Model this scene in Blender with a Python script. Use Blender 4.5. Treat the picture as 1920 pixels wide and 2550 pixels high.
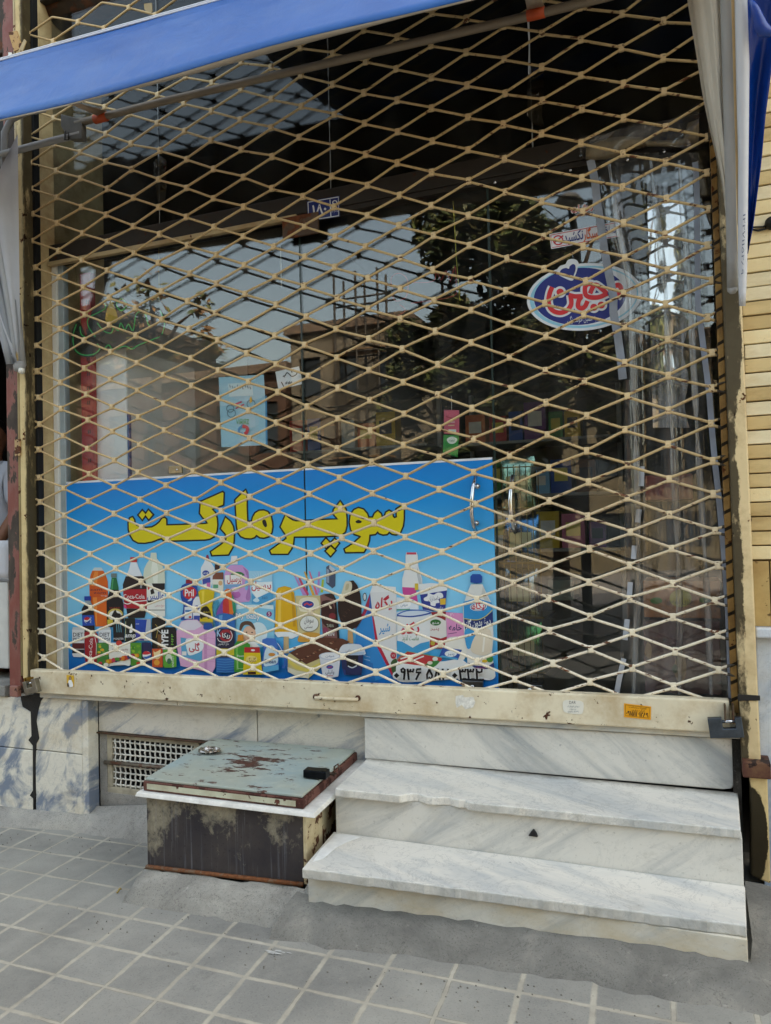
import bpy, bmesh, math, random
from mathutils import Vector, Matrix
random.seed(7)
for o in list(bpy.data.objects): bpy.data.objects.remove(o)
SC = bpy.context.scene
COL = SC.collection
rad = math.radians

# ------------------------------------------------------------------ camera
# facade: x to the right, y into the shop (gate plane y=0), z up, metres
RM = ((0.92893472, 0.36946577, -0.02398608), (-0.03121675, 0.01360383, -0.99942006), (-0.36892519, 0.92914476, 0.02417059))
CAMP = Vector((0, -3.03, 1.46)); FPX, CX, CY = 1950.0, 960.0, 1275.0
cam_d = bpy.data.cameras.new('camera'); cam = bpy.data.objects.new('camera', cam_d); COL.objects.link(cam)
r0, r1, r2 = [Vector(r) for r in RM]
cam.matrix_world = Matrix(((r0.x, -r1.x, -r2.x, CAMP.x), (r0.y, -r1.y, -r2.y, CAMP.y), (r0.z, -r1.z, -r2.z, CAMP.z), (0, 0, 0, 1)))
cam_d.sensor_fit = 'VERTICAL'; cam_d.sensor_height = 24; cam_d.lens = FPX / 2550 * 24
cam_d.clip_start = .05; cam_d.clip_end = 400
SC.camera = cam

# ------------------------------------------------------------------ light
SUN_EL, SUN_AZ = rad(52), rad(28)          # the sun stands behind the shop's building
w = bpy.data.worlds.new('World'); SC.world = w; w.use_nodes = True
nt = w.node_tree; bg = nt.nodes['Background']
sky = nt.nodes.new('ShaderNodeTexSky'); sky.sky_type = 'NISHITA'; sky.sun_disc = False
sky.sun_elevation = SUN_EL; sky.sun_rotation = SUN_AZ; sky.dust_density = 4.0; sky.air_density = 1.0; sky.ozone_density = .6
mx = nt.nodes.new('ShaderNodeMix'); mx.data_type = 'RGBA'; mx.blend_type = 'MULTIPLY'; mx.inputs[0].default_value = 1
nt.links.new(sky.outputs[0], mx.inputs[6]); mx.inputs[7].default_value = (1.24, 1.05, .765, 1)   # camera white balance for open shade
nt.links.new(mx.outputs[2], bg.inputs[0]); bg.inputs[1].default_value = .13
sd = bpy.data.lights.new('sun', 'SUN'); sd.energy = 2.2; sd.angle = rad(.5); sd.color = (1, .94, .85)
sun = bpy.data.objects.new('sun', sd); COL.objects.link(sun)
sdir = Vector((math.sin(SUN_AZ) * math.cos(SUN_EL), math.cos(SUN_AZ) * math.cos(SUN_EL), math.sin(SUN_EL)))
sun.rotation_euler = sdir.to_track_quat('Z', 'Y').to_euler(); sun.location = (6, 12, 20)
SC.view_settings.view_transform = 'Standard'; SC.view_settings.look = 'None'
SC.view_settings.exposure = 2.95; SC.view_settings.gamma = 1
SC.render.engine = 'CYCLES'
SC.cycles.max_bounces = 8; SC.cycles.transparent_max_bounces = 24; SC.cycles.caustics_reflective = False; SC.cycles.caustics_refractive = False
SC.cycles.sample_clamp_indirect = 4

# ------------------------------------------------------------------ sight lines (full-size photo pixels -> points on real planes)
def ray(px, py):
    d = Vector(((px - CX) / FPX, (py - CY) / FPX, 1.0))
    return r0 * d.x + r1 * d.y + r2 * d.z
def onY(px, py, y=0.0):
    d = ray(px, py); return CAMP + d * ((y - CAMP.y) / d.y)
def onZ(px, py, z=0.0):
    d = ray(px, py); return CAMP + d * ((z - CAMP.z) / d.z)
def onX(px, py, x=0.0):
    d = ray(px, py); return CAMP + d * ((x - CAMP.x) / d.x)
def cr(ox, oy, k):
    return lambda p: (ox + p[0] / k, oy + p[1] / k)
K = 1.73542
R1, R2, R3, R4 = cr(0, 0, K), cr(960, 0, K), cr(0, 640, K), cr(960, 640, K)
R5, R6, R7, R8 = cr(0, 1150, K), cr(960, 1150, K), cr(0, 1700, K), cr(960, 1700, K)
DS = cr(0, 0, .86771)
def gz(x): return .03 + .047 * (x + 3.3)          # the pavement climbs to the right

# ------------------------------------------------------------------ colours, materials
def lin(c): return c / 12.92 if c <= .04045 else ((c + .055) / 1.055) ** 2.4
def C(h, k=1.0):
    h = h.lstrip('#'); return tuple(lin(int(h[i:i + 2], 16) / 255) * k for i in (0, 2, 4)) + (1,)
class NT:
    def __init__(s, name):
        s.m = bpy.data.materials.new(name); s.m.use_nodes = True; s.t = s.m.node_tree
        s.b = s.t.nodes['Principled BSDF']; s.out = s.t.nodes['Material Output']
        s.tc = s.t.nodes.new('ShaderNodeTexCoord')
    def n(s, ty, **kw):
        x = s.t.nodes.new(ty)
        for k, v in kw.items(): setattr(x, k, v)
        return x
    def l(s, a, b): s.t.links.new(a, b)
    def coords(s, scale=(1, 1, 1), rot=(0, 0, 0), loc=(0, 0, 0)):
        src = s.tc.outputs['Object']
        if any(rot):                                                  # turn first, stretch after
            mr = s.n('ShaderNodeMapping'); s.l(src, mr.inputs[0]); mr.inputs['Rotation'].default_value = rot; src = mr.outputs[0]
        mp = s.n('ShaderNodeMapping'); s.l(src, mp.inputs[0])
        mp.inputs['Scale'].default_value = scale; mp.inputs['Location'].default_value = loc
        return mp.outputs[0]
    def noise(s, vec, scale=5, detail=4, rough=.55, dist=0):
        x = s.n('ShaderNodeTexNoise'); s.l(vec, x.inputs['Vector'])
        x.inputs['Scale'].default_value = scale; x.inputs['Detail'].default_value = detail
        x.inputs['Roughness'].default_value = rough; x.inputs['Distortion'].default_value = dist
        return x.outputs[0]
    def ramp(s, fac, stops):
        r = s.n('ShaderNodeValToRGB'); s.l(fac, r.inputs[0]); e = r.color_ramp.elements
        while len(e) < len(stops): e.new(.5)
        for el, (p, c) in zip(e, stops):
            el.position = p; el.color = c if not isinstance(c, (int, float)) else (c, c, c, 1)
        return r.outputs[0]
    def mix(s, fac, a, b, mode='MIX'):
        m = s.n('ShaderNodeMix', data_type='RGBA', blend_type=mode)
        for inp, v in ((m.inputs[0], fac), (m.inputs[6], a), (m.inputs[7], b)):
            if hasattr(v, 'is_linked') or hasattr(v, 'links'): s.l(v, inp)
            else: inp.default_value = v
        return m.outputs[2]
    def math(s, op, a, b=0.0):
        m = s.n('ShaderNodeMath', operation=op)
        for inp, v in ((m.inputs[0], a), (m.inputs[1], b)):
            if hasattr(v, 'links'): s.l(v, inp)
            else: inp.default_value = v
        return m.outputs[0]
    def sep(s, vec):
        x = s.n('ShaderNodeSeparateXYZ'); s.l(vec, x.inputs[0]); return x.outputs
    def bump(s, h, strength=.3, dist=.01):
        b = s.n('ShaderNodeBump'); s.l(h, b.inputs['Height']); b.inputs['Strength'].default_value = strength
        b.inputs['Distance'].default_value = dist; s.l(b.outputs[0], s.b.inputs['Normal'])
    def set(s, base=None, rough=None, metal=None, spec=None):
        for k, v in (('Base Color', base), ('Roughness', rough), ('Metallic', metal), ('Specular IOR Level', spec)):
            if v is None: continue
            if hasattr(v, 'links'): s.l(v, s.b.inputs[k])
            else: s.b.inputs[k].default_value = v
        return s.m
_mc = {}
def plain(hexc, rough=.6, metal=0, spec=.4, var=.12, vs=9, bump=.0, bs=90, k=1.0):
    """one colour with a soft mottling"""
    key = (hexc, rough, metal, spec, var, vs, bump, k)
    if key in _mc: return _mc[key]
    t = NT('m_' + hexc); v = t.coords()
    c = C(hexc, k)
    f = t.noise(v, vs, 5, .6)
    base = t.ramp(f, [(.25, tuple(x * (1 - var * 1.6) for x in c[:3]) + (1,)), (.75, tuple(min(1, x * (1 + var)) for x in c[:3]) + (1,))])
    if bump: t.bump(t.noise(v, bs, 4), bump, .004)
    _mc[key] = t.set(base, rough, metal, spec); return _mc[key]
def painted(name, hexc, rust='#5a3319', amount=.60, scale=26, rough=.5, dirt='#8a6a45', damt=.62, bump=.25, stretch=(1, 1, 1), soot=None, soft=.02):
    """old paint: grime, rust chips, optional soot on one side"""
    t = NT(name); v = t.coords(stretch)
    c = C(hexc)
    base = t.ramp(t.noise(v, 4, 6, .65), [(.3, tuple(x * .82 for x in c[:3]) + (1,)), (.7, c)])
    d = t.ramp(t.noise(v, 7, 8, .7), [(damt - .12, 0), (damt + .12, 1)])
    base = t.mix(t.math('MULTIPLY', d, .6), base, C(dirt))
    ch = t.noise(v, scale, 6, .62)
    f = t.ramp(ch, [(amount, 0), (amount + soft, 1)])
    base = t.mix(f, base, t.ramp(t.noise(v, scale * 3, 3), [(.35, tuple(x * .55 for x in C(rust)[:3]) + (1,)), (.65, C(rust))]))
    if soot: base = t.mix(soot(t), base, C('#0d0c0a'))
    t.bump(t.math('MULTIPLY', f, -1.0), bump, .002)
    return t.set(base, t.ramp(f, [(0, rough), (1, .85)]), 0, .12 if soot else .4)
def marble(name, base='#d8dbdc', vein='#9aa3ad', rot=(0, .7, 0), scale=2.2, stretch=(1, 1, 9), amt=.55, stain='#b9a983', samt=.62, rough=.38, sstr=.6, fine=.5, back=0, front=None, slope=0, sharp=None):
    t = NT(name)
    v = t.coords(stretch, rot)
    n = t.noise(v, scale, 7, .62, .7)
    b = t.mix(t.ramp(n, [(amt - .10, 0), (amt + .16, 1)] if not sharp else [(amt - sharp, 0), (amt + sharp * 1.6, .92)]), C(base), C(vein))
    n2 = t.noise(t.coords((1, 1, 1), rot), 5.5, 8, .7, 1.6)          # hair cracks
    band = t.ramp(n2, [(.485, 0), (.497, 1), (.509, 0)])
    b = t.mix(t.math('MULTIPLY', band, fine), b, C('#7d7f80'))
    s = t.ramp(t.noise(t.coords((1, 1, 2.2)), 2.6, 8, .7), [(samt - .1, 0), (samt + .15, 1)])
    b = t.mix(t.math('MULTIPLY', s, sstr), b, C(stain))
    g = t.ramp(t.noise(t.coords(), 70, 3, .7), [(.62, 0), (.72, .35)])
    b = t.mix(g, b, C('#6f6b63'))
    g = t.ramp(t.noise(t.coords((1, 1, 1.6)), 9, 9, .8), [(.55, 0), (.74, .45)]); b = t.mix(g, b, C('#8f8a7e'))     # ground-in dirt
    g = t.ramp(t.noise(t.coords(), 21, 4, .6), [(.70, 0), (.73, .7)]); b = t.mix(g, b, C('#777a7c'))                # small grey inclusions
    if front is not None:                                             # worn, dirty nosing
        x, y, z = t.sep(t.coords()); e = t.math('ADD', t.math('ADD', y, t.math('MULTIPLY', x, -slope)), t.math('MULTIPLY', t.math('SUBTRACT', t.noise(t.coords(), 30, 6, .75), .5), .02))
        nf = t.math('MULTIPLY', t.ramp(t.math('ADD', t.math('SUBTRACT', e, front), .5), [(.49, .8), (.502, 0)]), t.ramp(t.noise(t.coords(), 12, 6, .7), [(.3, .3), (.6, 1)])); b = t.mix(nf, b, C('#8d8a80'))
    if back:                                                        # contact shade painted in with dirt along the back edge
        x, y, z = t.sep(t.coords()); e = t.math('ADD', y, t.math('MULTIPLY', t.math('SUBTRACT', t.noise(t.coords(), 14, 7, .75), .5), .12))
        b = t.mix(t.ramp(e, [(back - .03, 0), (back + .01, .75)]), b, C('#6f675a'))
    t.bump(t.noise(t.coords(), 40, 5, .7), .08, .004)
    return t.set(b, t.ramp(n, [(.3, rough), (.7, rough + .2)]), 0, .4)

# ------------------------------------------------------------------ mesh builder
class MB:
    def __init__(s): s.v = []; s.f = []; s.mi = []; s.mats = []; s.sm = []
    def mat(s, m):
        if m not in s.mats: s.mats.append(m)
        return s.mats.index(m)
    def add(s, vs, fs, m=None, smooth=False):
        k = len(s.v); s.v += [Vector(p) for p in vs]; i = s.mat(m) if m else 0
        for f in fs: s.f.append([k + a for a in f]); s.mi.append(i); s.sm.append(smooth)
        return s
    def hexa(s, p, m=None):
        return s.add(p, [(0, 3, 2, 1), (4, 5, 6, 7), (0, 1, 5, 4), (1, 2, 6, 5), (2, 3, 7, 6), (3, 0, 4, 7)], m)
    def box(s, x0, x1, y0, y1, z0, z1, m=None):
        return s.hexa([(x0, y0, z0), (x1, y0, z0), (x1, y1, z0), (x0, y1, z0), (x0, y0, z1), (x1, y0, z1), (x1, y1, z1), (x0, y1, z1)], m)
    def prism(s, pts, d, m=None):
        """polygon pts (3-D) extruded by vector d"""
        n = len(pts); d = Vector(d); a = [Vector(p) for p in pts]; b = [p + d for p in a]
        fs = [tuple(range(n))[::-1], tuple(range(n, 2 * n))] + [(i, (i + 1) % n, n + (i + 1) % n, n + i) for i in range(n)]
        return s.add(a + b, fs, m)
    def tube(s, pts, r, n=8, m=None, caps=True, closed=False):
        pts = [Vector(p) for p in pts]; k = len(pts); rr = r if isinstance(r, (list, tuple)) else [r] * k
        vs = []; up = Vector((0, 0, 1)); prev = None
        for i, p in enumerate(pts):
            if closed: t = pts[(i + 1) % k] - pts[i - 1]
            else: t = pts[min(i + 1, k - 1)] - pts[max(i - 1, 0)]
            t = t.normalized() if t.length > 1e-9 else Vector((0, 0, 1))
            if prev is None:
                a = t.orthogonal().normalized() if abs(t.z) > .95 else t.cross(up).normalized()
            else: a = (prev - t * prev.dot(t)); a = a.normalized() if a.length > 1e-6 else t.orthogonal().normalized()
            prev = a; b = t.cross(a)
            for j in range(n):
                an = 2 * math.pi * j / n; vs.append(p + (a * math.cos(an) + b * math.sin(an)) * rr[i])
        fs = []
        for i in range(k if closed else k - 1):
            i2 = (i + 1) % k
            for j in range(n): fs.append((i * n + j, i * n + (j + 1) % n, i2 * n + (j + 1) % n, i2 * n + j))
        if caps and not closed: fs += [tuple(range(n)), tuple(range((k - 1) * n, k * n))[::-1]]
        return s.add(vs, fs, m, True)
    def lathe(s, prof, c, n=20, m=None, axis='z'):
        c = Vector(c); vs = []
        for r, h in prof:
            for j in range(n):
                a = 2 * math.pi * j / n; x, y = r * math.cos(a), r * math.sin(a)
                vs.append(c + (Vector((x, y, h)) if axis == 'z' else Vector((x, h, y)) if axis == 'y' else Vector((h, x, y))))
        fs = [(i * n + j, i * n + (j + 1) % n, (i + 1) * n + (j + 1) % n, (i + 1) * n + j) for i in range(len(prof) - 1) for j in range(n)]
        return s.add(vs, fs, m, True)
    def sheet(s, rows, m=None, smooth=True):
        k = len(rows[0]); vs = [p for r in rows for p in r]
        fs = [(i * k + j, i * k + j + 1, (i + 1) * k + j + 1, (i + 1) * k + j) for i in range(len(rows) - 1) for j in range(k - 1)]
        return s.add(vs, fs, m, smooth)
    def build(s, name, m=None, parent=None, bevel=0, origin=None, solid=0, seg=2, subdiv=0):
        if m and not s.mats: s.mats = [m]
        if parent is not None: org = Vector(parent.matrix_world.translation) if False else Vector(WL[parent.name])
        elif origin is not None: org = Vector(origin)
        else:
            zs = min(p.z for p in s.v); xs = [p.x for p in s.v]; ys = [p.y for p in s.v]
            org = Vector(((min(xs) + max(xs)) / 2, (min(ys) + max(ys)) / 2, zs))
        me = bpy.data.meshes.new(name); me.from_pydata([tuple(p - org) for p in s.v], [], s.f)
        for mm in s.mats: me.materials.append(mm)
        me.polygons.foreach_set('material_index', s.mi); me.polygons.foreach_set('use_smooth', s.sm); me.update()
        bm = bmesh.new(); bm.from_mesh(me); bmesh.ops.recalc_face_normals(bm, faces=bm.faces); bm.to_mesh(me); bm.free()
        o = bpy.data.objects.new(name, me); COL.objects.link(o)
        if parent is not None: o.parent = parent
        else: o.location = org
        WL[o.name] = org
        if solid:
            q = o.modifiers.new('solid', 'SOLIDIFY'); q.thickness = solid; q.offset = 0
        if subdiv:
            q = o.modifiers.new('sub', 'SUBSURF'); q.levels = q.render_levels = subdiv
        if bevel:
            q = o.modifiers.new('bevel', 'BEVEL'); q.width = bevel; q.segments = seg; q.limit_method = 'ANGLE'; q.angle_limit = rad(40)
        return o
WL = {}
def tag(o, label, cat, group=None):
    o['label'] = label; o['category'] = cat
    if group: o['group'] = group
    return o
def thing(name, label, cat, loc, group=None):
    o = bpy.data.objects.new(name, None); COL.objects.link(o); o.location = loc; WL[o.name] = Vector(loc); o.empty_display_size = .05
    return tag(o, label, cat, group)
def struct(o, kind='structure'): o['kind'] = kind; return o
def plab(o, label): o['label'] = label; return o
def box(name, x0, x1, y0, y1, z0, z1, m, parent=None, bevel=.003): return MB().box(x0, x1, y0, y1, z0, z1).build(name, m, parent, bevel)

# ------------------------------------------------------------------ flat print: outlines traced from the picture's own layout, laid on a plane y = const
def smooth_loop(p, n=4):
    k = len(p); out = []
    for i in range(k):
        a, b, c, d = [Vector((*p[(i + j - 1) % k][:2], 0)) for j in range(4)]
        for j in range(n):
            t = j / n
            q = .5 * ((2 * b) + (c - a) * t + (2 * a - 5 * b + 4 * c - d) * t * t + (3 * b - a - 3 * c + d) * t ** 3)
            out.append((q.x, q.y))
    return out
def grow(p, w):
    k = len(p); ar = sum(p[i][0] * p[(i + 1) % k][1] - p[(i + 1) % k][0] * p[i][1] for i in range(k)); sg = 1 if ar > 0 else -1; out = []
    for i in range(k):
        a, b, c = [Vector(p[(i + j) % k]) for j in (-1, 0, 1)]
        d1 = (b - a); d2 = (c - b)
        if d1.length < 1e-6 or d2.length < 1e-6: out.append(tuple(b)); continue
        n1 = Vector((d1.y, -d1.x)).normalized() * sg; n2 = Vector((d2.y, -d2.x)).normalized() * sg
        m = n1 + n2
        m = m.normalized() if m.length > 1e-3 else n1
        s = min(1.5, 1 / max(.3, m.dot(n1))); out.append(tuple(b + m * w * s))
    return out
from mathutils.geometry import tessellate_polygon
class Art:
    """print on a plane: layer n lies n*step metres in front of it"""
    def __init__(s, f, y, step=.0005): s.f = f; s.y = y; s.step = step; s.mb = MB(); s.n = 0
    def pt(s, p, lay): q = s.f(p); return onY(q[0], q[1], s.y - lay * s.step)
    def poly(s, m, pts, smooth=False, lay=None):
        if lay is None: s.n += 1; lay = s.n
        if smooth: pts = smooth_loop(pts)
        v3 = [Vector((a, b, 0)) for a, b in pts]
        tr = tessellate_polygon([v3])
        s.mb.add([s.pt(p, lay) for p in pts], tr, m); return s
    def rect(s, m, x0, y0, x1, y1, **k): return s.poly(m, [(x0, y0), (x1, y0), (x1, y1), (x0, y1)], **k)
    def ell(s, m, cx, cy, rx, ry, n=22, a0=0, **k):
        c, sn = math.cos(a0), math.sin(a0)
        return s.poly(m, [(cx + rx * math.cos(t) * c - ry * math.sin(t) * sn, cy + rx * math.cos(t) * sn + ry * math.sin(t) * c) for t in [2 * math.pi * i / n for i in range(n)]], **k)
    def line(s, m, pts, w, smooth=False, n=4):
        """a pen stroke of width w"""
        if smooth and len(pts) > 2:
            q = [pts[0]] + list(pts) + [pts[-1]]; o = []
            for i in range(len(pts) - 1):
                a, b, c, d = [Vector((*q[i + j], 0)) for j in range(4)]
                for j in range(n):
                    t = j / n; r = .5 * ((2 * b) + (c - a) * t + (2 * a - 5 * b + 4 * c - d) * t * t + (3 * b - a - 3 * c + d) * t ** 3); o.append((r.x, r.y))
            pts = o + [pts[-1]]
        s.n += 1; L = []; Rr = []
        for i, p in enumerate(pts):
            a = Vector(pts[max(i - 1, 0)]); b = Vector(pts[min(i + 1, len(pts) - 1)]); d = (b - a)
            if d.length < 1e-6: d = Vector((1, 0))
            d.normalize(); nn = Vector((-d.y, d.x)) * w / 2; p = Vector(p); L.append(s.pt(p + nn, s.n)); Rr.append(s.pt(p - nn, s.n))
        k = len(pts); s.mb.add(L + Rr, [(i, i + 1, k + i + 1, k + i) for i in range(k - 1)], m); return s
    def text(s, m, body, x, y, h, slope=0.0, width=None, align='c', bold=0.0, skew=0.0, rot=0.0):
        """lettering of cap height h centred at x on baseline y; slope = rise of the baseline per unit, in picture units"""
        s.n += 1
        cu = bpy.data.curves.new('t', 'FONT'); cu.body = fa(body); cu.size = 1; cu.offset = bold; cu.resolution_u = 3
        ob = bpy.data.objects.new('t', cu); COL.objects.link(ob); bpy.context.view_layer.update()
        me = bpy.data.meshes.new_from_object(ob.evaluated_get(bpy.context.evaluated_depsgraph_get()))
        if len(me.vertices):
            xs = [v.co.x for v in me.vertices]; x0, x1 = min(xs), max(xs); ys = [v.co.y for v in me.vertices]
            cap = .72 if align != 'fit' else (max(ys) - min(ys)); k = h / cap; kx = (width / (x1 - x0)) if width else k
            yo = 0 if align != 'fit' else min(ys)
            vs = []
            ca, sa = math.cos(rot), math.sin(rot)
            for v in me.vertices:
                dx = (v.co.x - (x0 if align == 'l' else (x0 + x1) / 2)) * kx; dy = -(v.co.y - yo) * k
                dx -= dy * skew
                dx, dy = dx * ca - dy * sa, dx * sa + dy * ca
                vs.append(s.pt((x + dx, y + dy + dx * slope), s.n))
            s.mb.add(vs, [tuple(p.vertices) for p in me.polygons], m)
        bpy.data.objects.remove(ob); bpy.data.curves.remove(cu); bpy.data.meshes.remove(me); return s
    def build(s, name, parent): return s.mb.build(name, None, parent)
# Persian letters: (isolated, final, initial, medial)
_F = {'ا': (0xfe8d, 0xfe8e, 0, 0), 'آ': (0xfe81, 0xfe82, 0, 0), 'ب': (0xfe8f, 0xfe90, 0xfe91, 0xfe92), 'پ': (0xfb56, 0xfb57, 0xfb58, 0xfb59), 'ت': (0xfe95, 0xfe96, 0xfe97, 0xfe98),
      'ج': (0xfe9d, 0xfe9e, 0xfe9f, 0xfea0), 'خ': (0xfea5, 0xfea6, 0xfea7, 0xfea8), 'د': (0xfea9, 0xfeaa, 0, 0), 'ذ': (0xfeab, 0xfeac, 0, 0), 'ر': (0xfead, 0xfeae, 0, 0), 'ز': (0xfeaf, 0xfeb0, 0, 0),
      'س': (0xfeb1, 0xfeb2, 0xfeb3, 0xfeb4), 'ش': (0xfeb5, 0xfeb6, 0xfeb7, 0xfeb8), 'ط': (0xfec1, 0xfec2, 0xfec3, 0xfec4), 'ع': (0xfec9, 0xfeca, 0xfecb, 0xfecc), 'غ': (0xfecd, 0xfece, 0xfecf, 0xfed0),
      'ف': (0xfed1, 0xfed2, 0xfed3, 0xfed4), 'ک': (0xfb8e, 0xfb8f, 0xfb90, 0xfb91), 'گ': (0xfb92, 0xfb93, 0xfb94, 0xfb95), 'ل': (0xfedd, 0xfede, 0xfedf, 0xfee0), 'م': (0xfee1, 0xfee2, 0xfee3, 0xfee4),
      'ن': (0xfee5, 0xfee6, 0xfee7, 0xfee8), 'و': (0xfeed, 0xfeee, 0, 0), 'ه': (0xfee9, 0xfeea, 0xfeeb, 0xfeec), 'ی': (0xfbfc, 0xfbfd, 0xfbfe, 0xfbff), 'ئ': (0xfe89, 0xfe8a, 0xfe8b, 0xfe8c)}
def fa(t):
    if not any(c in _F for c in t): return t
    out = []
    for wd in t.split(' '):
        g = []
        for i, c in enumerate(wd):
            if c not in _F: g.append(c); continue
            f = _F[c]; pv = i > 0 and wd[i - 1] in _F and _F[wd[i - 1]][2]; nx = i < len(wd) - 1 and wd[i + 1] in _F and f[2]
            g.append(chr(f[3] if pv and nx else f[1] if pv else f[2] if nx else f[0]))
        out.append(''.join(reversed(g)))
    return ' '.join(reversed(out))

# ================================================================== MATERIALS OF THE PLACE
WHITE = plain('#d9d8d2', .55, var=.06)
BLACK = plain('#0d0d0e', .6, var=.2)
DARK = plain('#1d1a17', .7, var=.25)
GREYTAPE = plain('#7f858f', .55, var=.12, vs=30)
STEEL = plain('#8f9094', .28, 1.0, .5, .15, 14)
CHROME = plain('#c9cacc', .12, 1.0, .5, .05)
def metal(name, hexc, rough, rust=None, am=.62):
    t = NT(name); v = t.coords(); b = t.ramp(t.noise(v, 30, 5), [(.3, tuple(x * .6 for x in C(hexc)[:3]) + (1,)), (.7, C(hexc))])
    f = 0.0
    if rust:
        f = t.ramp(t.noise(v, 34, 6, .65), [(am, 0), (am + .05, 1)]); b = t.mix(f, b, C(rust))
        t.l(t.math('SUBTRACT', 1.0, f), t.b.inputs['Metallic'])
    else: t.b.inputs['Metallic'].default_value = 1
    t.bump(t.noise(v, 120, 3), .15, .001)
    return t.set(b, rough, None, .5)
def cream(name, rust=.64, damt=.62, soot=None, base='#dcc79a', scale=24, dirt='#8c6b42'):
    return painted(name, base, '#5c341a', rust, scale, .48, dirt, damt, .3, soot=soot)

def m_pavers():
    t = NT('paver'); x, y, z = t.sep(t.coords())
    ei, ej, o = (.2046, -.0142), (.0127, -.1868), (-2.370, -.338)
    det = ei[0] * ej[1] - ei[1] * ej[0]
    wob = t.math('MULTIPLY', t.math('SUBTRACT', t.noise(t.coords(), 9, 3), .5), .05)
    def axis(a, b, c): return t.math('ADD', t.math('ADD', t.math('MULTIPLY', x, a), t.math('MULTIPLY', y, b)), c)
    I = axis(ej[1] / det, -ej[0] / det, (-o[0] * ej[1] + o[1] * ej[0]) / det)
    J = axis(-ei[1] / det, ei[0] / det, (o[0] * ei[1] - o[1] * ei[0]) / det)
    Iw, Jw = t.math('ADD', I, wob), t.math('ADD', J, t.math('MULTIPLY', wob, -1.0))
    def edge(k):
        f = t.math('FRACT', k); return t.math('MINIMUM', f, t.math('SUBTRACT', 1.0, f))
    e = t.math('MINIMUM', edge(Iw), edge(Jw))
    e = t.math('ADD', e, t.math('MULTIPLY', t.math('SUBTRACT', t.noise(t.coords(), 55, 4, .7), .5), .035))
    groove = t.ramp(e, [(.026, 1), (.052, 0)])
    cell = t.n('ShaderNodeCombineXYZ'); t.l(t.math('FLOOR', Iw), cell.inputs[0]); t.l(t.math('FLOOR', Jw), cell.inputs[1])
    wn = t.n('ShaderNodeTexWhiteNoise', noise_dimensions='3D'); t.l(cell.outputs[0], wn.inputs['Vector'])
    tile = t.mix(wn.outputs[0], C('#73726e'), C('#84837e'))
    tile = t.mix(t.ramp(t.noise(t.coords(), 3.2, 7, .65), [(.35, 0), (.7, .8)]), tile, C('#9a9890'))
    tile = t.mix(t.ramp(t.noise(t.coords(), 160, 2, .6), [(.55, 0), (.75, .55)]), tile, C('#5d5d59'))
    tile = t.mix(t.ramp(t.noise(t.coords(), 260, 2, .6), [(.62, 0), (.72, .5)]), tile, C('#a09d95'))
    tile = t.mix(t.ramp(t.noise(t.coords(), 14, 8, .75), [(.60, 0), (.70, .5)]), tile, C('#98958c'))
    tile = t.mix(t.ramp(t.noise(t.coords(), .9, 6, .7), [(.42, 0), (.68, .35)]), tile, C('#9f9d93'))          # drifted dust
    tile = t.mix(t.ramp(t.noise(t.coords(), 6, 9, .8), [(.60, 0), (.70, .5)]), tile, C('#5d5b56'))
    vo = t.n('ShaderNodeTexVoronoi'); t.l(t.coords(), vo.inputs['Vector']); vo.inputs['Scale'].default_value = 5.5
    spot = t.math('MULTIPLY', t.ramp(t.math('ADD', vo.outputs['Distance'], t.math('MULTIPLY', t.noise(t.coords(), 60, 3), .05)), [(.075, 1), (.10, 0)]), t.ramp(t.sep(vo.outputs['Color'])[0], [(.80, 0), (.84, .45)]))
    tile = t.mix(spot, tile, C('#45443f'))                              # trodden gum and drips
    gcol = t.ramp(t.noise(t.coords(), 7, 6, .7), [(.3, C('#8f8a7e')), (.6, C('#b0aa9b')), (.8, C('#c4beb0'))])
    col = t.mix(t.math('MULTIPLY', groove, .9), tile, gcol)
    crack = t.ramp(e, [(.022, 0), (.032, .55), (.045, 0)])           # thin dark line where mortar has parted
    col = t.mix(t.math('MULTIPLY', crack, t.ramp(t.noise(t.coords(), 5, 4), [(.48, 0), (.58, 1)])), col, C('#55524c'))
    t.bump(t.math('ADD', t.math('MULTIPLY', groove, -.12), t.math('MULTIPLY', t.noise(t.coords(), 180, 4), .35)), .5, .004)
    return t.set(col, .85, 0, .25)
def m_concrete(name='concrete', base='#96938c', hi='#aeaa9f', lo='#7b7872', bump=.5):
    t = NT(name); v = t.coords()
    c = t.ramp(t.noise(v, 3.2, 9, .7, .4), [(.25, C(lo)), (.5, C(base)), (.75, C(hi))])
    c = t.mix(t.ramp(t.noise(v, 190, 2), [(.58, 0), (.7, .6)]), c, C('#55534f'))
    c = t.mix(t.ramp(t.noise(v, 12, 8, .8), [(.62, 0), (.72, .55)]), c, C('#c2beb3'))
    n2 = t.noise(v, 3.5, 6, .7, 1.2); c = t.mix(t.ramp(n2, [(.492, 0), (.5, .45), (.508, 0)]), c, C('#4d4b48'))
    t.bump(t.noise(v, 35, 8, .75), bump, .012)
    return t.set(c, .9, 0, .2)
CONC = m_concrete()
CONC_D = m_concrete('dark_concrete', '#7a7872', '#9b978d', '#5d5b57', .7)
MARB_L = marble('blue_blotched_marble', '#d8d3c4', '#67768c', (0, .95, 0), 2.3, (1.2, 1, 2.4), .535, '#b5a074', .60, .42, .6, .35, sharp=.035)
MARB_U = marble('streaked_marble', '#d2cdc1', '#7a8493', (0, .52, 0), 2.0, (.9, 1, 5.5), .55, '#b3a486', .64, .42, .5, .3, sharp=.05)
MARB_S = marble('step_riser_marble', '#cdcac1', '#929697', (0, -.62, .1), 1.9, (.7, 1, 5), .55, '#b9ae95', .68, .40, .4, .18)
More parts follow.
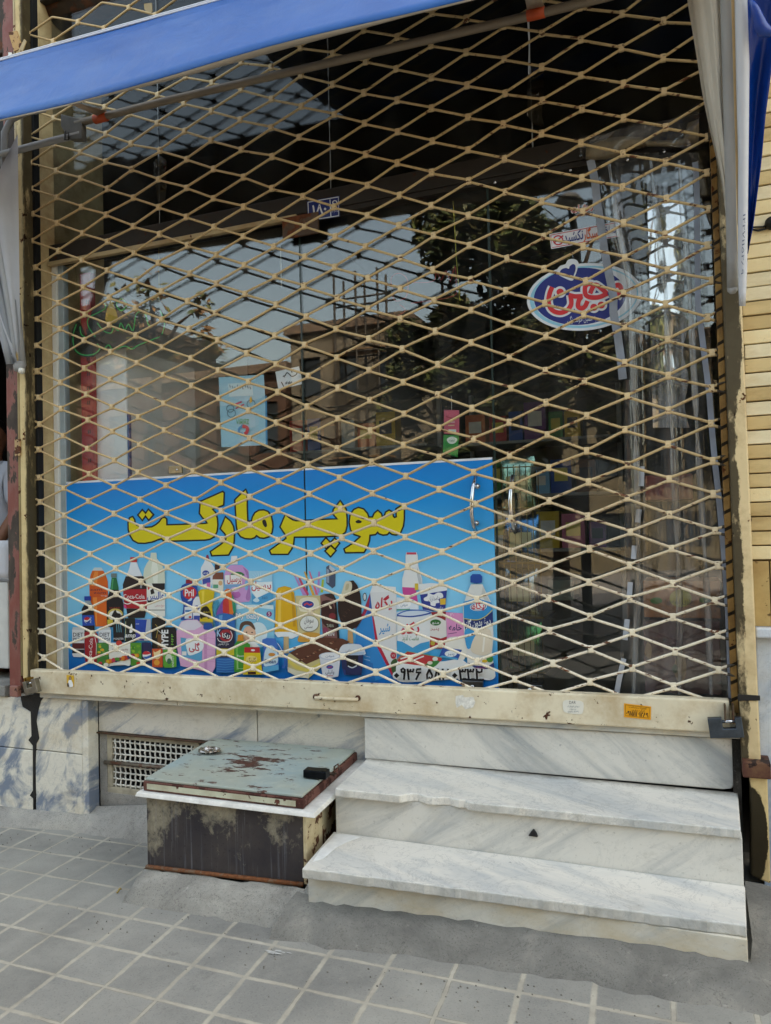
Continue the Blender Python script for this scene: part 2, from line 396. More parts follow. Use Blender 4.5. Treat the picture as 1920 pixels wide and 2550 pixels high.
MARB_R = marble('lower_riser_marble', '#c8c5ba', '#979a99', (0, .55, .1), 1.9, (.7, 1, 5), .56, '#b5a37c', .56, .45, .8, .25)
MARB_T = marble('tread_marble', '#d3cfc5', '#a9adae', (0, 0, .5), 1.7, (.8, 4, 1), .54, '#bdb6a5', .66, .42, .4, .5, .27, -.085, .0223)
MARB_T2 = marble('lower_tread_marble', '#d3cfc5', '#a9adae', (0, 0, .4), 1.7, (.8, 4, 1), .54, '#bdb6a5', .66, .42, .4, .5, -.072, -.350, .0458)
MARB_S2 = marble('second_riser_marble', '#cdcac1', '#969999', (0, .55, .1), 1.9, (.7, 1, 5), .56, '#b9ae95', .66, .40, .45, .2)
MARB_B = marble('blue_grey_marble', '#c3c8cd', '#6f84a0', (0, .5, 0), 2.0, (1, 1, 2), .54, '#b3aa97', .66, .42, .4, .3)

def m_glass(name, tint=(.93, .96, .95), boost=1.0, dirt=.0, wav=0.0):
    t = NT(name); t.t.nodes.remove(t.b)
    lw = t.n('ShaderNodeLayerWeight'); lw.inputs[0].default_value = .5
    f = t.math('ADD', .045 * boost, t.math('MULTIPLY', t.math('POWER', lw.outputs['Facing'], 5.0), .9))
    gl = t.n('ShaderNodeBsdfGlossy'); gl.inputs['Roughness'].default_value = .0; gl.inputs[0].default_value = (1, 1, 1, 1)
    if wav:
        b = t.n('ShaderNodeBump'); b.inputs['Strength'].default_value = wav; b.inputs['Distance'].default_value = .02
        t.l(t.noise(t.coords((1, 1, .5)), 1.6, 2), b.inputs['Height']); t.l(b.outputs[0], gl.inputs['Normal'])
    tr = t.n('ShaderNodeBsdfTransparent'); tr.inputs[0].default_value = (*tint, 1)
    m = t.n('ShaderNodeMixShader'); t.l(f, m.inputs[0]); t.l(tr.outputs[0], m.inputs[1]); t.l(gl.outputs[0], m.inputs[2]); last = m
    if dirt:
        df = t.n('ShaderNodeBsdfDiffuse'); df.inputs[0].default_value = (.5, .49, .46, 1)
        k = t.ramp(t.noise(t.coords((1, 1, .35)), 4, 9, .75), [(.45, 0), (.85, dirt)])
        sp = t.ramp(t.noise(t.coords((1.6, 1, .5)), 60, 3, .7), [(.66, 0), (.74, dirt * 1.5)])
        m2 = t.n('ShaderNodeMixShader'); t.l(t.math('MAXIMUM', k, sp), m2.inputs[0]); t.l(last.outputs[0], m2.inputs[1]); t.l(df.outputs[0], m2.inputs[2]); last = m2
    t.l(last.outputs[0], t.out.inputs[0]); return t.m
GLASS = m_glass('window_glass', (.965, .98, .975), 1.12, .06, .004)
GLASS_U = m_glass('upper_glass', (.80, .82, .82), .5, .05, .004)

# ================================================================== GROUND
g = MB(); N = 40
g.add([(x, y, gz(x) - .03) for y in (-120, 3) for x in (-120, 120)], [(0, 1, 3, 2)])
struct(g.build('ground', plain('#6c6a66', .9, var=.2, vs=.6), origin=(0, 0, -.02)))
g = MB(); g.add([(x, y, gz(x)) for y in (-5.2, .3) for x in (-14, 10)], [(0, 1, 3, 2)])
struct(g.build('pavement', m_pavers(), origin=(0, 0, 0)))
g = MB(); g.add([(x, y, gz(x) - .11) for y in (-13, -5.2) for x in (-60, 60)], [(0, 1, 3, 2)])
g.v = [Vector((p.x, p.y, gz(p.x) + .004)) for p in g.v]
struct(g.build('road', plain('#4a4a4b', .9, var=.25, vs=3, bump=.4), origin=(0, 0, 0)))

def skirt_mesh(pts_in, pts_out, jag=.006, n=36, seed=3):
    """cement fillet: from a line on the wall to a line on the pavement"""
    rnd = random.Random(seed); rows = []
    for i in range(n + 1):
        t = i / n
        def at(P):
            k = t * (len(P) - 1); j = min(int(k), len(P) - 2); return Vector(P[j]).lerp(Vector(P[j + 1]), k - j)
        a, b = at(pts_in), at(pts_out); row = []
        for q in range(7):
            s = q / 6; p = a.lerp(b, s); p.z += .012 * math.sin(math.pi * s) + rnd.uniform(-jag, jag) * (q < 6) ; p.y += rnd.uniform(-jag, jag)
            row.append(p)
        o_ = (b - a); o_.z = 0; o_ = o_.normalized() * (rnd.uniform(-.007, .010) + .006 * math.sin(i * 1.7) + .008 * math.sin(i * .6 + seed)); row[-1] += o_; row[-2] += o_ * .6; row[-1].z -= .010; row[-2].z -= .004; rows.append(row)
    return MB().sheet(rows)
sk = skirt_mesh([(-3.95, .03, .09), (-3.3, .0, .095), (-2.82, .0, .115), (-2.79, .05, .14), (-2.2, .05, .22), (-1.98, .05, .25)],
                [(-3.95, -.09, gz(-3.95)), (-3.3, -.085, gz(-3.3)), (-2.85, -.075, gz(-2.85)), (-2.6, -.10, gz(-2.6)), (-2.35, -.13, gz(-2.35)), (-2.05, -.2, gz(-2.05))], .004)
struct(sk.build('cement_skirt', CONC, origin=(0, 0, 0)))
sk = skirt_mesh([(-1.33, -.60, .215), (-.99, -.625, .222), (-.53, -.625, .238), (-.13, -.625, .248), (.10, -.62, .243), (.112, -.50, .243), (.112, -.1, .25)],
                [(-1.36, -.76, gz(-1.36)), (-1.0, -.75, gz(-1)), (-.53, -.745, gz(-.53)), (-.2, -.77, gz(-.2)), (.12, -.80, gz(.12)), (.32, -.72, gz(.32)), (.45, -.2, gz(.4))], .005, 48, 5)
struct(sk.build('cement_skirt', CONC_D, origin=(0, 0, 0)))

# ================================================================== SHOP FRONT
shop = thing('grocery_shop', 'small shop with glazed front behind the gate, marble plinth below and dark beam across', 'shop', (-1.5, .1, .1))
# plinth, left of the recess: two slabs with an open black joint between them
ML = onY(*R7((148, 400)), 0).x
box('marble_slab', -3.95, ML - .008, .0, .2, .02, .395, MARB_L, shop, .004)
box('marble_slab', -3.95, ML - .008, .001, .2, .399, .655, MARB_L, shop, .004)
box('marble_slab', ML + .008, -2.83, .0, .069, .05, .398, MARB_L, shop, .004)
box('marble_slab', ML + .008, -2.83, .001, .069, .402, .668, MARB_L, shop, .004)
box('corner_strip', -2.828, -2.79, -.003, .069, .06, .668, MARB_L, shop, .004)
box('joint_tar', ML - .012, ML + .012, .012, .07, .02, .70, BLACK, shop, 0)
MB().prism([Vector((onY(x * 960 / 952, 1544 + y * 1.008, 0).x, -.0035, onY(x * 960 / 952, 1544 + y * 1.008, 0).z)) for x, y in ((52, 188), (118, 178), (101, 200), (93, 228), (90, 250), (97, 292), (90, 306), (86, 400), (90, 432), (85.5, 445), (86, 470), (83, 470), (83, 440), (75, 433), (82.5, 420), (82.5, 310), (71, 296), (79, 286), (77, 226), (57, 214))], (0, .012, 0)).build('tar_smear', plain('#191715', .75, var=.4, vs=40, bump=.5), shop)
# recessed wall above the vent, cement below
VX0, VX1 = -2.745, -2.20
box('marble_slab', -2.79, -1.885, .07, .2, .502, .672, MARB_U, shop, .003)
box('marble_slab', -1.880, -1.322, .07, .2, .46, .672, MARB_U, shop, .003)
b = MB(); b.box(-2.789, -1.3, .074, .2, -.02, .205); b.box(-2.789, VX0, .073, .2, .205, .502); b.box(VX1, -1.3, .09, .2, .205, .502)
b.build('cement_wall', CONC, shop, .002)
box('lintel_edge', -2.79, -1.9, .052, .09, .494, .5015, metal('rusty_angle', '#6d5b4c', .7, '#4c2d1b', .5), shop, .002)
# ledge under the gate (two lengths) and the slab above the steps
def tilt(x0, x1, y0, y1, z0, z1, k=.0105):
    f = lambda x, z: z + k * (x + 3.05)
    return MB().hexa([(x0, y0, f(x0, z0)), (x1, y0, f(x1, z0)), (x1, y1, f(x1, z0)), (x0, y1, f(x0, z0)), (x0, y0, f(x0, z1)), (x1, y0, f(x1, z1)), (x1, y1, f(x1, z1)), (x0, y1, f(x0, z1))])
tilt(-3.07, -2.245, -.028, .3, .672, .702).build('ledge', MARB_R, shop, .003)
tilt(-2.243, -1.325, -.028, .3, .672, .702).build('ledge', MARB_R, shop, .003)
tilt(-1.323, .118, -.030, .3, .672, .702).build('ledge', MARB_R, shop, .003)
sl = [(-1.318, .512), (-1.316, .684), (.096, .700), (.100, .60), (.098, .55), (.085, .526), (.06, .520)]
MB().prism([(x, -.012, z) for x, z in sl], (0, .2, 0)).build('marble_slab', MARB_S, shop, .004)
# jambs
JAMB = cream('jamb_paint', .72, .50, None, '#cdb98c')
box('side_jamb', -3.25, -3.086, .035, .5, .70, 4.3, JAMB, shop, .004)
box('side_jamb', .112, .40, .06, .5, .70, 4.3, cream('right_jamb_paint', .62, .55, None, '#a58d5f'), shop, .004)
# window frame on the left, sill, beam
box('window_frame', -3.084, -3.052, .10, .15, .78, 2.88, WHITE, shop, .004)
box('window_frame', -3.0515, -3.018, .112, .15, .78, 2.88, plain('#a9b7be', .35, .3), shop, .003)
box('window_sill', -3.08, .11, .06, .16, .705, .782, cream('sill_paint', .6, .5), shop, .003)
BEAM = painted('dark_beam', '#2b241d', '#4a2b18', .64, 20, .55, '#120f0c', .5)
box('transom_beam', -3.085, .11, .085, .17, 2.895, 2.985, BEAM, shop, .004)
box('transom_lip', -3.08, -1.63, .072, .10, 2.872, 2.894, cream('lip_paint', .66, .55, None, '#b8a47c'), shop, .003)
box('frame_head', -1.62, .10, .09, .15, 2.872, 2.894, BEAM, shop, .002)
b = MB(); b.box(-1.70, -1.52, .07, .084, 2.79, 2.885); b.build('rusty_plate', painted('rusty_plate', '#4a3626', '#6a3a1c', .45, 12), shop, .002)
# glass: three panes below, four above
LX = [-3.016, -1.640, -.763, .092]
panes = []
for i in range(3):
    panes.append(box('glass_pane', LX[i] + .003, LX[i + 1] - .003, .120, .128, .785, 2.87, GLASS, shop, 0))
UX = [-3.08, -2.408, -1.476, -.571, .11]
SIL = plain('#8b9093', .5, var=.45, vs=30)
for i in range(4):
    box('glass_pane', UX[i] + .002, UX[i + 1] - .002, .120, .128, 2.99, 4.25, GLASS_U, shop, 0)
for i in (0, 1):
    box('pane_joint', LX[i + 1] - .004, LX[i + 1] + .004, .1195, .1285, .785, 2.87, plain('#20302c', .3), shop, 0)
for x in UX[1:4]:
    rnd = random.Random(int(x * 100)); L, Rr = [], []; z = 2.995
    while z < 4.2:                                                     # ragged bead of old silicone
        L.append(Vector((x - rnd.uniform(.0004, .0035), .1185, z))); Rr.append(Vector((x + rnd.uniform(.0004, .004), .1185, z))); z += rnd.uniform(.012, .06)
    MB().sheet([[a, b_] for a, b_ in zip(L, Rr)], smooth=False).build('silicone_bead', SIL, shop, solid=.0015)
# strips of old tape still clinging to the upper joints
TAPE = m_glass('clear_tape', (.62, .63, .62), 3.0, .9)
for k, (pts) in enumerate(([(664, 700), (690, 672), (718, 690), (720, 800), (712, 880), (684, 878), (668, 780)], )):
    MB().prism([onY(*R1(p), .112) for p in pts], (0, .003, 0)).build('tape_scrap', TAPE, shop)
MB().prism([onY(*R2(p), .112) for p in [(612, 370), (640, 296), (682, 300), (684, 400), (676, 500), (688, 548), (640, 540), (612, 500)]], (0, .003, 0)).build('tape_scrap', TAPE, shop)
b = MB(); b.prism([onY(*R2(p), .113) for p in [(612, 88), (621, 88), (624, 190), (622, 320), (616, 320), (619, 200)]], (0, .003, 0)); b.build('tape_scrap', plain('#d6dade', .4), shop)
# the building above and the shop's inside
STONE = plain('#a99c84', .8, var=.2, vs=2)
b = MB(); b.box(-12, 9, .0, 9, 4.6, 12.5); b.build('upper_wall', STONE, shop, 0)
b = MB(); b.box(-3.34, .35, .05, .3, 4.25, 4.6); b.build('head_beam', BEAM, shop, .004)
b = MB(); b.box(-4.05, -3.345, .30, 5.0, 3.0, 4.6); b.build('neighbour_head', DARK, shop, 0)
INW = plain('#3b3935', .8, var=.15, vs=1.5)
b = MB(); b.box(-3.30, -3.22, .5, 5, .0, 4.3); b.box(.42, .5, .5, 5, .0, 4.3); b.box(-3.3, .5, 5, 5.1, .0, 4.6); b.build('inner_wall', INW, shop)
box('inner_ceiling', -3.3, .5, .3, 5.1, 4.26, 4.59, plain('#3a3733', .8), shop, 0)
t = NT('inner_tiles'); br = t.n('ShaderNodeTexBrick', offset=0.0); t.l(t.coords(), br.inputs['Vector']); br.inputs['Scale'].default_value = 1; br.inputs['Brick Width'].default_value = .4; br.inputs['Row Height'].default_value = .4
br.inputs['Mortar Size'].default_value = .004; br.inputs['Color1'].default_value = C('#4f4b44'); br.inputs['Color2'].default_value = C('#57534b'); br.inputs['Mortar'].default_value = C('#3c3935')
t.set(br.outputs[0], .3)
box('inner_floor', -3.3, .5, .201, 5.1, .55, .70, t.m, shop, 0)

rnd = random.Random(21); gr = MB()
for k in range(260):
    x = rnd.uniform(-3.6, .35); base_y = (-.12 if x < -2.2 else -.68 if x < -1.36 else -.80); y = base_y - abs(rnd.gauss(0, .12)); s_ = rnd.uniform(.0012, .0042); z = gz(x) + s_ * .5
    vs = [(x + s_ * a * rnd.uniform(.7, 1.2), y + s_ * b_ * rnd.uniform(.7, 1.2), z + s_ * c * rnd.uniform(.6, 1)) for a, b_, c in ((1, 0, 0), (-1, 0, 0), (0, 1, 0), (0, -1, 0), (0, 0, 1), (0, 0, -1))]
    gr.add(vs, [(0, 2, 4), (2, 1, 4), (1, 3, 4), (3, 0, 4), (2, 0, 5), (1, 2, 5), (3, 1, 5), (0, 3, 5)])
struct(gr.build('grit', plain('#77736a', .9, var=.5, vs=90), origin=(0, 0, 0)), 'stuff')
# ================================================================== STEPS
steps = thing('marble_steps', 'two grey white marble steps leading up to the shop door', 'steps', (-.6, -.3, .15))
def slab(name, pts, z1, th, m, bevel=.005): return MB().prism([(x, y, z1 - th) for x, y in pts], (0, 0, th)).build(name, m, steps, bevel, seg=3)
def edge_line(a, b, n, j, seed):
    r = random.Random(seed); return [(a[0] + (b[0] - a[0]) * i / n, a[1] + (b[1] - a[1]) * i / n + r.uniform(-j, j)) for i in range(n + 1)]
fr = edge_line((-1.272, -.4035), (.096, -.373), 70, .0030, 2)
ch = []
for x, y in fr:
    if -1.01 < x < -.78: y += .024 + .009 * math.sin(x * 57)      # the piece broken out of the upper edge
    ch.append((x, y))
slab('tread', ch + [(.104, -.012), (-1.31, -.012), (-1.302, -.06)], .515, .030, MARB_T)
fr = edge_line((-1.262, -.684), (.093, -.622), 80, .0032, 4)
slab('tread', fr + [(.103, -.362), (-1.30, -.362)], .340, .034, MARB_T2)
MB().box(-1.29, .100, -.36, -.30, .15, .4845).build('riser', MARB_S2, steps, .003)
MB().box(-1.27, .094, -.630, -.57, .10, .3055).build('riser', MARB_R, steps, .003)
b = MB(); b.box(-1.27, .09, -.2995, -.02, .1, .4845); b.box(-1.26, .088, -.5695, -.3605, .1, .3055); b.build('core', CONC, steps)
MB().prism([onZ(*R7(q), .3405) for q in ((1352, 775), (1385, 722), (1420, 690), (1450, 656), (1500, 657), (1556, 668), (1500, 690), (1450, 716), (1400, 760))], (0, 0, .0012)).build('paint_smear', plain('#dcdcd8', .7, var=.1, vs=30, bump=.4), steps)
b = MB(); p = onY(*R8((640, 650)), -.362)
b.prism([p + Vector((dx, 0, dz)) for dx, dz in ((-.017, -.008), (.016, -.009), (.012, .003), (.002, .017), (-.008, .006))], (0, -.012, 0))
tag(b.build('tar_lump', BLACK, None, .003), 'small black triangular tar lump stuck on the riser between the two steps', 'tar lump')

# ================================================================== VENT
vent = thing('vent_grate', 'low white wire mesh vent with a rusty bar, left of the metal hatch', 'vent', (-2.47, .07, .21))
VW = plain('#e0dccf', .7, var=.2, vs=20)
b = MB(); b.box(VX0 - .0, VX1, .075, .10, .470, .497); b.box(VX0, VX1, .075, .10, .20, .232); b.box(VX0, VX0 + .03, .075, .10, .232, .470); b.box(VX1 - .035, VX1, .075, .10, .232, .470)
b.build('frame', plain('#a9a08a', .8, var=.3, vs=12, bump=.3), vent, .003)
b = MB(); x = VX0 + .045; i = 0
while x < VX1 - .03: b.tube([(x, .084 + .003 * (-1) ** k, .225 + .25 * k / 12) for k in range(13)], .0043, 5); x += .030
z = .243
while z < .468: b.tube([(VX0 + .02 + (VX1 - VX0 - .04) * k / 24, .086 + .003 * (-1) ** (k + 1), z) for k in range(25)], .0043, 5); z += .030
b.build('mesh_panel', VW, vent)
b = MB(); b.tube([(VX0 - .01, .068, .352), (VX1 + .1, .068, .362)], .0095, 8); b.build('cross_bar', metal('rusty_bar', '#8b8275', .6, '#54331e', .5), vent)
box('dark_duct', VX0 + .005, VX1 - .005, .19, .2, .21, .495, BLACK, vent, 0)

# ================================================================== METAL HATCH
hatch = thing('metal_hatch', 'rusty green lidded metal hatch box beside the marble steps', 'hatch', (-1.72, -.25, .1))
LZ = .530
lf = [onZ(*R7(p), LZ) for p in ((628, 410), (920, 238), (1535, 288), (1306, 485))]      # lid: FL, BL, BR, FR
cen = sum(lf, Vector()) / 4
def ring(k, z, ad=0.0): return [Vector((cen.x + (p.x - cen.x) * (1 + ad / .33), cen.y + (p.y - cen.y) * (1 + ad / .28), z)) for p in lf]
def frust(a, b): return MB().hexa(a + b)
t = NT('hatch_lid_paint'); v = t.coords()
b0 = t.mix(t.ramp(t.noise(v, 2.6, 5), [(.4, 0), (.65, 1)]), C('#9da296'), C('#8fa3a6'))
b0 = t.mix(t.ramp(t.noise(v, 16, 7, .7), [(.5, 0), (.7, .6)]), b0, C('#b0b5a8'))
x, y, z = t.sep(v)
d = t.math('SQRT', t.math('ADD', t.math('POWER', t.math('ADD', x, .0), 2.0), t.math('POWER', t.math('ADD', y, .0), 2.0)))
core = t.ramp(d, [(.0, .17), (.22, 0)])
f = t.ramp(t.math('ADD', t.noise(t.coords((1, 2.2, 1)), 11, 8, .72), core), [(.585, 0), (.635, 1)])
b0 = t.mix(f, b0, t.ramp(t.noise(v, 60, 3), [(.3, C('#3a2019')), (.7, C('#5d3a30'))]))
t.bump(f, -.3, .002); LIDM = t.set(b0, .55, 0, .4)
RUSTEDGE = painted('rust_rim', '#6a4035', '#4a261c', .52, 16, .6, '#4c3128', .5, .4, (1, 1, 1))
frust(ring(0, LZ - .012), ring(0, LZ)).build('lid', LIDM, hatch, .004)
MB().hexa(ring(0, LZ - .048, .006) + ring(0, LZ - .0125, .006)).build('lid_rim', RUSTEDGE, hatch, .003)
rr_ = ring(0, LZ, .0075); fa_, fb_ = rr_[0].lerp(rr_[3], .03), rr_[0].lerp(rr_[3], .955); fd = Vector(((fb_ - fa_).y, -(fb_ - fa_).x, 0)).normalized()
MB().prism([Vector((fa_.x, fa_.y, LZ - .040)), Vector((fb_.x, fb_.y, LZ - .041)), Vector((fb_.x, fb_.y, LZ - .021)), Vector((fa_.x, fa_.y, LZ - .019))], fd * .0012).build('cream_strip', painted('rim_cream', '#c3c4ab', '#5c3426', .60, 16, .6, '#8a7a60', .55), hatch)
c_lo, c_hi = ring(0, LZ - .066, .030), ring(0, LZ - .050, .024)
for q_ in (c_lo, c_hi): q_[2] = q_[2] + Vector((.035, 0, 0)); q_[3] = q_[3] + Vector((.03, 0, 0))
frust(c_lo, c_hi).build('plaster_collar', plain('#d8d6cf', .85, var=.15, vs=25, bump=.5, bs=60), hatch, .004)
t = NT('hatch_body_paint'); v = t.coords(); x, y, z = t.sep(v)
nz = t.noise(t.coords((1.2, 1.2, .9)), 5.0, 10, .72, .2)
hi = t.math('MULTIPLY', t.math('SUBTRACT', z, .18), .55)
st = t.noise(t.coords((16, 16, .5)), 4, 5, .6)
f = t.ramp(t.math('ADD', t.math('ADD', nz, hi), t.math('MULTIPLY', st, .05)), [(.60, 0), (.66, .4), (.82, .9)])
b0 = t.mix(f, t.ramp(t.noise(v, 8, 6), [(.3, C('#28252a')), (.7, C('#403a38'))]), C('#a79e86'))
b0 = t.mix(t.ramp(st, [(.56, 0), (.72, .5)]), b0, C('#77787f'))
b0 = t.mix(t.ramp(t.noise(v, 90, 3), [(.62, 0), (.72, .6)]), b0, C('#1d1715'))
t.bump(t.noise(v, 50, 4), .2, .003); BODYM = t.set(b0, .6, 0, .35)
rb = ring(0, LZ - .0665, -.002); fl = onY(*R7((637, 805)), rb[0].y); fr_ = onY(*R7((1290, 880)), rb[3].y)
zb = [fl.z, .2, .2, fr_.z]
bl = [Vector((p.x, p.y, zz)) for p, zz in zip(rb, zb)]
MB().hexa(bl + rb).build('body', BODYM, hatch, .003)
CREAMB = cream('hatch_side_paint', .58, .5, None, '#cfc39f', 14)
pr = MB(); dx = (rb[2] - rb[3]).normalized(); out = Vector((dx.y, -dx.x, 0))
a = rb[3] + out * .001; c2 = rb[3] + dx * .16 + out * .001
pr.prism([Vector((a.x, a.y, zb[3] + .01)), Vector((c2.x, c2.y, zb[3] + .03)), Vector((c2.x, c2.y, LZ - .07)), Vector((a.x, a.y, LZ - .07))], out * .012); pr.build('side_plate', CREAMB, hatch, .002)
pr = MB(); a = rb[3] + dx * .17 + out * .001; c2 = rb[2] - dx * .03 + out * .001
pr.prism([Vector((a.x, a.y, zb[3] + .03)), Vector((c2.x, c2.y, .32)), Vector((c2.x, c2.y, LZ - .07)), Vector((a.x, a.y, LZ - .07))], out * .006); pr.build('side_plate', cream('hatch_side_paint_worn', .52, .45, None, '#c9bf9f', 9), hatch, .002)
b = MB(); e = Vector((0, -.006, 0)); b.tube([bl[0] + e + Vector((0, 0, .012)), bl[3] + e + Vector((0, 0, .012))], .008, 6); b.build('bottom_bead', painted('rust_bead', '#6b4c33', '#7a4a28', .45, 30), hatch)
# hasp end, crushed foil on the lid
b = MB(); p = onZ(*R7((1400, 392)), LZ + .002); b.box(p.x - .012, p.x + .05, p.y - .012, p.y + .012, LZ + .001, LZ + .006); b.tube([p + Vector((.045, 0, .004)), p + Vector((.045, 0, .03)), p + Vector((.058, .004, .04)), p + Vector((.066, .0, .02))], .004, 6)
b.build('hasp', metal('hasp_metal', '#5a5048', .6, '#4a2d1c', .5), hatch, .001)
# cement foot
foot = skirt_mesh([bl[0] + Vector((-.02, .45, .0)), bl[0] + Vector((-.012, .1, .0)), bl[0] + Vector((-.01, -.006, .0)), bl[0].lerp(bl[3], .5) + Vector((0, -.008, 0)), bl[3] + Vector((.01, -.006, 0)), bl[3] + Vector((.03, -.02, .03))],
                  [Vector((bl[0].x - .06, .1, gz(-2.2))), Vector((bl[0].x - .07, -.35, gz(-2.2))), Vector((bl[0].x - .04, bl[0].y - .10, gz(-2.1))), Vector((bl[0].x * .5 + bl[3].x * .5, bl[0].y - .13, gz(-1.75))), Vector((bl[3].x + .02, bl[3].y - .15, gz(-1.4))), Vector((bl[3].x + .12, bl[3].y - .10, gz(-1.3)))], .005, 40, 9)
foot.build('cement_foot', m_concrete('pale_concrete', '#918e86', '#b5b1a6', '#77746e', .7), hatch)

# ================================================================== FOLDING GATE
gate = thing('folding_gate', 'cream collapsible wire lattice gate pulled down over the shop front', 'gate', (-1.5, 0, .70))
CU = (-3.68878784e-01, 9.68507378e-02, 2.00430334e-03, -1.86033851e-04, -1.30373625e-05, -1.02266622e-03, 3.08890566e-05, 2.15414777e-06, 1.65610302e-04, 2.14278620e-04)
CV = (-2.14330970e-01, 6.12852647e-04, 2.03034827e-01, -7.71666827e-06, -8.86124119e-04, 2.71811095e-03, -3.17118020e-06, 7.82338929e-05, 8.24934422e-05, -8.34084244e-05)
def joint(i, r):
    """where the wires meet: bent, slightly uneven lattice of the real gate"""
    ex = max(0, r - 42.0); R = min(r, 42.0) / 10
    ft = (1, i, R, i * i, i * R, R * R, i ** 3, i * i * R, i * R * R, R ** 3)
    u = sum(a * b for a, b in zip(CU, ft)); v = sum(a * b for a, b in zip(CV, ft))
    rnd = random.Random(int(i * 2) * 977 + r)
    return Vector((u * 3.03 + rnd.gauss(0, .0036), rnd.gauss(0, .003), 1.46 + v * 3.03 + ex * .0652 + rnd.gauss(0, .0026)))
def m_wire(nm='gate_wire_paint', up=('#b39868', '#c1a87c'), lo=('#d8cdb4', '#e3d9c4')):
    t = NT(nm); v = t.coords()
    x, y, z = t.sep(v)
    base = t.ramp(t.noise(v, 9, 5), [(.3, C(up[0])), (.7, C(up[1]))])
    base = t.mix(t.ramp(z, [(.35, 1), (2.1, 0)]), base, t.ramp(t.noise(v, 12, 4), [(.3, C(lo[0])), (.7, C(lo[1]))]))   # canopy shade put into the colour: darker above, paler below
    chips = t.noise(t.coords((1, 1, 2.5)), 24, 6, .6)
    am = t.ramp(x, [(0.0, .012), (1.0, .075)])
    f = t.ramp(t.math('ADD', chips, t.math('MULTIPLY', am, .9)), [(.662, 0), (.672, 1)])
    base = t.mix(f, base, t.ramp(t.noise(v, 60, 3), [(.35, C('#35190c')), (.65, C('#6b3d1f'))]))
    fr = t.ramp(t.noise(v, 130, 4, .7), [(.59, 0), (.63, .85)]); base = t.mix(t.math('MULTIPLY', fr, t.ramp(t.noise(v, 5, 3), [(.4, 0), (.6, 1)])), base, C('#6e4a2c'))
    base = t.mix(t.ramp(t.noise(v, 18, 5, .7), [(.5, 0), (.75, .4)]), base, C('#8b6a45'))
    gr = t.ramp(t.math('ADD', x, t.math('MULTIPLY', t.noise(v, 20, 3), .03)), [(0, 0), (1, 1)])
    xl = t.math('ADD', x, t.math('MULTIPLY', t.noise(v, 30, 3), .02)); e1 = t.math('LESS_THAN', xl, -1.595); e2 = t.math('GREATER_THAN', xl, 1.592)
    base = t.mix(t.math('MULTIPLY', t.math('MAXIMUM', e1, e2), .92), base, C('#1d1815'))   # greasy ends running in the guides
    t.bump(t.noise(v, 140, 4), .25, .002)
    return t.set(base, .55, 0, .35)
WIRE = m_wire()
CLIPM = m_wire('gate_clip_paint', ('#c4aa7c', '#d2ba90'), ('#dccfb2', '#e4dac2'))
NR = 50
ILO, IHI = -6.5, 4.0
def wire_cols(r):     # half steps present in this row
    return [i for i in [ILO + .5 * k for k in range(int((IHI - ILO) * 2) + 1)] if (i % 1 == (r % 2) * .5)]
for r in range(-0, NR):
    lo, hi = wire_cols(r), wire_cols(r + 1)
    seq = sorted([(i, r, +1) for i in lo] + [(i, r + 1, -1) for i in hi])
    pts = []
    for i, rr, sg in seq:
        p = joint(i, rr); off = .0062 if rr > 0 else .004; h = .013
        z = p.z + sg * off
        slope = .25 * h * sg
        pts += [Vector((p.x - h - .006, p.y, z + slope * 1.6)), Vector((p.x - h * .4, p.y, z)), Vector((p.x + h * .4, p.y, z)), Vector((p.x + h + .006, p.y, z + slope * 1.6))]
    # into the guides at both ends
    a, bb = pts[0], pts[-1]
    pts = [Vector((a.x - .035, a.y + .006, a.z + (.012 if seq[0][2] > 0 else -.012)))] + pts + [Vector((bb.x + .036, bb.y + .006, bb.z + (.010 if seq[-1][2] > 0 else -.010)))]
    pts = [pts[0] + Vector((-.03, .004, .012 if r % 2 else -.012))] + pts + [pts[-1] + Vector((.03, .004, .012 if r % 2 else -.012))]
    MB().tube(pts, .0053, 8).build('lattice_wire', WIRE, gate)
clips = []
for r in range(1, NR):
    for i in wire_cols(r):
        p = joint(i, r); d = (p - CAMP).length; clips.append((d, i, r, p))
clips.sort(key=lambda c: c[0])
def clip_mesh(mb, p, seed):
    rnd = random.Random(seed); w_, h_, d_ = .0092, .0148 + rnd.uniform(-.001, .001), .0086
    a = rnd.gauss(0, .05); ca, sa = math.cos(a), math.sin(a); vs = []
    n = 10
    for xx in (-w_, w_):
        for j in range(n):
            an = 2 * math.pi * j / n; y = d_ * (abs(math.cos(an)) ** .75) * (1 if math.cos(an) > 0 else -1); z = h_ * (abs(math.sin(an)) ** .6) * (1 if math.sin(an) > 0 else -1)
            vs.append(p + Vector((xx * ca - z * sa, y, xx * sa + z * ca)))
    mb.add(vs, [(j, (j + 1) % n, n + (j + 1) % n, n + j) for j in range(n)] + [tuple(range(n))[::-1], tuple(range(n, 2 * n))])
for k, (d, i, r, p) in enumerate(clips[:100]):
    mb = MB(); clip_mesh(mb, p, k); mb.build('joint_clip', CLIPM, gate, .0012)
mb = MB()
for k, (d, i, r, p) in enumerate(clips[100:]): clip_mesh(mb, p, 500 + k)
struct(mb.build('joint_clips', CLIPM, gate), 'stuff')
BAR = painted('gate_bar_paint', '#ddd2b6', '#4e2c17', .635, 26, .5, '#a3875a', .55, .3)
bar = tilt(-3.115, .085, -.05, .0, .697, .812, .0095).build('bottom_bar', BAR, gate, .006)
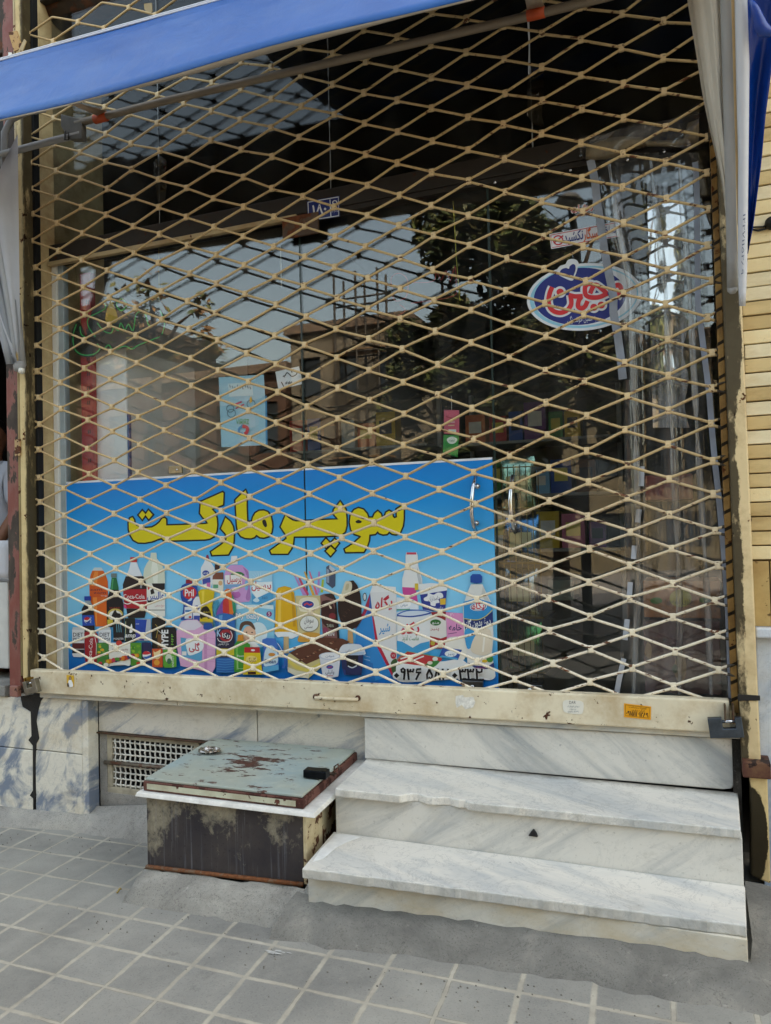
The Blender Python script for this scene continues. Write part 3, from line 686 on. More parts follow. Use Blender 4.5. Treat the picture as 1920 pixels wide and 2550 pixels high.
# handle rod on the bar
p0, p1 = onY(*R7((1362, 66)), -.056), onY(*R7((1545, 72)), -.056)
b = MB(); b.tube([p0 + Vector((0, .012, .006)), p0, p0.lerp(p1, .5) + Vector((0, -.002, -.001)), p1, p1 + Vector((0, .012, .006))], .0075, 8); b.build('bar_handle', BAR, bar)
for q in (p0, p1):
    MB().lathe([(.0, -.004), (.012, -.003), (.012, .004), (.0, .006)], q + Vector((0, .004, .004)), 9, None, 'y').build('weld_blob', painted('weld_rust', '#6b4c34', '#4a2714', .45, 40), bar)
# lock lugs at both ends
LUG = metal('lock_lug', '#6d5f50', .6, '#56341d', .5)
p = onY(*R8((1490, 130)), -.06)
b = MB(); b.box(p.x - .020, p.x - .014, p.y - .03, p.y + .03, p.z - .03, p.z + .03); b.box(p.x + .006, p.x + .012, p.y - .03, p.y + .03, p.z - .03, p.z + .03); b.build('lock_lug', LUG, gate, .002)
p = onY(*R5((128, 960)), -.06)
b = MB(); b.box(p.x - .006, p.x, p.y - .03, p.y + .03, p.z - .03, p.z + .035); b.box(p.x + .010, p.x + .016, p.y - .03, p.y + .03, p.z - .03, p.z + .035); b.build('lock_lug', metal('brass_lug', '#9a7a3c', .5, '#5a3a1c', .6), gate, .002)

# ================================================================== GUIDE POSTS
def soot_right(t):
    x, y, z = t.sep(t.coords())
    x = t.math('ADD', x, t.math('MULTIPLY', z, .0054))
    n = t.math('MULTIPLY', t.math('SUBTRACT', t.noise(t.coords((1, 1, .4)), 15, 9, .78), .5), .075)
    up = t.ramp(t.math('DIVIDE', z, 4.0), [(.0, .3), (.10, .1), (.20, .35), (.30, .1), (.355, 1), (.42, .9), (.5, .3)])   # burnt wider under the canopy pivot and by the weld
    edge = t.ramp(t.math('ADD', t.math('ADD', x, n), t.math('MULTIPLY', up, -.034)), [(-.018, 1), (-.010, 0)])
    patch = t.math('ADD', t.noise(t.coords((.6, 1, 1)), 6.5, 7, .7), t.math('MULTIPLY', x, -2.6))
    edge = t.math('MULTIPLY', edge, t.ramp(t.noise(t.coords((1, 1, .5)), 7, 8, .75), [(.36, .1), (.47, 1)]))
    return t.math('MAXIMUM', t.math('MULTIPLY', edge, .88), t.ramp(patch, [(.58, 0), (.64, .97)]))
def track_slots(t):
    x, y, z = t.sep(t.coords()); f = t.math('FRACT', t.math('MULTIPLY', t.math('ADD', z, t.math('MULTIPLY', x, -.5)), 16.6)); return t.ramp(f, [(.78, 0), (.80, .95)])
RP = thing('guide_post', 'cream guide post with burnt black streaks at the right end of the gate', 'post', (.135, -.02, .62))
PCR = cream('right_post_paint', .66, .60, soot_right, '#d6c094', 20)
MB().hexa([(.118, -.062, .612), (.178, -.062, .612), (.178, -.012, .612), (.118, -.012, .612), (.098, -.062, 4.3), (.158, -.062, 4.3), (.158, -.012, 4.3), (.098, -.012, 4.3)]).build('upper_channel', PCR, RP, .006)
b = MB(); z = .83
b.hexa([(.094, -.005, .79), (.116, -.005, .79), (.116, .055, .79), (.094, .055, .79), (.080, -.005, 4.2), (.098, -.005, 4.2), (.098, .055, 4.2), (.080, .055, 4.2)])
b.build('inner_track', cream('track_paint', .60, .46, track_slots, '#a8844c', 14, '#5b3b1e'), RP, .002)
b = MB(); b.hexa([(.112, -.066, .845), (.182, -.066, .85), (.182, -.0625, .86), (.112, -.0625, .86), (.112, -.066, .868), (.182, -.066, .866), (.182, -.0625, .868), (.112, -.0625, .868)]); b.build('weld_seam', DARK, RP, .001)
ga = MB(); ga.box(.090, .116, -.02, .12, .2, .70); ga.build('sooty_gap', m_concrete('sooty', '#2a2724', '#57534d', '#141211'), RP)
cap = MB().box(.118, .205, -.105, -.0, .596, .650).build('rust_cap', painted('rust_cap_paint', '#4d2a1e', '#2c1a14', .55, 18, .7), RP, .004)
def soot_low(t):
    x, y, z = t.sep(t.coords())
    dx = t.math('MULTIPLY', t.math('ADD', x, -.008), 19.0); dz = t.math('MULTIPLY', t.math('ADD', z, .22), 5.6)
    d = t.math('ADD', t.math('POWER', dx, 2.0), t.math('POWER', dz, 2.0)); d = t.math('ADD', d, t.math('MULTIPLY', t.math('SUBTRACT', t.noise(t.coords(), 14, 6, .7), .5), .9))
    return t.ramp(d, [(.78, .95), (.86, 0)])
q0, q1 = onY(*R8((1578, 362)), -.09), onY(*R8((1650, 372)), -.09); q2, q3 = onY(*R8((1665, 872)), -.09), onY(*R8((1580, 835)), -.09)
MB().prism([q0, q1, q2, q3], (0, .085, 0)).build('lower_channel', cream('lower_post_paint', .64, .56, soot_low, '#d0b885', 22), RP, .006)

def soot_left(t):
    x, y, z = t.sep(t.coords())
    n = t.math('MULTIPLY', t.math('SUBTRACT', t.noise(t.coords((1, 1, .25)), 12, 8, .75), .5), .07)
    e = t.ramp(t.math('ADD', x, n), [(.030, 0), (.042, .9)])
    p = t.ramp(t.noise(t.coords((.6, 1, 1)), 3.2, 7, .7), [(.60, 0), (.70, .8)])
    return t.math('MAXIMUM', e, p)
LP = thing('guide_post', 'red and cream guide post with peeling paint at the left end of the gate', 'post', (-3.15, -.02, .72))
MB().hexa([(-3.151, -.055, .765), (-3.106, -.055, .765), (-3.106, .03, .765), (-3.151, .03, .765), (-3.147, -.055, 4.4), (-3.102, -.055, 4.4), (-3.102, .03, 4.4), (-3.147, .03, 4.4)]).build('inner_channel', cream('left_post_paint', .64, .6, soot_left, '#d2bc8a', 20), LP, .005)
MB().hexa([(-3.251, -.045, .69), (-3.173, -.045, .69), (-3.173, .04, .69), (-3.251, .04, .69), (-3.247, -.045, 4.4), (-3.169, -.045, 4.4), (-3.169, .04, 4.4), (-3.247, .04, 4.4)]).build('outer_channel', painted('red_oxide', '#7b4238', '#4a4038', .52, 7, .6, '#93756a', .55, .3, (1, 1, .4)), LP, .005)
b = MB(); b.tube([(-3.162, -.045, .78), (-3.158, -.045, 4.3)], .0095, 7); b.build('corner_rod', cream('rod_paint', .62, .5, None, '#a79a72', 16), LP)
MB().box(-3.225, -3.17, -.07, -.045, .675, .73).build('foot_plate', painted('foot_plate_paint', '#8c5f55', '#4a3028', .55, 20), LP, .004)
b = MB(); b.box(-3.175, -3.14, -.066, -.056, 1.88, 1.965); b.build('strap_plate', cream('strap_plate_paint', .5, .5, None, '#b59a6c', 25), LP, .002)
b = MB(); b.box(-3.1015, -3.0865, .0, .034, .76, 4.3); b.build('dark_slot', BLACK, LP)

# ================================================================== PADLOCKS
def padlock(name, label, c, wd, ht, dp, ang, m, group, notch=(.32, .68, .52)):
    """armoured block padlock: thick C-shaped body, steel pin across the gap"""
    t = thing(name, label, 'padlock', c)
    ca, sa = math.cos(ang), math.sin(ang)
    def P(u, v, y=0): x, z = (u - .5) * wd, (v - .5) * ht; return Vector(c) + Vector((x * ca - z * sa, y, x * sa + z * ca))
    n0, n1, nv = notch
    MB().prism([P(0, 0, -dp / 2), P(1, 0, -dp / 2), P(1, 1, -dp / 2), P(n1, 1, -dp / 2), P(n1, nv, -dp / 2), P(n0, nv, -dp / 2), P(n0, 1, -dp / 2), P(0, 1, -dp / 2)], (0, dp, 0)).build('body', m, t, .0025, seg=3)
    b = MB(); b.tube([P(n0 - .02, .78), P(n1 + .02, .78)], .0058, 10); b.build('pin', CHROME, t)
    return t
IRON = metal('blued_iron', '#59626d', .45)
p = onY(*R8((1470, 192)), -.085)
padlock('padlock', 'dark blue grey block padlock hanging at the right end of the gate bar', p, .108, .068, .03, rad(6), IRON, 'padlocks', (.42, .80, .46))
p = onY(*R5((138, 972)), -.09)
padlock('padlock', 'silvery steel block padlock at the left end of the gate bar', p, .084, .068, .028, rad(16), metal('dull_steel', '#8d8a80', .35, '#6d6350', .7), 'padlocks', (.26, .66, .48))
# the one lying on the hatch
t = thing('padlock', 'black padlock lying on the front right corner of the metal hatch', 'padlock', onZ(*R7((1375, 410)), LZ + .004))
c0 = Vector(WL[t.name]); d1 = (lf[3] - lf[0]).normalized(); d2 = (lf[2] - lf[3]).normalized()
def Q(u, v, h): return c0 + d1 * u + d2 * v + Vector((0, 0, h))
MB().hexa([Q(-.055, -.022, 0), Q(.04, -.022, 0), Q(.04, .026, 0), Q(-.055, .026, 0), Q(-.055, -.022, .030), Q(.04, -.022, .030), Q(.04, .026, .030), Q(-.055, .026, .030)]).build('body', metal('black_iron', '#24262a', .4), t, .004)
b = MB(); b.tube([Q(-.01, .026, .015), Q(-.008, .043, .018), Q(.016, .045, .02), Q(.02, .026, .018)], .0055, 8); b.build('shackle', STEEL, t)
# crushed foil ashtray on the lid
c0 = onZ(*R7((905, 302)), LZ + .001); rnd = random.Random(5); rows = []
for j in range(7):
    rr = [.004, .018, .030, .036, .039, .042, .046][j]; hh = [.003, .002, .004, .012, .015, .012, .010][j]; rows.append([c0 + Vector((rr * math.cos(a) * 1.15 * (1 + rnd.uniform(-.12, .12)), rr * math.sin(a) * (1 + rnd.uniform(-.12, .12)), hh + rnd.uniform(-.0025, .0035))) for a in [2 * math.pi * i / 26 for i in range(26)]])
for r_ in rows: r_.append(r_[0])
tag(MB().sheet(rows, smooth=False).build('foil_dish', metal('foil', '#b9b3ac', .25), None, solid=.0006), 'crumpled little foil dish lying on the hatch lid', 'foil dish')

# ================================================================== HOOD CANOPY
def fabric(name, hexc, rough=.5, spec=.4, wr=.25, trans=.0, sheen=0):
    t = NT(name); v = t.coords()
    c = C(hexc); b = t.ramp(t.noise(v, 5, 6, .6), [(.3, tuple(x * .88 for x in c[:3]) + (1,)), (.7, c)])
    b = t.mix(t.ramp(t.noise(v, 3, 5, .7), [(.5, 0), (.8, .12)]), b, C('#b8b4ac'))
    if sheen:                                                          # pale sheen mixed into the cloth colour in soft blotches
        e = t.math('ADD', t.math('ADD', t.sep(v)[2], t.math('MULTIPLY', t.sep(v)[1], -1.0)), t.math('MULTIPLY', t.noise(t.coords((.6, 1, 1)), 3, 5), .25)); b = t.mix(t.ramp(t.noise(t.coords((.5, 1, 1.5)), 2.2, 6, .6), [(.45, 0), (.75, sheen)]), b, C('#8fb4e0'))
    h = t.math('ADD', t.math('MULTIPLY', t.noise(v, 7, 5, .6, .8), 1.0), t.math('MULTIPLY', t.noise(v, 600, 2), .04))
    t.bump(h, wr, .02); m = t.set(b, rough, 0, spec)
    if trans:
        tl = t.n('ShaderNodeBsdfTranslucent'); t.l(b, tl.inputs[0]); mxs = t.n('ShaderNodeMixShader'); mxs.inputs[0].default_value = trans
        t.l(t.b.outputs[0], mxs.inputs[1]); t.l(tl.outputs[0], mxs.inputs[2]); t.l(mxs.outputs[0], t.out.inputs[0])
    return m
BLUE = fabric('blue_tarpaulin', '#0a58a8', .36, .5, .22, .12, .18)
BLUE2 = fabric('blue_tarpaulin_gloss', '#0b3a92', .22, .6, .35)
GREYF = fabric('grey_lining', '#cbc5ba', .6, .3, .12)
SLEEVE = fabric('grey_sleeve', '#959595', .6, .3, .3)
TAN = plain('#a98f66', .7, var=.2)
HEMW = fabric('white_hem', '#c9ccd4', .5, .4, .15)
canopy = thing('hood_canopy', 'blue hood canopy folded back above the gate, grey lining and pipe frame', 'canopy', (-1.5, -.3, 2.3))
def yT(x): return 152.7 - .2765 * x
def yB(x): return 297 - .262 * x + 6 * math.sin(x / 150)
rows_f, rows_l, top1, top2 = [], [], [], []
for k in range(61):
    px = -520 + 2400 * k / 60
    T = onY(px, yT(px), -.40); B = onY(px, yB(px), -.66)
    Bx = B.copy(); row = []
    for j in range(9):
        s = j / 8; p = T.lerp(B, s); nrm = Vector((0, -.84, -.54)); p += nrm * (.03 * math.sin(math.pi * s) + .004 * math.sin(px / 61 + 3 * s)); row.append(p)
    d = .012 + .026 * max(0, math.sin((px - 250) / 800 * math.pi)) if 250 < px < 1050 else .012
    row += [B + Vector((0, d * .5, -.004)), B + Vector((0, d, .002))]
    rows_f.append(row[:9]); rows_l.append([row[8] + Vector((0, .001, -.001)), row[9], row[10], B + Vector((0, d + .03, .05)), T.lerp(B, .5) + Vector((0, .02, .01)), T + Vector((0, .014, .0))])
    top1.append(T + Vector((0, -.002, .002))); top2.append(T + Vector((0, .012, .020)))
MB().sheet(rows_f).build('blue_band', BLUE, canopy, solid=.0015)
MB().sheet(rows_l).build('lining_strip', fabric('beige_lining', '#b3a899', .6, .3, .2), canopy, solid=.0012)
b = MB(); b.tube(top1, .0045, 6); b.build('hem_piping', HEMW, canopy)
b = MB(); b.tube(top2, .0045, 6); b.build('hem_piping', HEMW, canopy)
b = MB(); b.sheet([[p + Vector((0, .002, 0)), q + Vector((0, .002, 0))] for p, q in zip(top1, top2)]); b.build('hem_fold', fabric('violet_hem', '#59628f', .5), canopy, solid=.001)
rows = []
for k in range(24):                                                # unseen cloth added on the right half to block sky reflections in the glass
    px = 600 + 1270 * k / 23; T = onY(px, yT(px), -.385); U = Vector((T.x - .75 * (1 - k / 23), -.02, 4.45)); rows.append([T.lerp(U, j / 6) + Vector((0, 0, -.10 * math.sin(math.pi * j / 6))) for j in range(7)])
MB().sheet(rows).build('sky_block_cloth', BLUE2, canopy, solid=.0015)
PIPE = painted('pipe_paint', '#857866', '#55402f', .7, 20, .5, '#6d6052', .55, .15)
ps = [(190, 308), (403, 253.5), (576, 213), (960, 123.9), (1306, 43), (1444, 8.6), (1840, -92)]
b = MB(); b.tube([onY(p[0], p[1], -.15) for p in ps], .0165, 12); b.build('cross_pipe', PIPE, canopy)
b = MB(); b.tube([onY(*R1(p), -.15) for p in ((8, 668), (90, 645), (230, 608), (352, 578))], .0165, 12); b.build('cross_pipe', SLEEVE, canopy)
b = MB(); q = [onY(*R1(p), -.165) for p in ((262, 492), (350, 515), (352, 600), (300, 602), (262, 545))]; b.prism(q, (0, .035, 0)); b.build('pipe_bracket', plain('#5d5a54', .6, var=.3), canopy, .003)
b = MB(); b.tube([onY(*R1(p), -.17) for p in ((282, 566), (280, 604), (297, 604), (296, 572))], .004, 6); b.build('bracket_wire', DARK, canopy)
ORANGE = plain('#b34a22', .6, var=.12)
for cxy, ax in (((433, 508), (415, 460)), ):
    pass
def clip(px0, px1, nm):
    a, c = onY(*px0, -.15), onY(*px1, -.15); b = MB(); b.tube([a, c], .0205, 14); b.build('orange_clip', ORANGE, canopy)
clip(R1((410, 516)), R1((462, 502)), 1); clip(R2((612, 69)), R2((688, 50)), 2)
for pa in ([(310, 452), (345, 448), (462, 480), (420, 500)],):
    B0, B1 = onY(*R1(pa[0]), -.62), onY(*R1(pa[1]), -.62); E0, E1 = onY(*R1(pa[2]), -.168), onY(*R1(pa[3]), -.168)
    MB().sheet([[B0, B1], [B0.lerp(E1, .5), B1.lerp(E0, .5)], [E1, E0]]).build('strap', fabric('strap_cloth', '#a8917c', .7, .2), canopy, solid=.002)
B0, B1 = onY(*R2((596, -40)), -.62), onY(*R2((660, -55)), -.62); E0, E1 = onY(*R2((612, 42)), -.168), onY(*R2((686, 26)), -.168)
MB().sheet([[B0, B1], [B0.lerp(E0, .5), B1.lerp(E1, .5)], [E0, E1]]).build('strap', fabric('strap_cloth_r', '#b5a493', .7, .2), canopy, solid=.002)
# left end: hoops gathered at the pivot
lp = [onY(*q, y) for q, y in ((R1((190, 470)), -.16), (R1((110, 486)), -.15), (R1((50, 515)), -.145), (R1((20, 575)), -.14), (R1((18, 700)), -.135), (R1((28, 900)), -.12), (R1((46, 1090)), -.105), (R3((62, 130)), -.095), (R3((82, 340)), -.085), (R3((95, 470)), -.075))]
b = MB(); b.tube(lp, [.017] * 5 + [.019, .02, .02, .02, .021], 10); b.build('hoop_sleeve', SLEEVE, canopy)
for k, (bx, tx, ty) in enumerate(((78, -40, -520), (64, -70, -380), (50, -120, -300), (38, -190, -230))):
    pts = []
    for j in range(9):
        s = j / 8; px = bx + (tx - bx) * s ** 1.25; py = 462 + (ty - 462) * s; q = R3((px, py)); pts.append(onY(q[0], q[1], -.085 - .015 * k - .22 * s))
    b = MB(); b.tube(pts, [.012 + .004 * (j > 0) for j in range(9)], 8); b.build('hoop_sleeve', fabric('sleeve_%d' % k, ('#8f949c', '#a0a4aa', '#8a9099', '#9ba0a8')[k], .6, .3, .3), canopy)
rows = []
for j in range(10):
    s = j / 9; row = []
    for i in range(9):
        u = i / 8; px = 88 - 20 * u + (-12 - 260 * u) * s; py = 455 - (985 - 560 * u) * s; q = R3((px, py)); row.append(onY(q[0], q[1], -.075 - .05 * u - .2 * s + .012 * math.sin(u * 15)))
    rows.append(row)
MB().sheet(rows).build('side_lining', fabric('pale_lining', '#b4b8c2', .6, .3, .2), canopy, solid=.0015)
b = MB(); q = [onY(*R3(p), -.11) for p in ((32, -30), (44, -30), (78, 448), (70, 452))]; b.prism(q, (0, .003, 0)); b.build('tan_edge', plain('#b39a6a', .6), canopy)
b = MB(); c = onY(*R3((84, 470)), -.09); b.lathe([(.0, -.03), (.026, -.026), (.03, .0), (.022, .02), (.0, .024)], c, 12, None, 'z'); b.build('sewn_end', SLEEVE, canopy)
b = MB(); c = onY(*R3((94, 492)), -.115); b.lathe([(.0, -.012), (.014, -.010), (.016, .006), (.0, .01)], c, 12, None, 'y'); b.build('pivot_cap', plain('#d6d3c8', .4), canopy)
# right end: gathered side curtain
def yr(py): return -.10 - .42 * (722 - py) / 722
def interp(tab, py):
    for (a, x0), (c, x1) in zip(tab, tab[1:]):
        if py <= c: return x0 + (x1 - x0) * (py - a) / (c - a)
    return tab[-1][1]
LE = [(-300, 1665), (0, 1711), (144, 1735), (242, 1750), (323, 1767), (369, 1778), (449, 1796), (520, 1806), (600, 1812), (690, 1818)]
SL = [(-300, 1800), (0, 1808), (300, 1816), (716, 1824)]
rows = []
for j in range(40):
    py = -300 + 990 * j / 39; a, c = interp(LE, py), interp(SL, py); row = []
    for i in range(17):
        u = i / 16; amp = .035 * (1 - (py + 300) / 1000)
        row.append(onY(a + (c - a) * u, py, yr(py) + amp * math.sin(u * 7.5 + .4 + py / 900) + .012 * math.sin(u * 17) * (py < 500) + .05 * (1 - u)))
    rows.append(row)
# a pucker in the cloth
MB().sheet(rows).build('side_lining', GREYF, canopy, solid=.0015, subdiv=1)
pts = [onY(interp(SL, py), py, yr(py) - .02) for py in [-300 + 1016 * j / 14 for j in range(15)]]
b = MB(); b.tube(pts, [.0165] * 14 + [.0175], 12); e = pts[-1]; b.lathe([(.0176, .0), (.016, -.012), (.009, -.02), (.0, -.022)], e, 12); b.build('hoop_sleeve', SLEEVE, canopy)
def strip(name, m, Lt, Rt, y0, y1, dy, bow=0, n=30, nu=6, wav=0, par=canopy):
    rows = []
    for j in range(n + 1):
        py = y0 + (y1 - y0) * j / n; a, c = interp(Lt, py), interp(Rt, py)
        rows.append([onY(a + (c - a) * i / nu, py, yr(py) + dy - bow * math.sin(math.pi * i / nu) + wav * math.sin(i / nu * 9 + py / 70)) for i in range(nu + 1)])
    return MB().sheet(rows).build(name, m, par, solid=.0015)
WL_ = [(-300, 1826), (0, 1829.5), (180, 1833), (400, 1838.6), (672, 1837), (755, 1841)]
WR_ = [(-300, 1858), (0, 1860.5), (160, 1866), (400, 1863.5), (671, 1860.5), (766, 1856)]
strip('hem_band', HEMW, WL_, WR_, -300, 762, -.045, .012)
strip('tan_edge', TAN, [(-300, 1815), (0, 1821), (400, 1832), (560, 1836)], [(-300, 1824), (0, 1830), (400, 1839), (560, 1840)], -300, 560, -.040)
strip('blue_side', BLUE2, [(-300, 1856), (0, 1858), (400, 1862), (632, 1861)], [(-300, 1990), (0, 1945), (183, 1920), (300, 1905), (400, 1896.5), (560, 1876), (634, 1862)], -300, 632, -.02, -.03, 30, 14, .006)
b = MB(); q = [onY(1640 + x / 5.53, y / 5.53, yr(y / 5.53) - .06) for x, y in ((1255, -40), (1330, 120), (1400, 330), (1450, 420), (1540, 440), (1620, 420))]
b.tube(q, [.004, .012, .018, .02, .014, .006], 8); b.build('cloth_fold', BLUE2, canopy)
fx = lambda p: (1640 + p[0] / 5.53, 400 + p[1] / 5.53)
class ArtY(Art):
    def pt(s, p, lay): q = s.f(p); return onY(q[0], q[1], yr(q[1]) - .0635)
a = ArtY(fx, 0); a.text(plain('#56607c', .7), '۱۲۲۷۱۱۵۲۸۹', 1150, 1150, 34, width=840, rot=rad(92)); a.build('phone_lettering', canopy)

# ================================================================== PRINTED SIGN ON THE GLASS
sign = thing('shop_sign', 'blue printed supermarket sign with yellow lettering and pictured groceries on the lower glass', 'sign', (-1.9, .116, .785))
def m_signblue():
    t = NT('sign_sky_print'); x, y, z = t.sep(t.coords())
    n = t.math('ADD', z, t.math('MULTIPLY', t.math('SUBTRACT', t.noise(t.coords(), 1.5, 2), .5), .05))
    f = t.math('DIVIDE', n, .965)
    b = t.ramp(f, [(0, C('#0763b8')), (.07, C('#0d72c4')), (.16, C('#3fa4e0')), (.32, C('#82caee')), (.48, C('#82caf0')), (.62, C('#4fb0e6')), (.82, C('#1890da')), (1, C('#067cd0'))])
    return t.set(b, .38, 0, .4)
SB = m_signblue()
for x0, x1 in ((-3.036, -1.642), (-1.634, -.772)):
    MB().box(x0, x1, .115, .1185, .784, 1.742).build('printed_panel', SB, sign)
    MB().box(x0, x1, .1145, .1186, 1.7425, 1.752).build('white_edge', plain('#dfe3e8', .5), sign)
MB().box(-3.044, -3.0365, .1145, .1186, .784, 1.752).build('white_edge', plain('#dfe3e8', .5), sign)
P_ = lambda h: plain(h, .42, var=.03, vs=3)
INK, YEL, WH = P_('#101216'), P_('#d3c50c'), P_('#e4e6e6')
ST = .00012
cA, cB = cr(310, 1200, 4.3842), cr(660, 1200, 4.3842)
LET = [
 (cA, [(65, 400), (85, 392), (100, 415), (105, 450), (125, 480), (160, 495), (230, 508), (300, 502), (350, 475), (390, 440), (415, 405), (435, 398), (450, 410), (452, 480), (600, 476), (700, 471), (800, 468), (880, 465), (918, 455), (885, 405), (860, 385), (828, 340), (838, 220), (1070, 117), (1078, 124), (1072, 245), (945, 296), (985, 340), (1003, 400), (1008, 470), (1000, 540), (975, 590), (930, 615), (880, 624), (700, 630), (560, 634), (440, 640), (405, 608), (360, 622), (300, 646), (220, 660), (150, 657), (100, 630), (70, 580), (52, 520), (50, 450)]),
 (cA, [(195, 320), (228, 355), (195, 405), (160, 362)]), (cA, [(262, 315), (302, 358), (265, 402), (232, 360)]),
 (cA, [(1105, 395), (1150, 435), (1180, 490), (1190, 560), (1188, 640), (1175, 710), (1130, 788), (960, 795), (950, 765), (1060, 690), (1112, 645), (1122, 600), (1105, 560), (1058, 510)]),
 (cA, [(1320, 97), (1328, 120), (1330, 300), (1335, 430), (1350, 442), (1395, 437), (1405, 390), (1430, 345), (1470, 320), (1520, 317), (1560, 332), (1590, 372), (1605, 430), (1610, 490), (1600, 550), (1570, 590), (1520, 605), (1480, 600), (1440, 572), (1415, 600), (1380, 612), (1320, 608), (1275, 590), (1245, 550), (1232, 480), (1222, 300), (1215, 200), (1290, 125)]),
 (cB, [(225, 372), (260, 402), (300, 426), (340, 436), (500, 428), (700, 417), (805, 413), (785, 385), (750, 345), (755, 305), (785, 270), (820, 220), (850, 265), (875, 300), (885, 400), (885, 480), (870, 540), (830, 575), (780, 582), (600, 589), (430, 591), (310, 593), (300, 680), (280, 730), (245, 780), (75, 780), (62, 752), (160, 682), (240, 622), (232, 575), (175, 490)]),
 (cB, [(665, 625), (705, 667), (670, 715), (628, 670)]), (cB, [(760, 628), (800, 670), (762, 718), (718, 674)]), (cB, [(717, 710), (760, 750), (715, 802), (670, 755)]),
 (cB, [(1020, 290), (1070, 305), (1110, 350), (1125, 395), (1180, 395), (1200, 350), (1230, 324), (1260, 350), (1272, 388), (1308, 388), (1325, 337), (1355, 320), (1385, 337), (1390, 380), (1412, 402), (1445, 388), (1440, 300), (1490, 268), (1510, 300), (1510, 400), (1500, 480), (1470, 550), (1430, 570), (1390, 562), (1355, 538), (1330, 565), (1290, 570), (1250, 557), (1230, 533), (1200, 565), (1135, 573), (1130, 640), (1110, 700), (1075, 760), (885, 763), (875, 737), (960, 682), (1055, 600), (1040, 585), (980, 565), (945, 520), (930, 440), (940, 360), (975, 310)]),
]
let = MB()
for f, pts in LET:
    a = Art(f, .1140, ST); pts = grow(pts, 3); a.poly(INK, grow(pts, 17)); a.mb.f and None; let.v  # outline first
    a.poly(YEL, pts); k = len(let.v)
    for ff, mi in zip(a.mb.f, a.mb.mi): pass
    for m in a.mb.mats: let.mat(m)
    let.v += a.mb.v; let.f += [[k + q for q in ff] for ff in a.mb.f]; let.mi += [let.mat(a.mb.mats[i]) for i in a.mb.mi]; let.sm += [False] * len(a.mb.f)
for f, pts in ((cA, [(1505, 425), (1532, 412), (1550, 440), (1556, 482), (1536, 494), (1512, 465)]), (cB, [(988, 432), (1020, 414), (1056, 432), (1040, 450), (1002, 450)])):
    a = Art(f, .1135, ST); a.poly(INK, pts, True); k = len(let.v); let.v += a.mb.v; let.f += [[k + q for q in ff] for ff in a.mb.f]; let.mi += [let.mat(INK)] * len(a.mb.f); let.sm += [False] * len(a.mb.f)
let.build('lettering', None, sign)

# ---- pictured drinks
a = Art(cr(160, 1380, 5.5533), .1135, ST)
a.poly(P_('#c9d6d8'), [(415, 185), (515, 185), (545, 232), (385, 232)])
a.poly(P_('#d2641f'), [(388, 228), (540, 228), (578, 300), (603, 380), (602, 560), (588, 620), (592, 1000), (432, 1000), (390, 720), (352, 610), (345, 380), (362, 295)])
a.poly(P_('#e58a3c'), [(420, 240), (470, 240), (450, 420), (455, 990), (437, 990), (392, 560), (375, 400)])
a.poly(P_('#c9561c'), [(348, 440), (604, 430), (604, 590), (360, 600)])
a.text(P_('#3a2340'), 'zam', 440, 505, 34, width=170); a.text(P_('#3a2340'), 'zam', 490, 548, 34, width=170); a.text(WH, 'Orange', 550, 582, 16, width=86)
a.rect(P_('#6f7f7f'), 646, 266, 726, 322); a.poly(P_('#1d6a3c'), [(655, 325), (722, 325), (752, 470), (752, 505), (632, 505), (640, 450)]); a.poly(P_('#4d9a64'), [(665, 340), (685, 340), (668, 490), (645, 490)])
a.poly(P_('#15151a'), [(632, 492), (752, 492), (795, 590), (820, 690), (820, 1010), (590, 1010), (584, 660), (606, 580)])
a.ell(P_('#c9b45a'), 706, 840, 108, 90); a.ell(P_('#e0e0d8'), 706, 850, 92, 72); a.poly(INK, [(650, 880), (680, 800), (710, 770), (730, 810), (780, 830), (760, 890), (700, 900)], True); a.text(P_('#a33a22'), 'SHAMS', 700, 755, 26, width=150); a.rect(P_('#c8b53a'), 596, 905, 700, 975)
a.rect(P_('#c23a35'), 912, 42, 1006, 112); a.poly(P_('#dde4ea'), [(918, 112), (1004, 112), (1030, 190), (1082, 305), (858, 305), (900, 190)])
a.poly(P_('#231c1e'), [(850, 305), (1100, 305), (1138, 420), (1140, 490), (812, 490), (810, 420)]); a.poly(P_('#8d949a'), [(1050, 350), (1072, 370), (1074, 470), (1050, 470)])
a.poly(P_('#a51f2b'), [(812, 488), (1140, 482), (1142, 760), (830, 745)]); a.text(WH, 'Coca-Cola', 970, 615, 62, width=290, skew=-.15, bold=.008); a.line(WH, [(820, 670), (880, 690), (960, 660), (1140, 640)], 12, True)
a.poly(P_('#1d181a'), [(858, 752), (1138, 762), (1110, 880), (880, 880)]); a.poly(P_('#d34a8c'), [(820, 700), (850, 700), (868, 760), (830, 742)])
a.poly(P_('#cfd6c4'), [(1196, -20), (1275, -20), (1280, 60), (1345, 130), (1390, 240), (1396, 410), (1140, 410), (1092, 300), (1105, 200), (1140, 130), (1190, 60)])
a.poly(P_('#e2e7da'), [(1220, 90), (1270, 90), (1300, 200), (1290, 400), (1240, 400), (1200, 230)])
a.poly(P_('#e0e1da'), [(1140, 405), (1390, 400), (1396, 860), (1260, 880), (1144, 800)]); a.poly(P_('#1c1a1e'), [(1210, 405), (1390, 402), (1390, 480), (1330, 520), (1240, 470)]); a.poly(P_('#c03a2c'), [(1150, 440), (1210, 440), (1160, 500)])
a.poly(P_('#26221f'), [(1190, 500), (1230, 470), (1250, 540), (1200, 560)]); a.text(P_('#2b4aa5'), 'عالیس', 1265, 625, 105, width=235, bold=.02); a.rect(INK, 1150, 640, 1260, 668); a.text(P_('#b04a6a'), 'دوغ سنتی', 1318, 720, 28, width=130); a.rect(P_('#37423d'), 1145, 768, 1394, 777)
a.n = 40
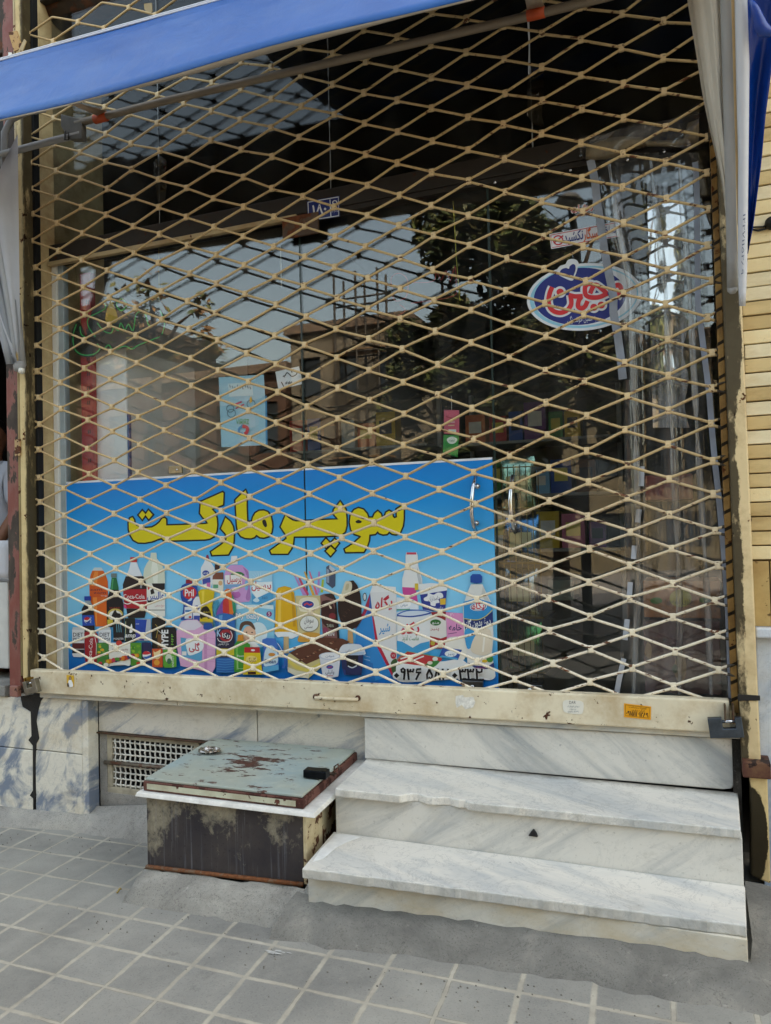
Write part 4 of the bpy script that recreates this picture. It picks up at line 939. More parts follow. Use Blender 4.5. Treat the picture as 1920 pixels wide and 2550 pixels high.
a.rect(P_('#1d3f9f'), 278, 582, 368, 642); a.poly(P_('#93a6b3'), [(288, 645), (362, 645), (370, 700), (280, 700)])
a.poly(P_('#1d1a22'), [(280, 695), (368, 695), (404, 760), (412, 850), (418, 1000), (420, 1090), (260, 1090), (252, 1000), (246, 850), (240, 760)]); a.poly(P_('#1f4cae'), [(246, 845), (412, 842), (418, 985), (252, 990)])
a.ell(WH, 318, 912, 44, 44); a.poly(P_('#c02433'), [(275, 905), (285, 880), (318, 868), (350, 882), (345, 900), (315, 915)], True); a.poly(P_('#1c3c8e'), [(280, 930), (318, 935), (360, 905), (352, 940), (318, 956)], True); a.text(WH, 'PEPSI', 375, 910, 20, width=80, rot=rad(-90))
for x0 in (108, 475):
    a.poly(P_('#bfc6cb'), [(x0 + 10, 1008), (x0 + 150, 1008), (x0 + 172, 1060), (x0, 1060)]); a.poly(P_('#d9dde0'), [(x0, 1045), (x0 + 172, 1045), (x0 + 168, 1410), (x0 + 130, 1424), (x0 + 20, 1420), (x0 + 4, 1390)])
    a.poly(P_('#571f26'), [(x0 + 2, 1230), (x0 + 170, 1230), (x0 + 170, 1310), (x0 + 2, 1310)]); a.poly(P_('#1b1c28'), [(x0 + 2, 1318), (x0 + 170, 1318), (x0 + 168, 1370), (x0 + 2, 1370)])
    a.text(P_('#1e2b3d'), 'DIET', x0 + 84, 1140, 56, width=140, bold=.01); a.text(P_('#1e2b3d'), 'PEPSI', x0 + 84, 1195, 40, width=145, bold=.01)
a.poly(P_('#9a1f2a'), [(276, 1090), (300, 1070), (440, 1080), (462, 1110), (470, 1490), (440, 1510), (310, 1500), (290, 1480)]); a.text(WH, 'Coca-Cola', 385, 1330, 52, width=330, rot=rad(-86)); a.line(WH, [(420, 1130), (445, 1250), (440, 1400)], 7)
a.poly(P_('#17191d'), [(690, 845), (810, 845), (826, 880), (826, 1210), (680, 1210), (672, 880)])
for dx in (0, 30, 58): a.line(P_('#5b9bb0'), [(725 + dx, 920), (722 + dx, 980), (730 + dx, 1080)], 9)
a.text(WH, 'MONSTER', 752, 1185, 30, width=140)
a.poly(P_('#16211a'), [(836, 885), (975, 885), (988, 920), (985, 1215), (836, 1215)]); a.line(P_('#b9c7a0'), [(850, 930), (845, 1200)], 8); a.poly(WH, [(900, 1080), (930, 960), (945, 1070)], True); a.text(WH, 'amp', 910, 1150, 62, width=150, bold=.02, skew=.2)
a.poly(P_('#aeb6c2'), [(982, 900), (1195, 895), (1204, 1180), (1150, 1200), (990, 1190)]); a.poly(P_('#2447a5'), [(982, 900), (1142, 905), (1120, 1100), (985, 1040)]); a.poly(P_('#3d3f9a'), [(985, 1040), (1120, 1100), (1100, 1195), (988, 1180)]); a.rect(WH, 990, 962, 1036, 968)
a.poly(P_('#1a1814'), [(1212, 885), (1290, 870), (1400, 900), (1375, 1300), (1215, 1300)]); a.line(P_('#b39a4a'), [(1260, 970), (1300, 1020), (1270, 1160)], 8); a.line(P_('#d8d6c8'), [(1280, 1040), (1350, 1100)], 7); a.rect(P_('#6b4a2a'), 1290, 1110, 1360, 1290)
a.n = 110
a.poly(P_('#17181a'), [(1375, 1012), (1535, 1008), (1550, 1050), (1552, 1560), (1500, 1572), (1385, 1570), (1368, 1550), (1366, 1050)]); a.poly(P_('#5fa33a'), [(1368, 1320), (1552, 1320), (1552, 1555), (1500, 1570), (1385, 1568), (1368, 1545)]); a.ell(P_('#cfd8c4'), 1445, 1440, 46, 62); a.ell(P_('#3c6e4e'), 1450, 1480, 30, 40)
a.text(WH, 'HYPE', 1435, 1180, 92, width=270, rot=rad(-90), bold=.03); a.text(P_('#7fbf4a'), 'MFP', 1512, 1180, 34, width=150, rot=rad(-90)); a.text(WH, 'ENERGY', 1516, 1480, 28, width=150, rot=rad(-90))
a.poly(P_('#22264f'), [(1072, 1220), (1200, 1220), (1208, 1300), (1208, 1510), (1090, 1510), (1072, 1480)]); a.ell(WH, 1140, 1395, 58, 55); a.poly(P_('#c2303a'), [(1085, 1385), (1100, 1352), (1140, 1340), (1185, 1360), (1190, 1375), (1140, 1390)], True); a.poly(P_('#2a62b4'), [(1090, 1420), (1140, 1415), (1196, 1395), (1185, 1430), (1140, 1450)], True)
a.poly(P_('#c9582c'), [(1214, 1308), (1360, 1304), (1362, 1565), (1216, 1562)]); a.ell(P_('#e9c98a'), 1285, 1400, 45, 55); a.ell(P_('#e3a03a'), 1280, 1500, 40, 38); a.poly(P_('#f0d9a4'), [(1235, 1330), (1260, 1360), (1330, 1320), (1320, 1390), (1250, 1420)], True)
rn = random.Random(11)
for x0, x1, cs in ((448, 612, ('#c9b52e', '#dfa32a', '#7da33a')), (616, 912, ('#d9d9cf', '#e3e3da', '#dcdcd0')), (914, 1066, ('#6fa32c', '#8dbb2f', '#3f7a2a'))):
    a.poly(P_({448: '#3f7f38', 616: '#e3e3da', 914: '#4f8f2e'}[x0]), [(x0, 1226), (x1, 1222), (x1 + 4, 1530), (x0 + 8, 1545)])
    for k in range(7): a.ell(P_(cs[k % 3]), rn.uniform(x0 + 24, x1 - 24), rn.uniform(1250, 1380), rn.uniform(18, 30), rn.uniform(14, 24), n=10)
for k in range(26): a.ell(P_(('#c2452e', '#d97a24', '#d8b32c', '#9a2d4a', '#4e8d2f', '#3b3264', '#c23a4e')[k % 7]), 480 + 560 * ((k * .618) % 1), 1400 + 120 * ((k * .377) % 1), rn.uniform(22, 42), rn.uniform(20, 34), n=10)
a.ell(P_('#c23a30'), 758, 1230, 42, 36); a.text(P_('#8a3040'), 'San ich', 770, 1330, 22, width=220); a.ell(P_('#e6e4d4'), 578, 1530, 36, 28); a.poly(P_('#e8ecea'), [(600, 1560), (700, 1515), (800, 1510), (900, 1530), (890, 1545), (800, 1526), (700, 1532)], True)
a.build('drinks_print', sign)
# ---- pictured detergents
a = Art(cr(430, 1380, 5.5533), .1135, ST)
a.poly(P_('#8d2a52'), [(468, 10), (492, 10), (510, 80), (450, 80)]); a.poly(P_('#dadfe4'), [(448, 80), (512, 80), (530, 115), (578, 190), (582, 320), (520, 470), (420, 470), (392, 320), (390, 190), (430, 120)]); a.ell(P_('#32489a'), 458, 262, 48, 38); a.text(WH, 'AVE', 458, 275, 26, width=70); a.poly(P_('#3e4ea2'), [(410, 345), (520, 320), (524, 390), (415, 420)]); a.rect(P_('#c46fa8'), 470, 395, 520, 455)
a.rect(P_('#3a2324'), 582, 140, 650, 215); a.poly(P_('#7a4a3a'), [(555, 300), (600, 255), (700, 250), (702, 350), (550, 352)]); a.poly(P_('#e0ded2'), [(550, 350), (702, 350), (702, 520), (552, 515)]); a.rect(P_('#5fa07e'), 560, 420, 630, 470); a.ell(P_('#cfa878'), 660, 400, 28, 34)
a.poly(P_('#e2e2e4'), [(812, 25), (892, 22), (900, 140), (796, 145)]); a.poly(P_('#c99ad0'), [(742, 200), (800, 152), (960, 150), (1048, 225), (1088, 340), (1092, 560), (1060, 655), (905, 672), (770, 580), (722, 420), (708, 290)]); a.poly(P_('#a878b4'), [(970, 180), (1040, 240), (1080, 350), (1084, 560), (1050, 640), (1010, 600), (1050, 420), (1010, 260)], True); a.ell(P_('#7db6de'), 1020, 430, 26, 70)
a.poly(P_('#3d7a4a'), [(800, 285), (870, 246), (950, 250), (990, 296)], True); a.poly(P_('#e7e6e6'), [(724, 292), (956, 282), (960, 412), (726, 418)]); a.text(P_('#b3233a'), 'پرسیل', 850, 382, 92, width=200, bold=.02); a.poly(P_('#7fa9d4'), [(726, 418), (958, 414), (900, 460), (730, 500)]); a.ell(P_('#b46ab0'), 880, 560, 60, 48); a.ell(P_('#d9b8de'), 860, 490, 60, 36)
a.poly(P_('#9ed0ea'), [(1048, 232), (1376, 230), (1386, 690), (1090, 690)])
for k in range(12):
    an = math.pi * (1.02 + .96 * k / 11); a.poly(P_('#d5ecf6'), [(1200 - 6, 372), (1200 + 6, 372), (1200 + 175 * math.cos(an), 372 + 140 * math.sin(an))])
a.poly(P_('#e4eef2'), [(1090, 390), (1376, 380), (1380, 500), (1160, 610), (1095, 520)]); a.text(P_('#c0283a'), 'پرسیل', 1225, 478, 100, width=270, bold=.02); a.poly(P_('#4d9fd2'), [(1092, 540), (1160, 610), (1385, 510), (1386, 690), (1090, 690)]); a.text(P_('#2a5f9a'), '360', 1270, 618, 34, width=80); a.poly(P_('#c9e3ef'), [(1110, 640), (1160, 600), (1200, 640), (1160, 665)], True)
a.poly(P_('#7fc0de'), [(872, 700), (1000, 680), (1400, 705), (1408, 1180), (1230, 1290), (872, 1290)]); a.poly(P_('#cfe3e9'), [(880, 700), (1390, 705), (1392, 765), (1100, 730), (880, 765)]); a.text(P_('#2f7fae'), 'My Baby', 1040, 890, 76, width=345, bold=.07, slope=.05); a.text(WH, 'My Baby', 1040, 890, 76, width=335, bold=.02, slope=.05); a.ell(P_('#8a3a74'), 1334, 828, 38, 38); a.text(WH, '5', 1334, 848, 48)
a.ell(P_('#cfe4ec'), 1180, 1090, 130, 150); a.ell(P_('#dcb69c'), 1060, 1110, 92, 118); a.poly(P_('#5a4334'), [(920, 1050), (940, 960), (1010, 925), (1090, 940), (1140, 1020), (1130, 1045), (1060, 985), (990, 985), (950, 1050), (930, 1080)], True); a.ell(P_('#3a302c'), 1022, 1080, 11, 9); a.ell(P_('#3a302c'), 1098, 1083, 11, 9); a.line(P_('#a8705c'), [(1030, 1160), (1062, 1170), (1090, 1160)], 7, True); a.poly(P_('#e3e6e6'), [(1000, 1210), (1120, 1205), (1205, 1280), (990, 1290)])
a.n = 70
a.rect(P_('#8e2234'), 182, 352, 270, 405); a.poly(P_('#1f4a9c'), [(104, 480), (130, 430), (180, 405), (290, 405), (340, 450), (350, 530), (318, 620), (280, 660), (300, 760), (330, 830), (310, 905), (108, 912), (140, 800), (150, 700), (112, 600)]); a.ell(P_('#c02a30'), 235, 535, 96, 88); a.text(WH, 'Pril', 230, 580, 98, width=125, bold=.02); a.poly(P_('#bfd0e0'), [(205, 650), (240, 615), (265, 600), (260, 640)], True); a.rect(P_('#d9dfe4'), 165, 730, 270, 890); a.rect(P_('#4c7fb4'), 172, 770, 262, 800); a.ell(P_('#b8403a'), 240, 870, 20, 16)
a.poly(P_('#e0e2e6'), [(320, 590), (360, 585), (385, 640), (385, 920), (290, 930), (270, 720), (285, 640)]); a.ell(P_('#3a54a8'), 335, 740, 40, 32); a.rect(P_('#33499c'), 292, 850, 378, 925)
a.poly(P_('#cdb51a'), [(352, 520), (395, 485), (520, 482), (582, 512), (565, 620), (545, 720), (556, 860), (560, 1020), (372, 990), (378, 820), (392, 710), (368, 610)]); a.poly(P_('#dfcb45'), [(400, 510), (440, 500), (430, 700), (408, 700)]); a.poly(P_('#191713'), [(392, 770), (430, 730), (475, 722), (515, 780), (525, 882), (386, 890)], True); a.text(P_('#c9b53a'), 'JAAM', 465, 815, 26, width=90); a.poly(P_('#c4b02a'), [(410, 880), (480, 870), (490, 910), (410, 910)])
a.poly(P_('#6f7c6a'), [(372, 930), (558, 940), (558, 1015), (372, 990)])
for c_, pp in (('#7a4fa0', [(610, 800), (690, 640), (720, 640), (700, 850), (620, 870)]), ('#c23a36', [(700, 640), (770, 620), (780, 850), (700, 820)]), ('#d9742a', [(720, 500), (800, 500), (845, 780), (790, 850), (770, 620), (720, 560)]), ('#3f8fae', [(560, 700), (640, 640), (600, 800), (575, 860)]), ('#2f8f6a', [(820, 560), (870, 700), (860, 820), (830, 760)])): a.poly(P_(c_), pp, True)
a.poly(P_('#d9a9cf'), [(76, 1010), (120, 930), (200, 905), (340, 905), (420, 985), (560, 1030), (592, 1100), (590, 1560), (548, 1640), (110, 1545), (66, 1320), (46, 1080)]); a.poly(P_('#d9d3e0'), [(80, 1010), (125, 935), (205, 912), (335, 912), (410, 990), (300, 1050), (60, 1050)]); a.poly(P_('#c68fbc'), [(430, 1100), (470, 1100), (480, 1600), (440, 1590)])
for k in range(5): a.line(P_('#cf9bc4'), [(430, 1150 + 80 * k), (585, 1170 + 80 * k)], 8)
a.poly(P_('#5aa3cc'), [(108, 1150), (410, 1205), (405, 1490), (125, 1412)]); a.poly(P_('#e2e8ea'), [(190, 1170), (408, 1208), (405, 1330), (240, 1400), (200, 1330)], True); a.text(P_('#b3263f'), 'گلی', 300, 1330, 100, width=150, bold=.02, slope=.15); a.rect(P_('#e2e2e0'), 130, 1345, 190, 1400); a.poly(P_('#24509f'), [(428, 975), (450, 955), (530, 955), (550, 985), (545, 1040), (435, 1040)], True)
a.poly(P_('#2a68b0'), [(590, 860), (640, 825), (720, 815), (820, 835), (862, 880), (862, 1000), (850, 1640), (605, 1640), (600, 1000), (580, 940)]); a.poly(P_('#5c97cf'), [(640, 850), (690, 840), (680, 1000), (640, 1000)])
for k in range(6): a.line(P_('#4a8ac6'), [(606, 1450 + 34 * k), (725, 1462 + 34 * k), (850, 1450 + 34 * k)], 9)
a.poly(P_('#23233e'), [(600, 1030), (856, 1030), (856, 1310), (604, 1305)]); a.ell(P_('#9a2b36'), 740, 1125, 92, 86); a.ell(P_('#23233e'), 745, 1130, 55, 50); a.text(P_('#9fc3e2'), 'K', 640, 1135, 95, width=60, bold=.03); a.line(WH, [(620, 1160), (640, 1200), (700, 1215), (790, 1200), (825, 1130), (800, 1060)], 8, True); a.text(WH, 'ریکا', 740, 1150, 60, width=110, bold=.02); a.text(WH, 'مایع ظرفشویی', 700, 1252, 30, width=150); a.rect(P_('#c3b62a'), 604, 1305, 852, 1400); a.rect(P_('#2e2a3a'), 604, 1400, 852, 1428)
a.poly(P_('#cf8a2c'), [(905, 1115), (975, 1110), (985, 1205), (890, 1205)]); a.poly(P_('#3f8f30'), [(850, 1260), (890, 1205), (1000, 1200), (1070, 1250), (1075, 1640), (850, 1630)]); a.poly(P_('#6fb04e'), [(870, 1280), (900, 1240), (910, 1600), (880, 1600)]); a.text(WH, 'Faven', 940, 1420, 30, width=90); a.line(P_('#cfe0c0'), [(900, 1440), (900, 1580), (985, 1585)], 5)
a.poly(P_('#dbc21c'), [(990, 1290), (1200, 1290), (1212, 1370), (1242, 1665), (970, 1665), (985, 1440)]); a.poly(P_('#b4272c'), [(990, 1288), (1202, 1288), (1208, 1365), (990, 1362)]); a.ell(WH, 1110, 1328, 28, 14); a.ell(P_('#e6d27a'), 1090, 1450, 80, 45); a.text(P_('#7a3a1c'), 'گلرنگ', 1090, 1490, 55, width=120); a.rect(P_('#4a2a1a'), 1040, 1625, 1150, 1660)
a.poly(P_('#3f6fc0'), [(1240, 1180), (1300, 1160), (1420, 1165), (1450, 1260), (1470, 1600), (1250, 1645), (1235, 1500), (1262, 1320), (1236, 1250)]); a.poly(P_('#c4dbe8'), [(1280, 1330), (1360, 1260), (1440, 1340), (1450, 1500), (1330, 1545), (1260, 1530)], True); a.ell(P_('#c98a3a'), 1370, 1388, 48, 24); a.text(P_('#1f3f7a'), 'Clean', 1345, 1510, 58, width=170, bold=.02); a.poly(P_('#5aa8d6'), [(1250, 1560), (1462, 1530), (1466, 1600), (1252, 1640)]); a.line(P_('#2d5fb0'), [(1455, 1240), (1510, 1320), (1555, 1430), (1550, 1550), (1510, 1560)], 34, True); a.line(P_('#c3d5e2'), [(1450, 1230), (1500, 1310), (1525, 1360)], 9, True)
a.build('detergents_print', sign)
# ---- pictured ice creams
a = Art(cr(680, 1380, 5.5533), .1135, ST)
for c_, pp in (('#d9a83a', [(425, 240), (445, 240), (580, 570), (540, 570)]), ('#d9708a', [(490, 230), (512, 240), (625, 560), (590, 565)]), ('#b08ad0', [(625, 240), (650, 240), (640, 530), (605, 540)]), ('#a5bb3a', [(675, 350), (705, 350), (690, 530), (655, 530)]), ('#c24a6a', [(350, 330), (375, 330), (500, 560), (440, 560)]), ('#b58ac8', [(290, 300), (315, 310), (470, 570), (410, 570)])): a.poly(P_(c_), pp)
a.poly(P_('#47536a'), [(735, 175), (775, 150), (865, 215), (860, 440), (820, 472), (735, 400)]); a.poly(P_('#b9c4cf'), [(780, 150), (870, 215), (820, 245), (775, 200)]); a.poly(P_('#8e9db2'), [(740, 200), (775, 220), (775, 400), (740, 390)])
a.poly(P_('#d9aa1c'), [(40, 520), (70, 465), (160, 440), (245, 462), (290, 530), (305, 640), (345, 1080), (22, 1080), (38, 640)]); a.poly(P_('#e6c24e'), [(75, 520), (110, 500), (110, 1000), (65, 1000)]); a.poly(P_('#c2901a'), [(250, 500), (285, 560), (315, 1000), (275, 1000)]); a.poly(P_('#dfe6ea'), [(20, 1078), (350, 1080), (345, 1130), (300, 1150), (250, 1168), (140, 1140), (70, 1150), (35, 1110)], True); a.rect(P_('#bfa87e'), 146, 1140, 218, 1372)
a.poly(P_('#c9bd8c'), [(308, 575), (660, 570), (645, 1190), (360, 1215)]); a.poly(P_('#e2dcc2'), [(380, 620), (600, 610), (620, 760), (380, 790)], True); a.ell(WH, 482, 695, 92, 58); a.ell(P_('#27418f'), 482, 695, 82, 50); a.line(P_('#c9404a'), [(430, 705), (470, 680), (500, 700), (540, 690)], 20, True); a.ell(P_('#8f8a6a'), 500, 965, 138, 118); a.ell(P_('#dcdfdc'), 500, 960, 126, 106); a.text(P_('#23231f'), 'سوهان', 495, 945, 80, width=130); a.text(P_('#23231f'), 'بستنی', 490, 1020, 52, width=110); a.poly(P_('#c9973f'), [(365, 1130), (460, 1080), (640, 1100), (640, 1190), (362, 1214)], True)
a.poly(P_('#7f5a58'), [(650, 570), (720, 545), (830, 545), (870, 700), (918, 1175), (690, 1175)]); a.poly(P_('#3b1f1e'), [(668, 690), (720, 640), (800, 650), (860, 780), (900, 1050), (690, 960)], True); a.poly(P_('#34211f'), [(710, 560), (830, 545), (838, 620), (770, 600)], True); a.poly(P_('#d6c6aa'), [(770, 700), (800, 720), (812, 750), (790, 752)], True); a.ell(P_('#7a2a30'), 820, 860, 50, 45); a.ell(P_('#8a3a5a'), 722, 1048, 36, 38); a.text(P_('#b9c2b0'), 'TARA', 790, 1010, 46, width=100); a.text(WH, 'NIN', 790, 1130, 60, width=110); a.poly(P_('#18141a'), [(840, 560), (870, 620), (920, 1170), (890, 1170)])
a.poly(P_('#2c1c17'), [(1050, 370), (1110, 362), (1165, 430), (1205, 540), (1225, 720), (1222, 900), (1170, 1000), (1090, 1042), (1000, 1010), (930, 920), (898, 800), (895, 660), (950, 570), (1060, 520)], False); a.poly(P_('#d3cdb4'), [(990, 400), (1020, 372), (1080, 388), (1090, 470), (1050, 545), (950, 555), (965, 480)], True); a.poly(P_('#b9b192'), [(1010, 420), (1050, 410), (1040, 480), (1000, 500)], True)
for k in range(16): a.ell(P_('#4a3129'), 930 + 270 * ((k * .618) % 1), 620 + 330 * ((k * .37) % 1), 12, 7, n=8)
a.poly(P_('#c09a6a'), [(1035, 1045), (1100, 1050), (1110, 1240), (1030, 1225)])
a.n = 60
a.poly(P_('#c9bd84'), [(200, 1400), (232, 1368), (450, 1520), (662, 1432), (668, 1560), (490, 1718), (350, 1700), (205, 1620)]); a.poly(P_('#dcd8c0'), [(200, 1560), (330, 1610), (500, 1640), (490, 1718), (340, 1700), (205, 1625)]); a.poly(P_('#d9c860'), [(205, 1440), (330, 1540), (470, 1590), (650, 1500), (655, 1540), (470, 1630), (320, 1590), (205, 1500)]); a.poly(P_('#5a3527'), [(228, 1365), (560, 1180), (700, 1150), (960, 1168), (1062, 1212), (900, 1345), (650, 1440), (460, 1522)])
for k in range(28): u, v_ = (k * .618) % 1, (k * .377) % 1; a.ell(P_(('#a5836a', '#7a4a36', '#43271d')[k % 3]), 330 + 560 * u, 1400 - 190 * u + 130 * v_ - 20, 16, 8, n=8)
a.poly(P_('#d4d8e0'), [(640, 1420), (932, 1415), (902, 1690), (800, 1712), (690, 1695)]); a.ell(P_('#c3cbdc'), 786, 1410, 152, 54); a.ell(P_('#e3e6ea'), 786, 1406, 130, 42); a.text(P_('#5a6a9a'), 'میهن', 786, 1420, 34, width=120); a.ell(P_('#3a4a9a'), 785, 1560, 48, 28); a.line(P_('#b84a5a'), [(755, 1565), (815, 1558)], 12); a.text(P_('#26304f'), 'وانیلی', 785, 1650, 52, width=120); a.line(P_('#b04a4a'), [(745, 1680), (830, 1682)], 8)
a.poly(P_('#242c58'), [(942, 1385), (1248, 1388), (1236, 1560), (1222, 1672), (982, 1668), (952, 1560)]); a.poly(P_('#d0d6de'), [(912, 1345), (940, 1280), (1000, 1245), (1180, 1245), (1245, 1290), (1272, 1345), (1250, 1392), (930, 1388)], True); a.poly(P_('#9fb7cf'), [(930, 1360), (1270, 1350), (1250, 1392), (932, 1388)]); a.text(P_('#2a2a34'), 'بستنی', 1060, 1345, 40, width=110); a.poly(P_('#16181f'), [(1010, 1400), (1180, 1400), (1170, 1560), (1020, 1560)]); a.text(P_('#8a8064'), 'PARIS', 1090, 1490, 36, width=110); a.line(P_('#c4ccd6'), [(1035, 1545), (1095, 1570), (1160, 1540)], 16, True); a.poly(P_('#313f7c'), [(965, 1590), (1000, 1600), (1010, 1668), (985, 1668)])
a.build('ice_cream_print', sign)
# ---- pictured dairy
a = Art(cr(900, 1360, 4.6278), .1135, ST)
a.poly(P_('#2c83c8'), [(100, 540), (130, 800), (185, 1150), (370, 1490), (130, 1560), (10, 1500), (-75, 1150), (-60, 950)]); a.poly(P_('#1f6db4'), [(0, 1300), (130, 1350), (160, 1545), (130, 1560), (10, 1500)]); a.poly(P_('#9f2b45'), [(100, 540), (88, 700), (20, 830), (-70, 960), (-60, 860), (20, 760)]); a.poly(P_('#2f57a5'), [(100, 540), (122, 740), (118, 800), (60, 780), (88, 690)])
a.poly(P_('#dfe1e2'), [(130, 450), (395, 470), (402, 540), (100, 535)]); a.poly(P_('#d6d8da'), [(100, 534), (402, 525), (410, 1440), (372, 1488), (200, 1180), (132, 800)]); a.poly(P_('#b0233f'), [(112, 690), (150, 860), (192, 1100), (380, 1480), (350, 1492), (165, 1130), (130, 860)], False); a.text(P_('#b8263a'), 'پگاه', 255, 712, 120, width=200, bold=.025, slope=-.15, skew=.1); a.text(P_('#2e8cc8'), 'شیر', 266, 985, 95, width=130, bold=.02, slope=-.12); a.ell(INK, 38, 585, 22, 48); a.ell(P_('#c9d3da'), 38, 585, 16, 38); a.ell(P_('#b03040'), 368, 1260, 34, 40); a.text(WH, '۷٪', 368, 1275, 28); a.poly(P_('#3d5a34'), [(340, 1340), (405, 1300), (410, 1440), (360, 1460)], True); a.line(P_('#b9d3e6'), [(30, 1300), (100, 1320)], 4); a.line(P_('#b9d3e6'), [(30, 1260), (100, 1280)], 4)
a.poly(P_('#e0e2e2'), [(518, 70), (635, 70), (650, 110), (655, 230), (700, 380), (705, 500), (470, 500), (470, 380), (510, 230), (508, 110)]); a.poly(P_('#c03a52'), [(520, 72), (630, 72), (632, 97), (520, 97)]); a.poly(P_('#c64a92'), [(470, 472), (625, 480), (650, 640), (575, 690), (480, 560)]); a.poly(P_('#b8bec2'), [(640, 240), (690, 380), (700, 470), (670, 470), (640, 330)])
a.poly(P_('#d6dfe8'), [(405, 590), (580, 610), (660, 650), (660, 730), (405, 725)]); a.ell(P_('#eceeee'), 495, 670, 75, 40); a.text(P_('#3a6a9a'), 'میهن', 492, 690, 40, width=80); a.line(P_('#3e9a5a'), [(405, 735), (560, 725)], 8); a.rect(P_('#d9bb3a'), 615, 430, 655, 505)
a.poly(P_('#e1e4e6'), [(655, 440), (800, 425), (1000, 440), (985, 520), (680, 560)]); a.poly(P_('#2a3a8c'), [(676, 560), (985, 510), (965, 745), (710, 745)]); a.poly(P_('#e4e6e8'), [(720, 600), (760, 575), (770, 540), (830, 560), (880, 535), (930, 545), (940, 590), (890, 610), (900, 650), (860, 660), (850, 690), (800, 680), (790, 640), (730, 630)], True); a.text(P_('#2a3470'), 'دامداران', 835, 625, 50, width=130, slope=-.12); a.poly(P_('#d9b23a'), [(905, 608), (972, 600), (970, 672), (908, 676)]); a.text(WH, 'ماست', 890, 728, 38, width=100)
a.poly(P_('#dcdfe0'), [(408, 810), (800, 795), (796, 1000), (780, 1240), (415, 1250)]); a.ell(P_('#c9d6e4'), 605, 775, 212, 45, a0=-.04); a.line(P_('#3a6cb4'), [(410, 790), (520, 745), (700, 740), (810, 765)], 14, True); a.line(P_('#2a4a9a'), [(410, 800), (560, 812), (700, 795), (800, 770)], 16, True); a.poly(P_('#3f9ad0'), [(412, 1090), (470, 1100), (590, 1170), (680, 1120), (785, 1095), (780, 1240), (415, 1250)]); a.text(P_('#c02c40'), 'پگاه', 560, 1005, 110, width=215, bold=.025, slope=-.12); a.text(P_('#2f7a4a'), 'ماست لذیذ', 565, 1085, 62, width=190)
a.poly(P_('#d9d8d4'), [(790, 790), (975, 760), (985, 1150), (790, 1160)]); a.poly(P_('#8f2730'), [(800, 760), (975, 755), (970, 860), (915, 830), (820, 800)]); a.ell(P_('#2f6a34'), 855, 880, 62, 36); a.text(WH, 'منو', 855, 895, 34, width=80); a.text(P_('#a03a44'), 'پنیر', 845, 965, 36, width=100); a.poly(P_('#9c2a30'), [(790, 1035), (915, 1065), (985, 1040), (985, 1180), (790, 1180)]); a.ell(P_('#b0a03a'), 822, 1118, 26, 26)
a.poly(P_('#d58fbd'), [(975, 760), (1168, 775), (1192, 1065), (985, 1070)]); a.text(WH, '۳۰', 1045, 810, 40); a.text(P_('#28305a'), 'خامه', 1082, 970, 72, width=150, bold=.02); a.line(P_('#28305a'), [(1000, 1012), (1100, 996)], 6); a.poly(P_('#e0dfd6'), [(985, 1065), (1185, 1060), (1220, 1200), (1160, 1320), (985, 1250)], True)
a.poly(P_('#e3e6e6'), [(415, 1330), (520, 1290), (900, 1330), (1130, 1300), (1240, 1360), (1440, 1400), (1545, 1480), (1480, 1545), (1250, 1520), (700, 1560), (440, 1560), (400, 1480)], True)
a.poly(P_('#b8363a'), [(405, 1310), (440, 1270), (530, 1215), (920, 1285), (930, 1310), (830, 1398), (440, 1345)]); a.line(WH, [(450, 1300), (640, 1240)], 16); a.line(WH, [(560, 1330), (720, 1268)], 14); a.ell(P_('#d9dcd8'), 850, 1300, 32, 24); a.poly(P_('#3a7f3a'), [(730, 1378), (800, 1330), (900, 1325), (830, 1394)], True); a.ell(P_('#d6d4c4'), 790, 1345, 30, 20); a.line(P_('#7fae7a'), [(405, 1315), (530, 1212), (925, 1285)], 6)
a.poly(P_('#2b50a0'), [(940, 1165), (1158, 1195), (1112, 1312), (892, 1275)]); a.ell(P_('#dfe6ea'), 1030, 1240, 70, 36); a.poly(P_('#4fa3d0'), [(930, 1260), (1110, 1290), (1108, 1312), (895, 1276)]); a.text(P_('#2a4a8a'), 'پنیر', 1030, 1255, 36, width=80)
a.n = 60
a.poly(P_('#d9dad6'), [(1262, 440), (1395, 440), (1440, 540), (1490, 640), (1512, 760), (1522, 1060), (1504, 1240), (1524, 1350), (1545, 1480), (1490, 1535), (1230, 1450), (1212, 1200), (1180, 980), (1170, 700), (1208, 570)], False); a.poly(P_('#c3c6c2'), [(1400, 460), (1430, 540), (1480, 640), (1440, 650), (1380, 560)]); a.poly(P_('#1f4a9c'), [(1256, 350), (1280, 322), (1370, 322), (1392, 350), (1390, 420), (1330, 432), (1256, 418)], False); a.poly(P_('#2f8dca'), [(1176, 640), (1330, 600), (1500, 650), (1514, 760), (1516, 800), (1350, 860), (1182, 840)]); a.poly(P_('#23346f'), [(1182, 836), (1350, 850), (1440, 810), (1512, 750), (1520, 900), (1350, 985), (1195, 960)]); a.line(P_('#c9bb52'), [(1185, 835), (1330, 850), (1430, 810), (1510, 735)], 9, True)
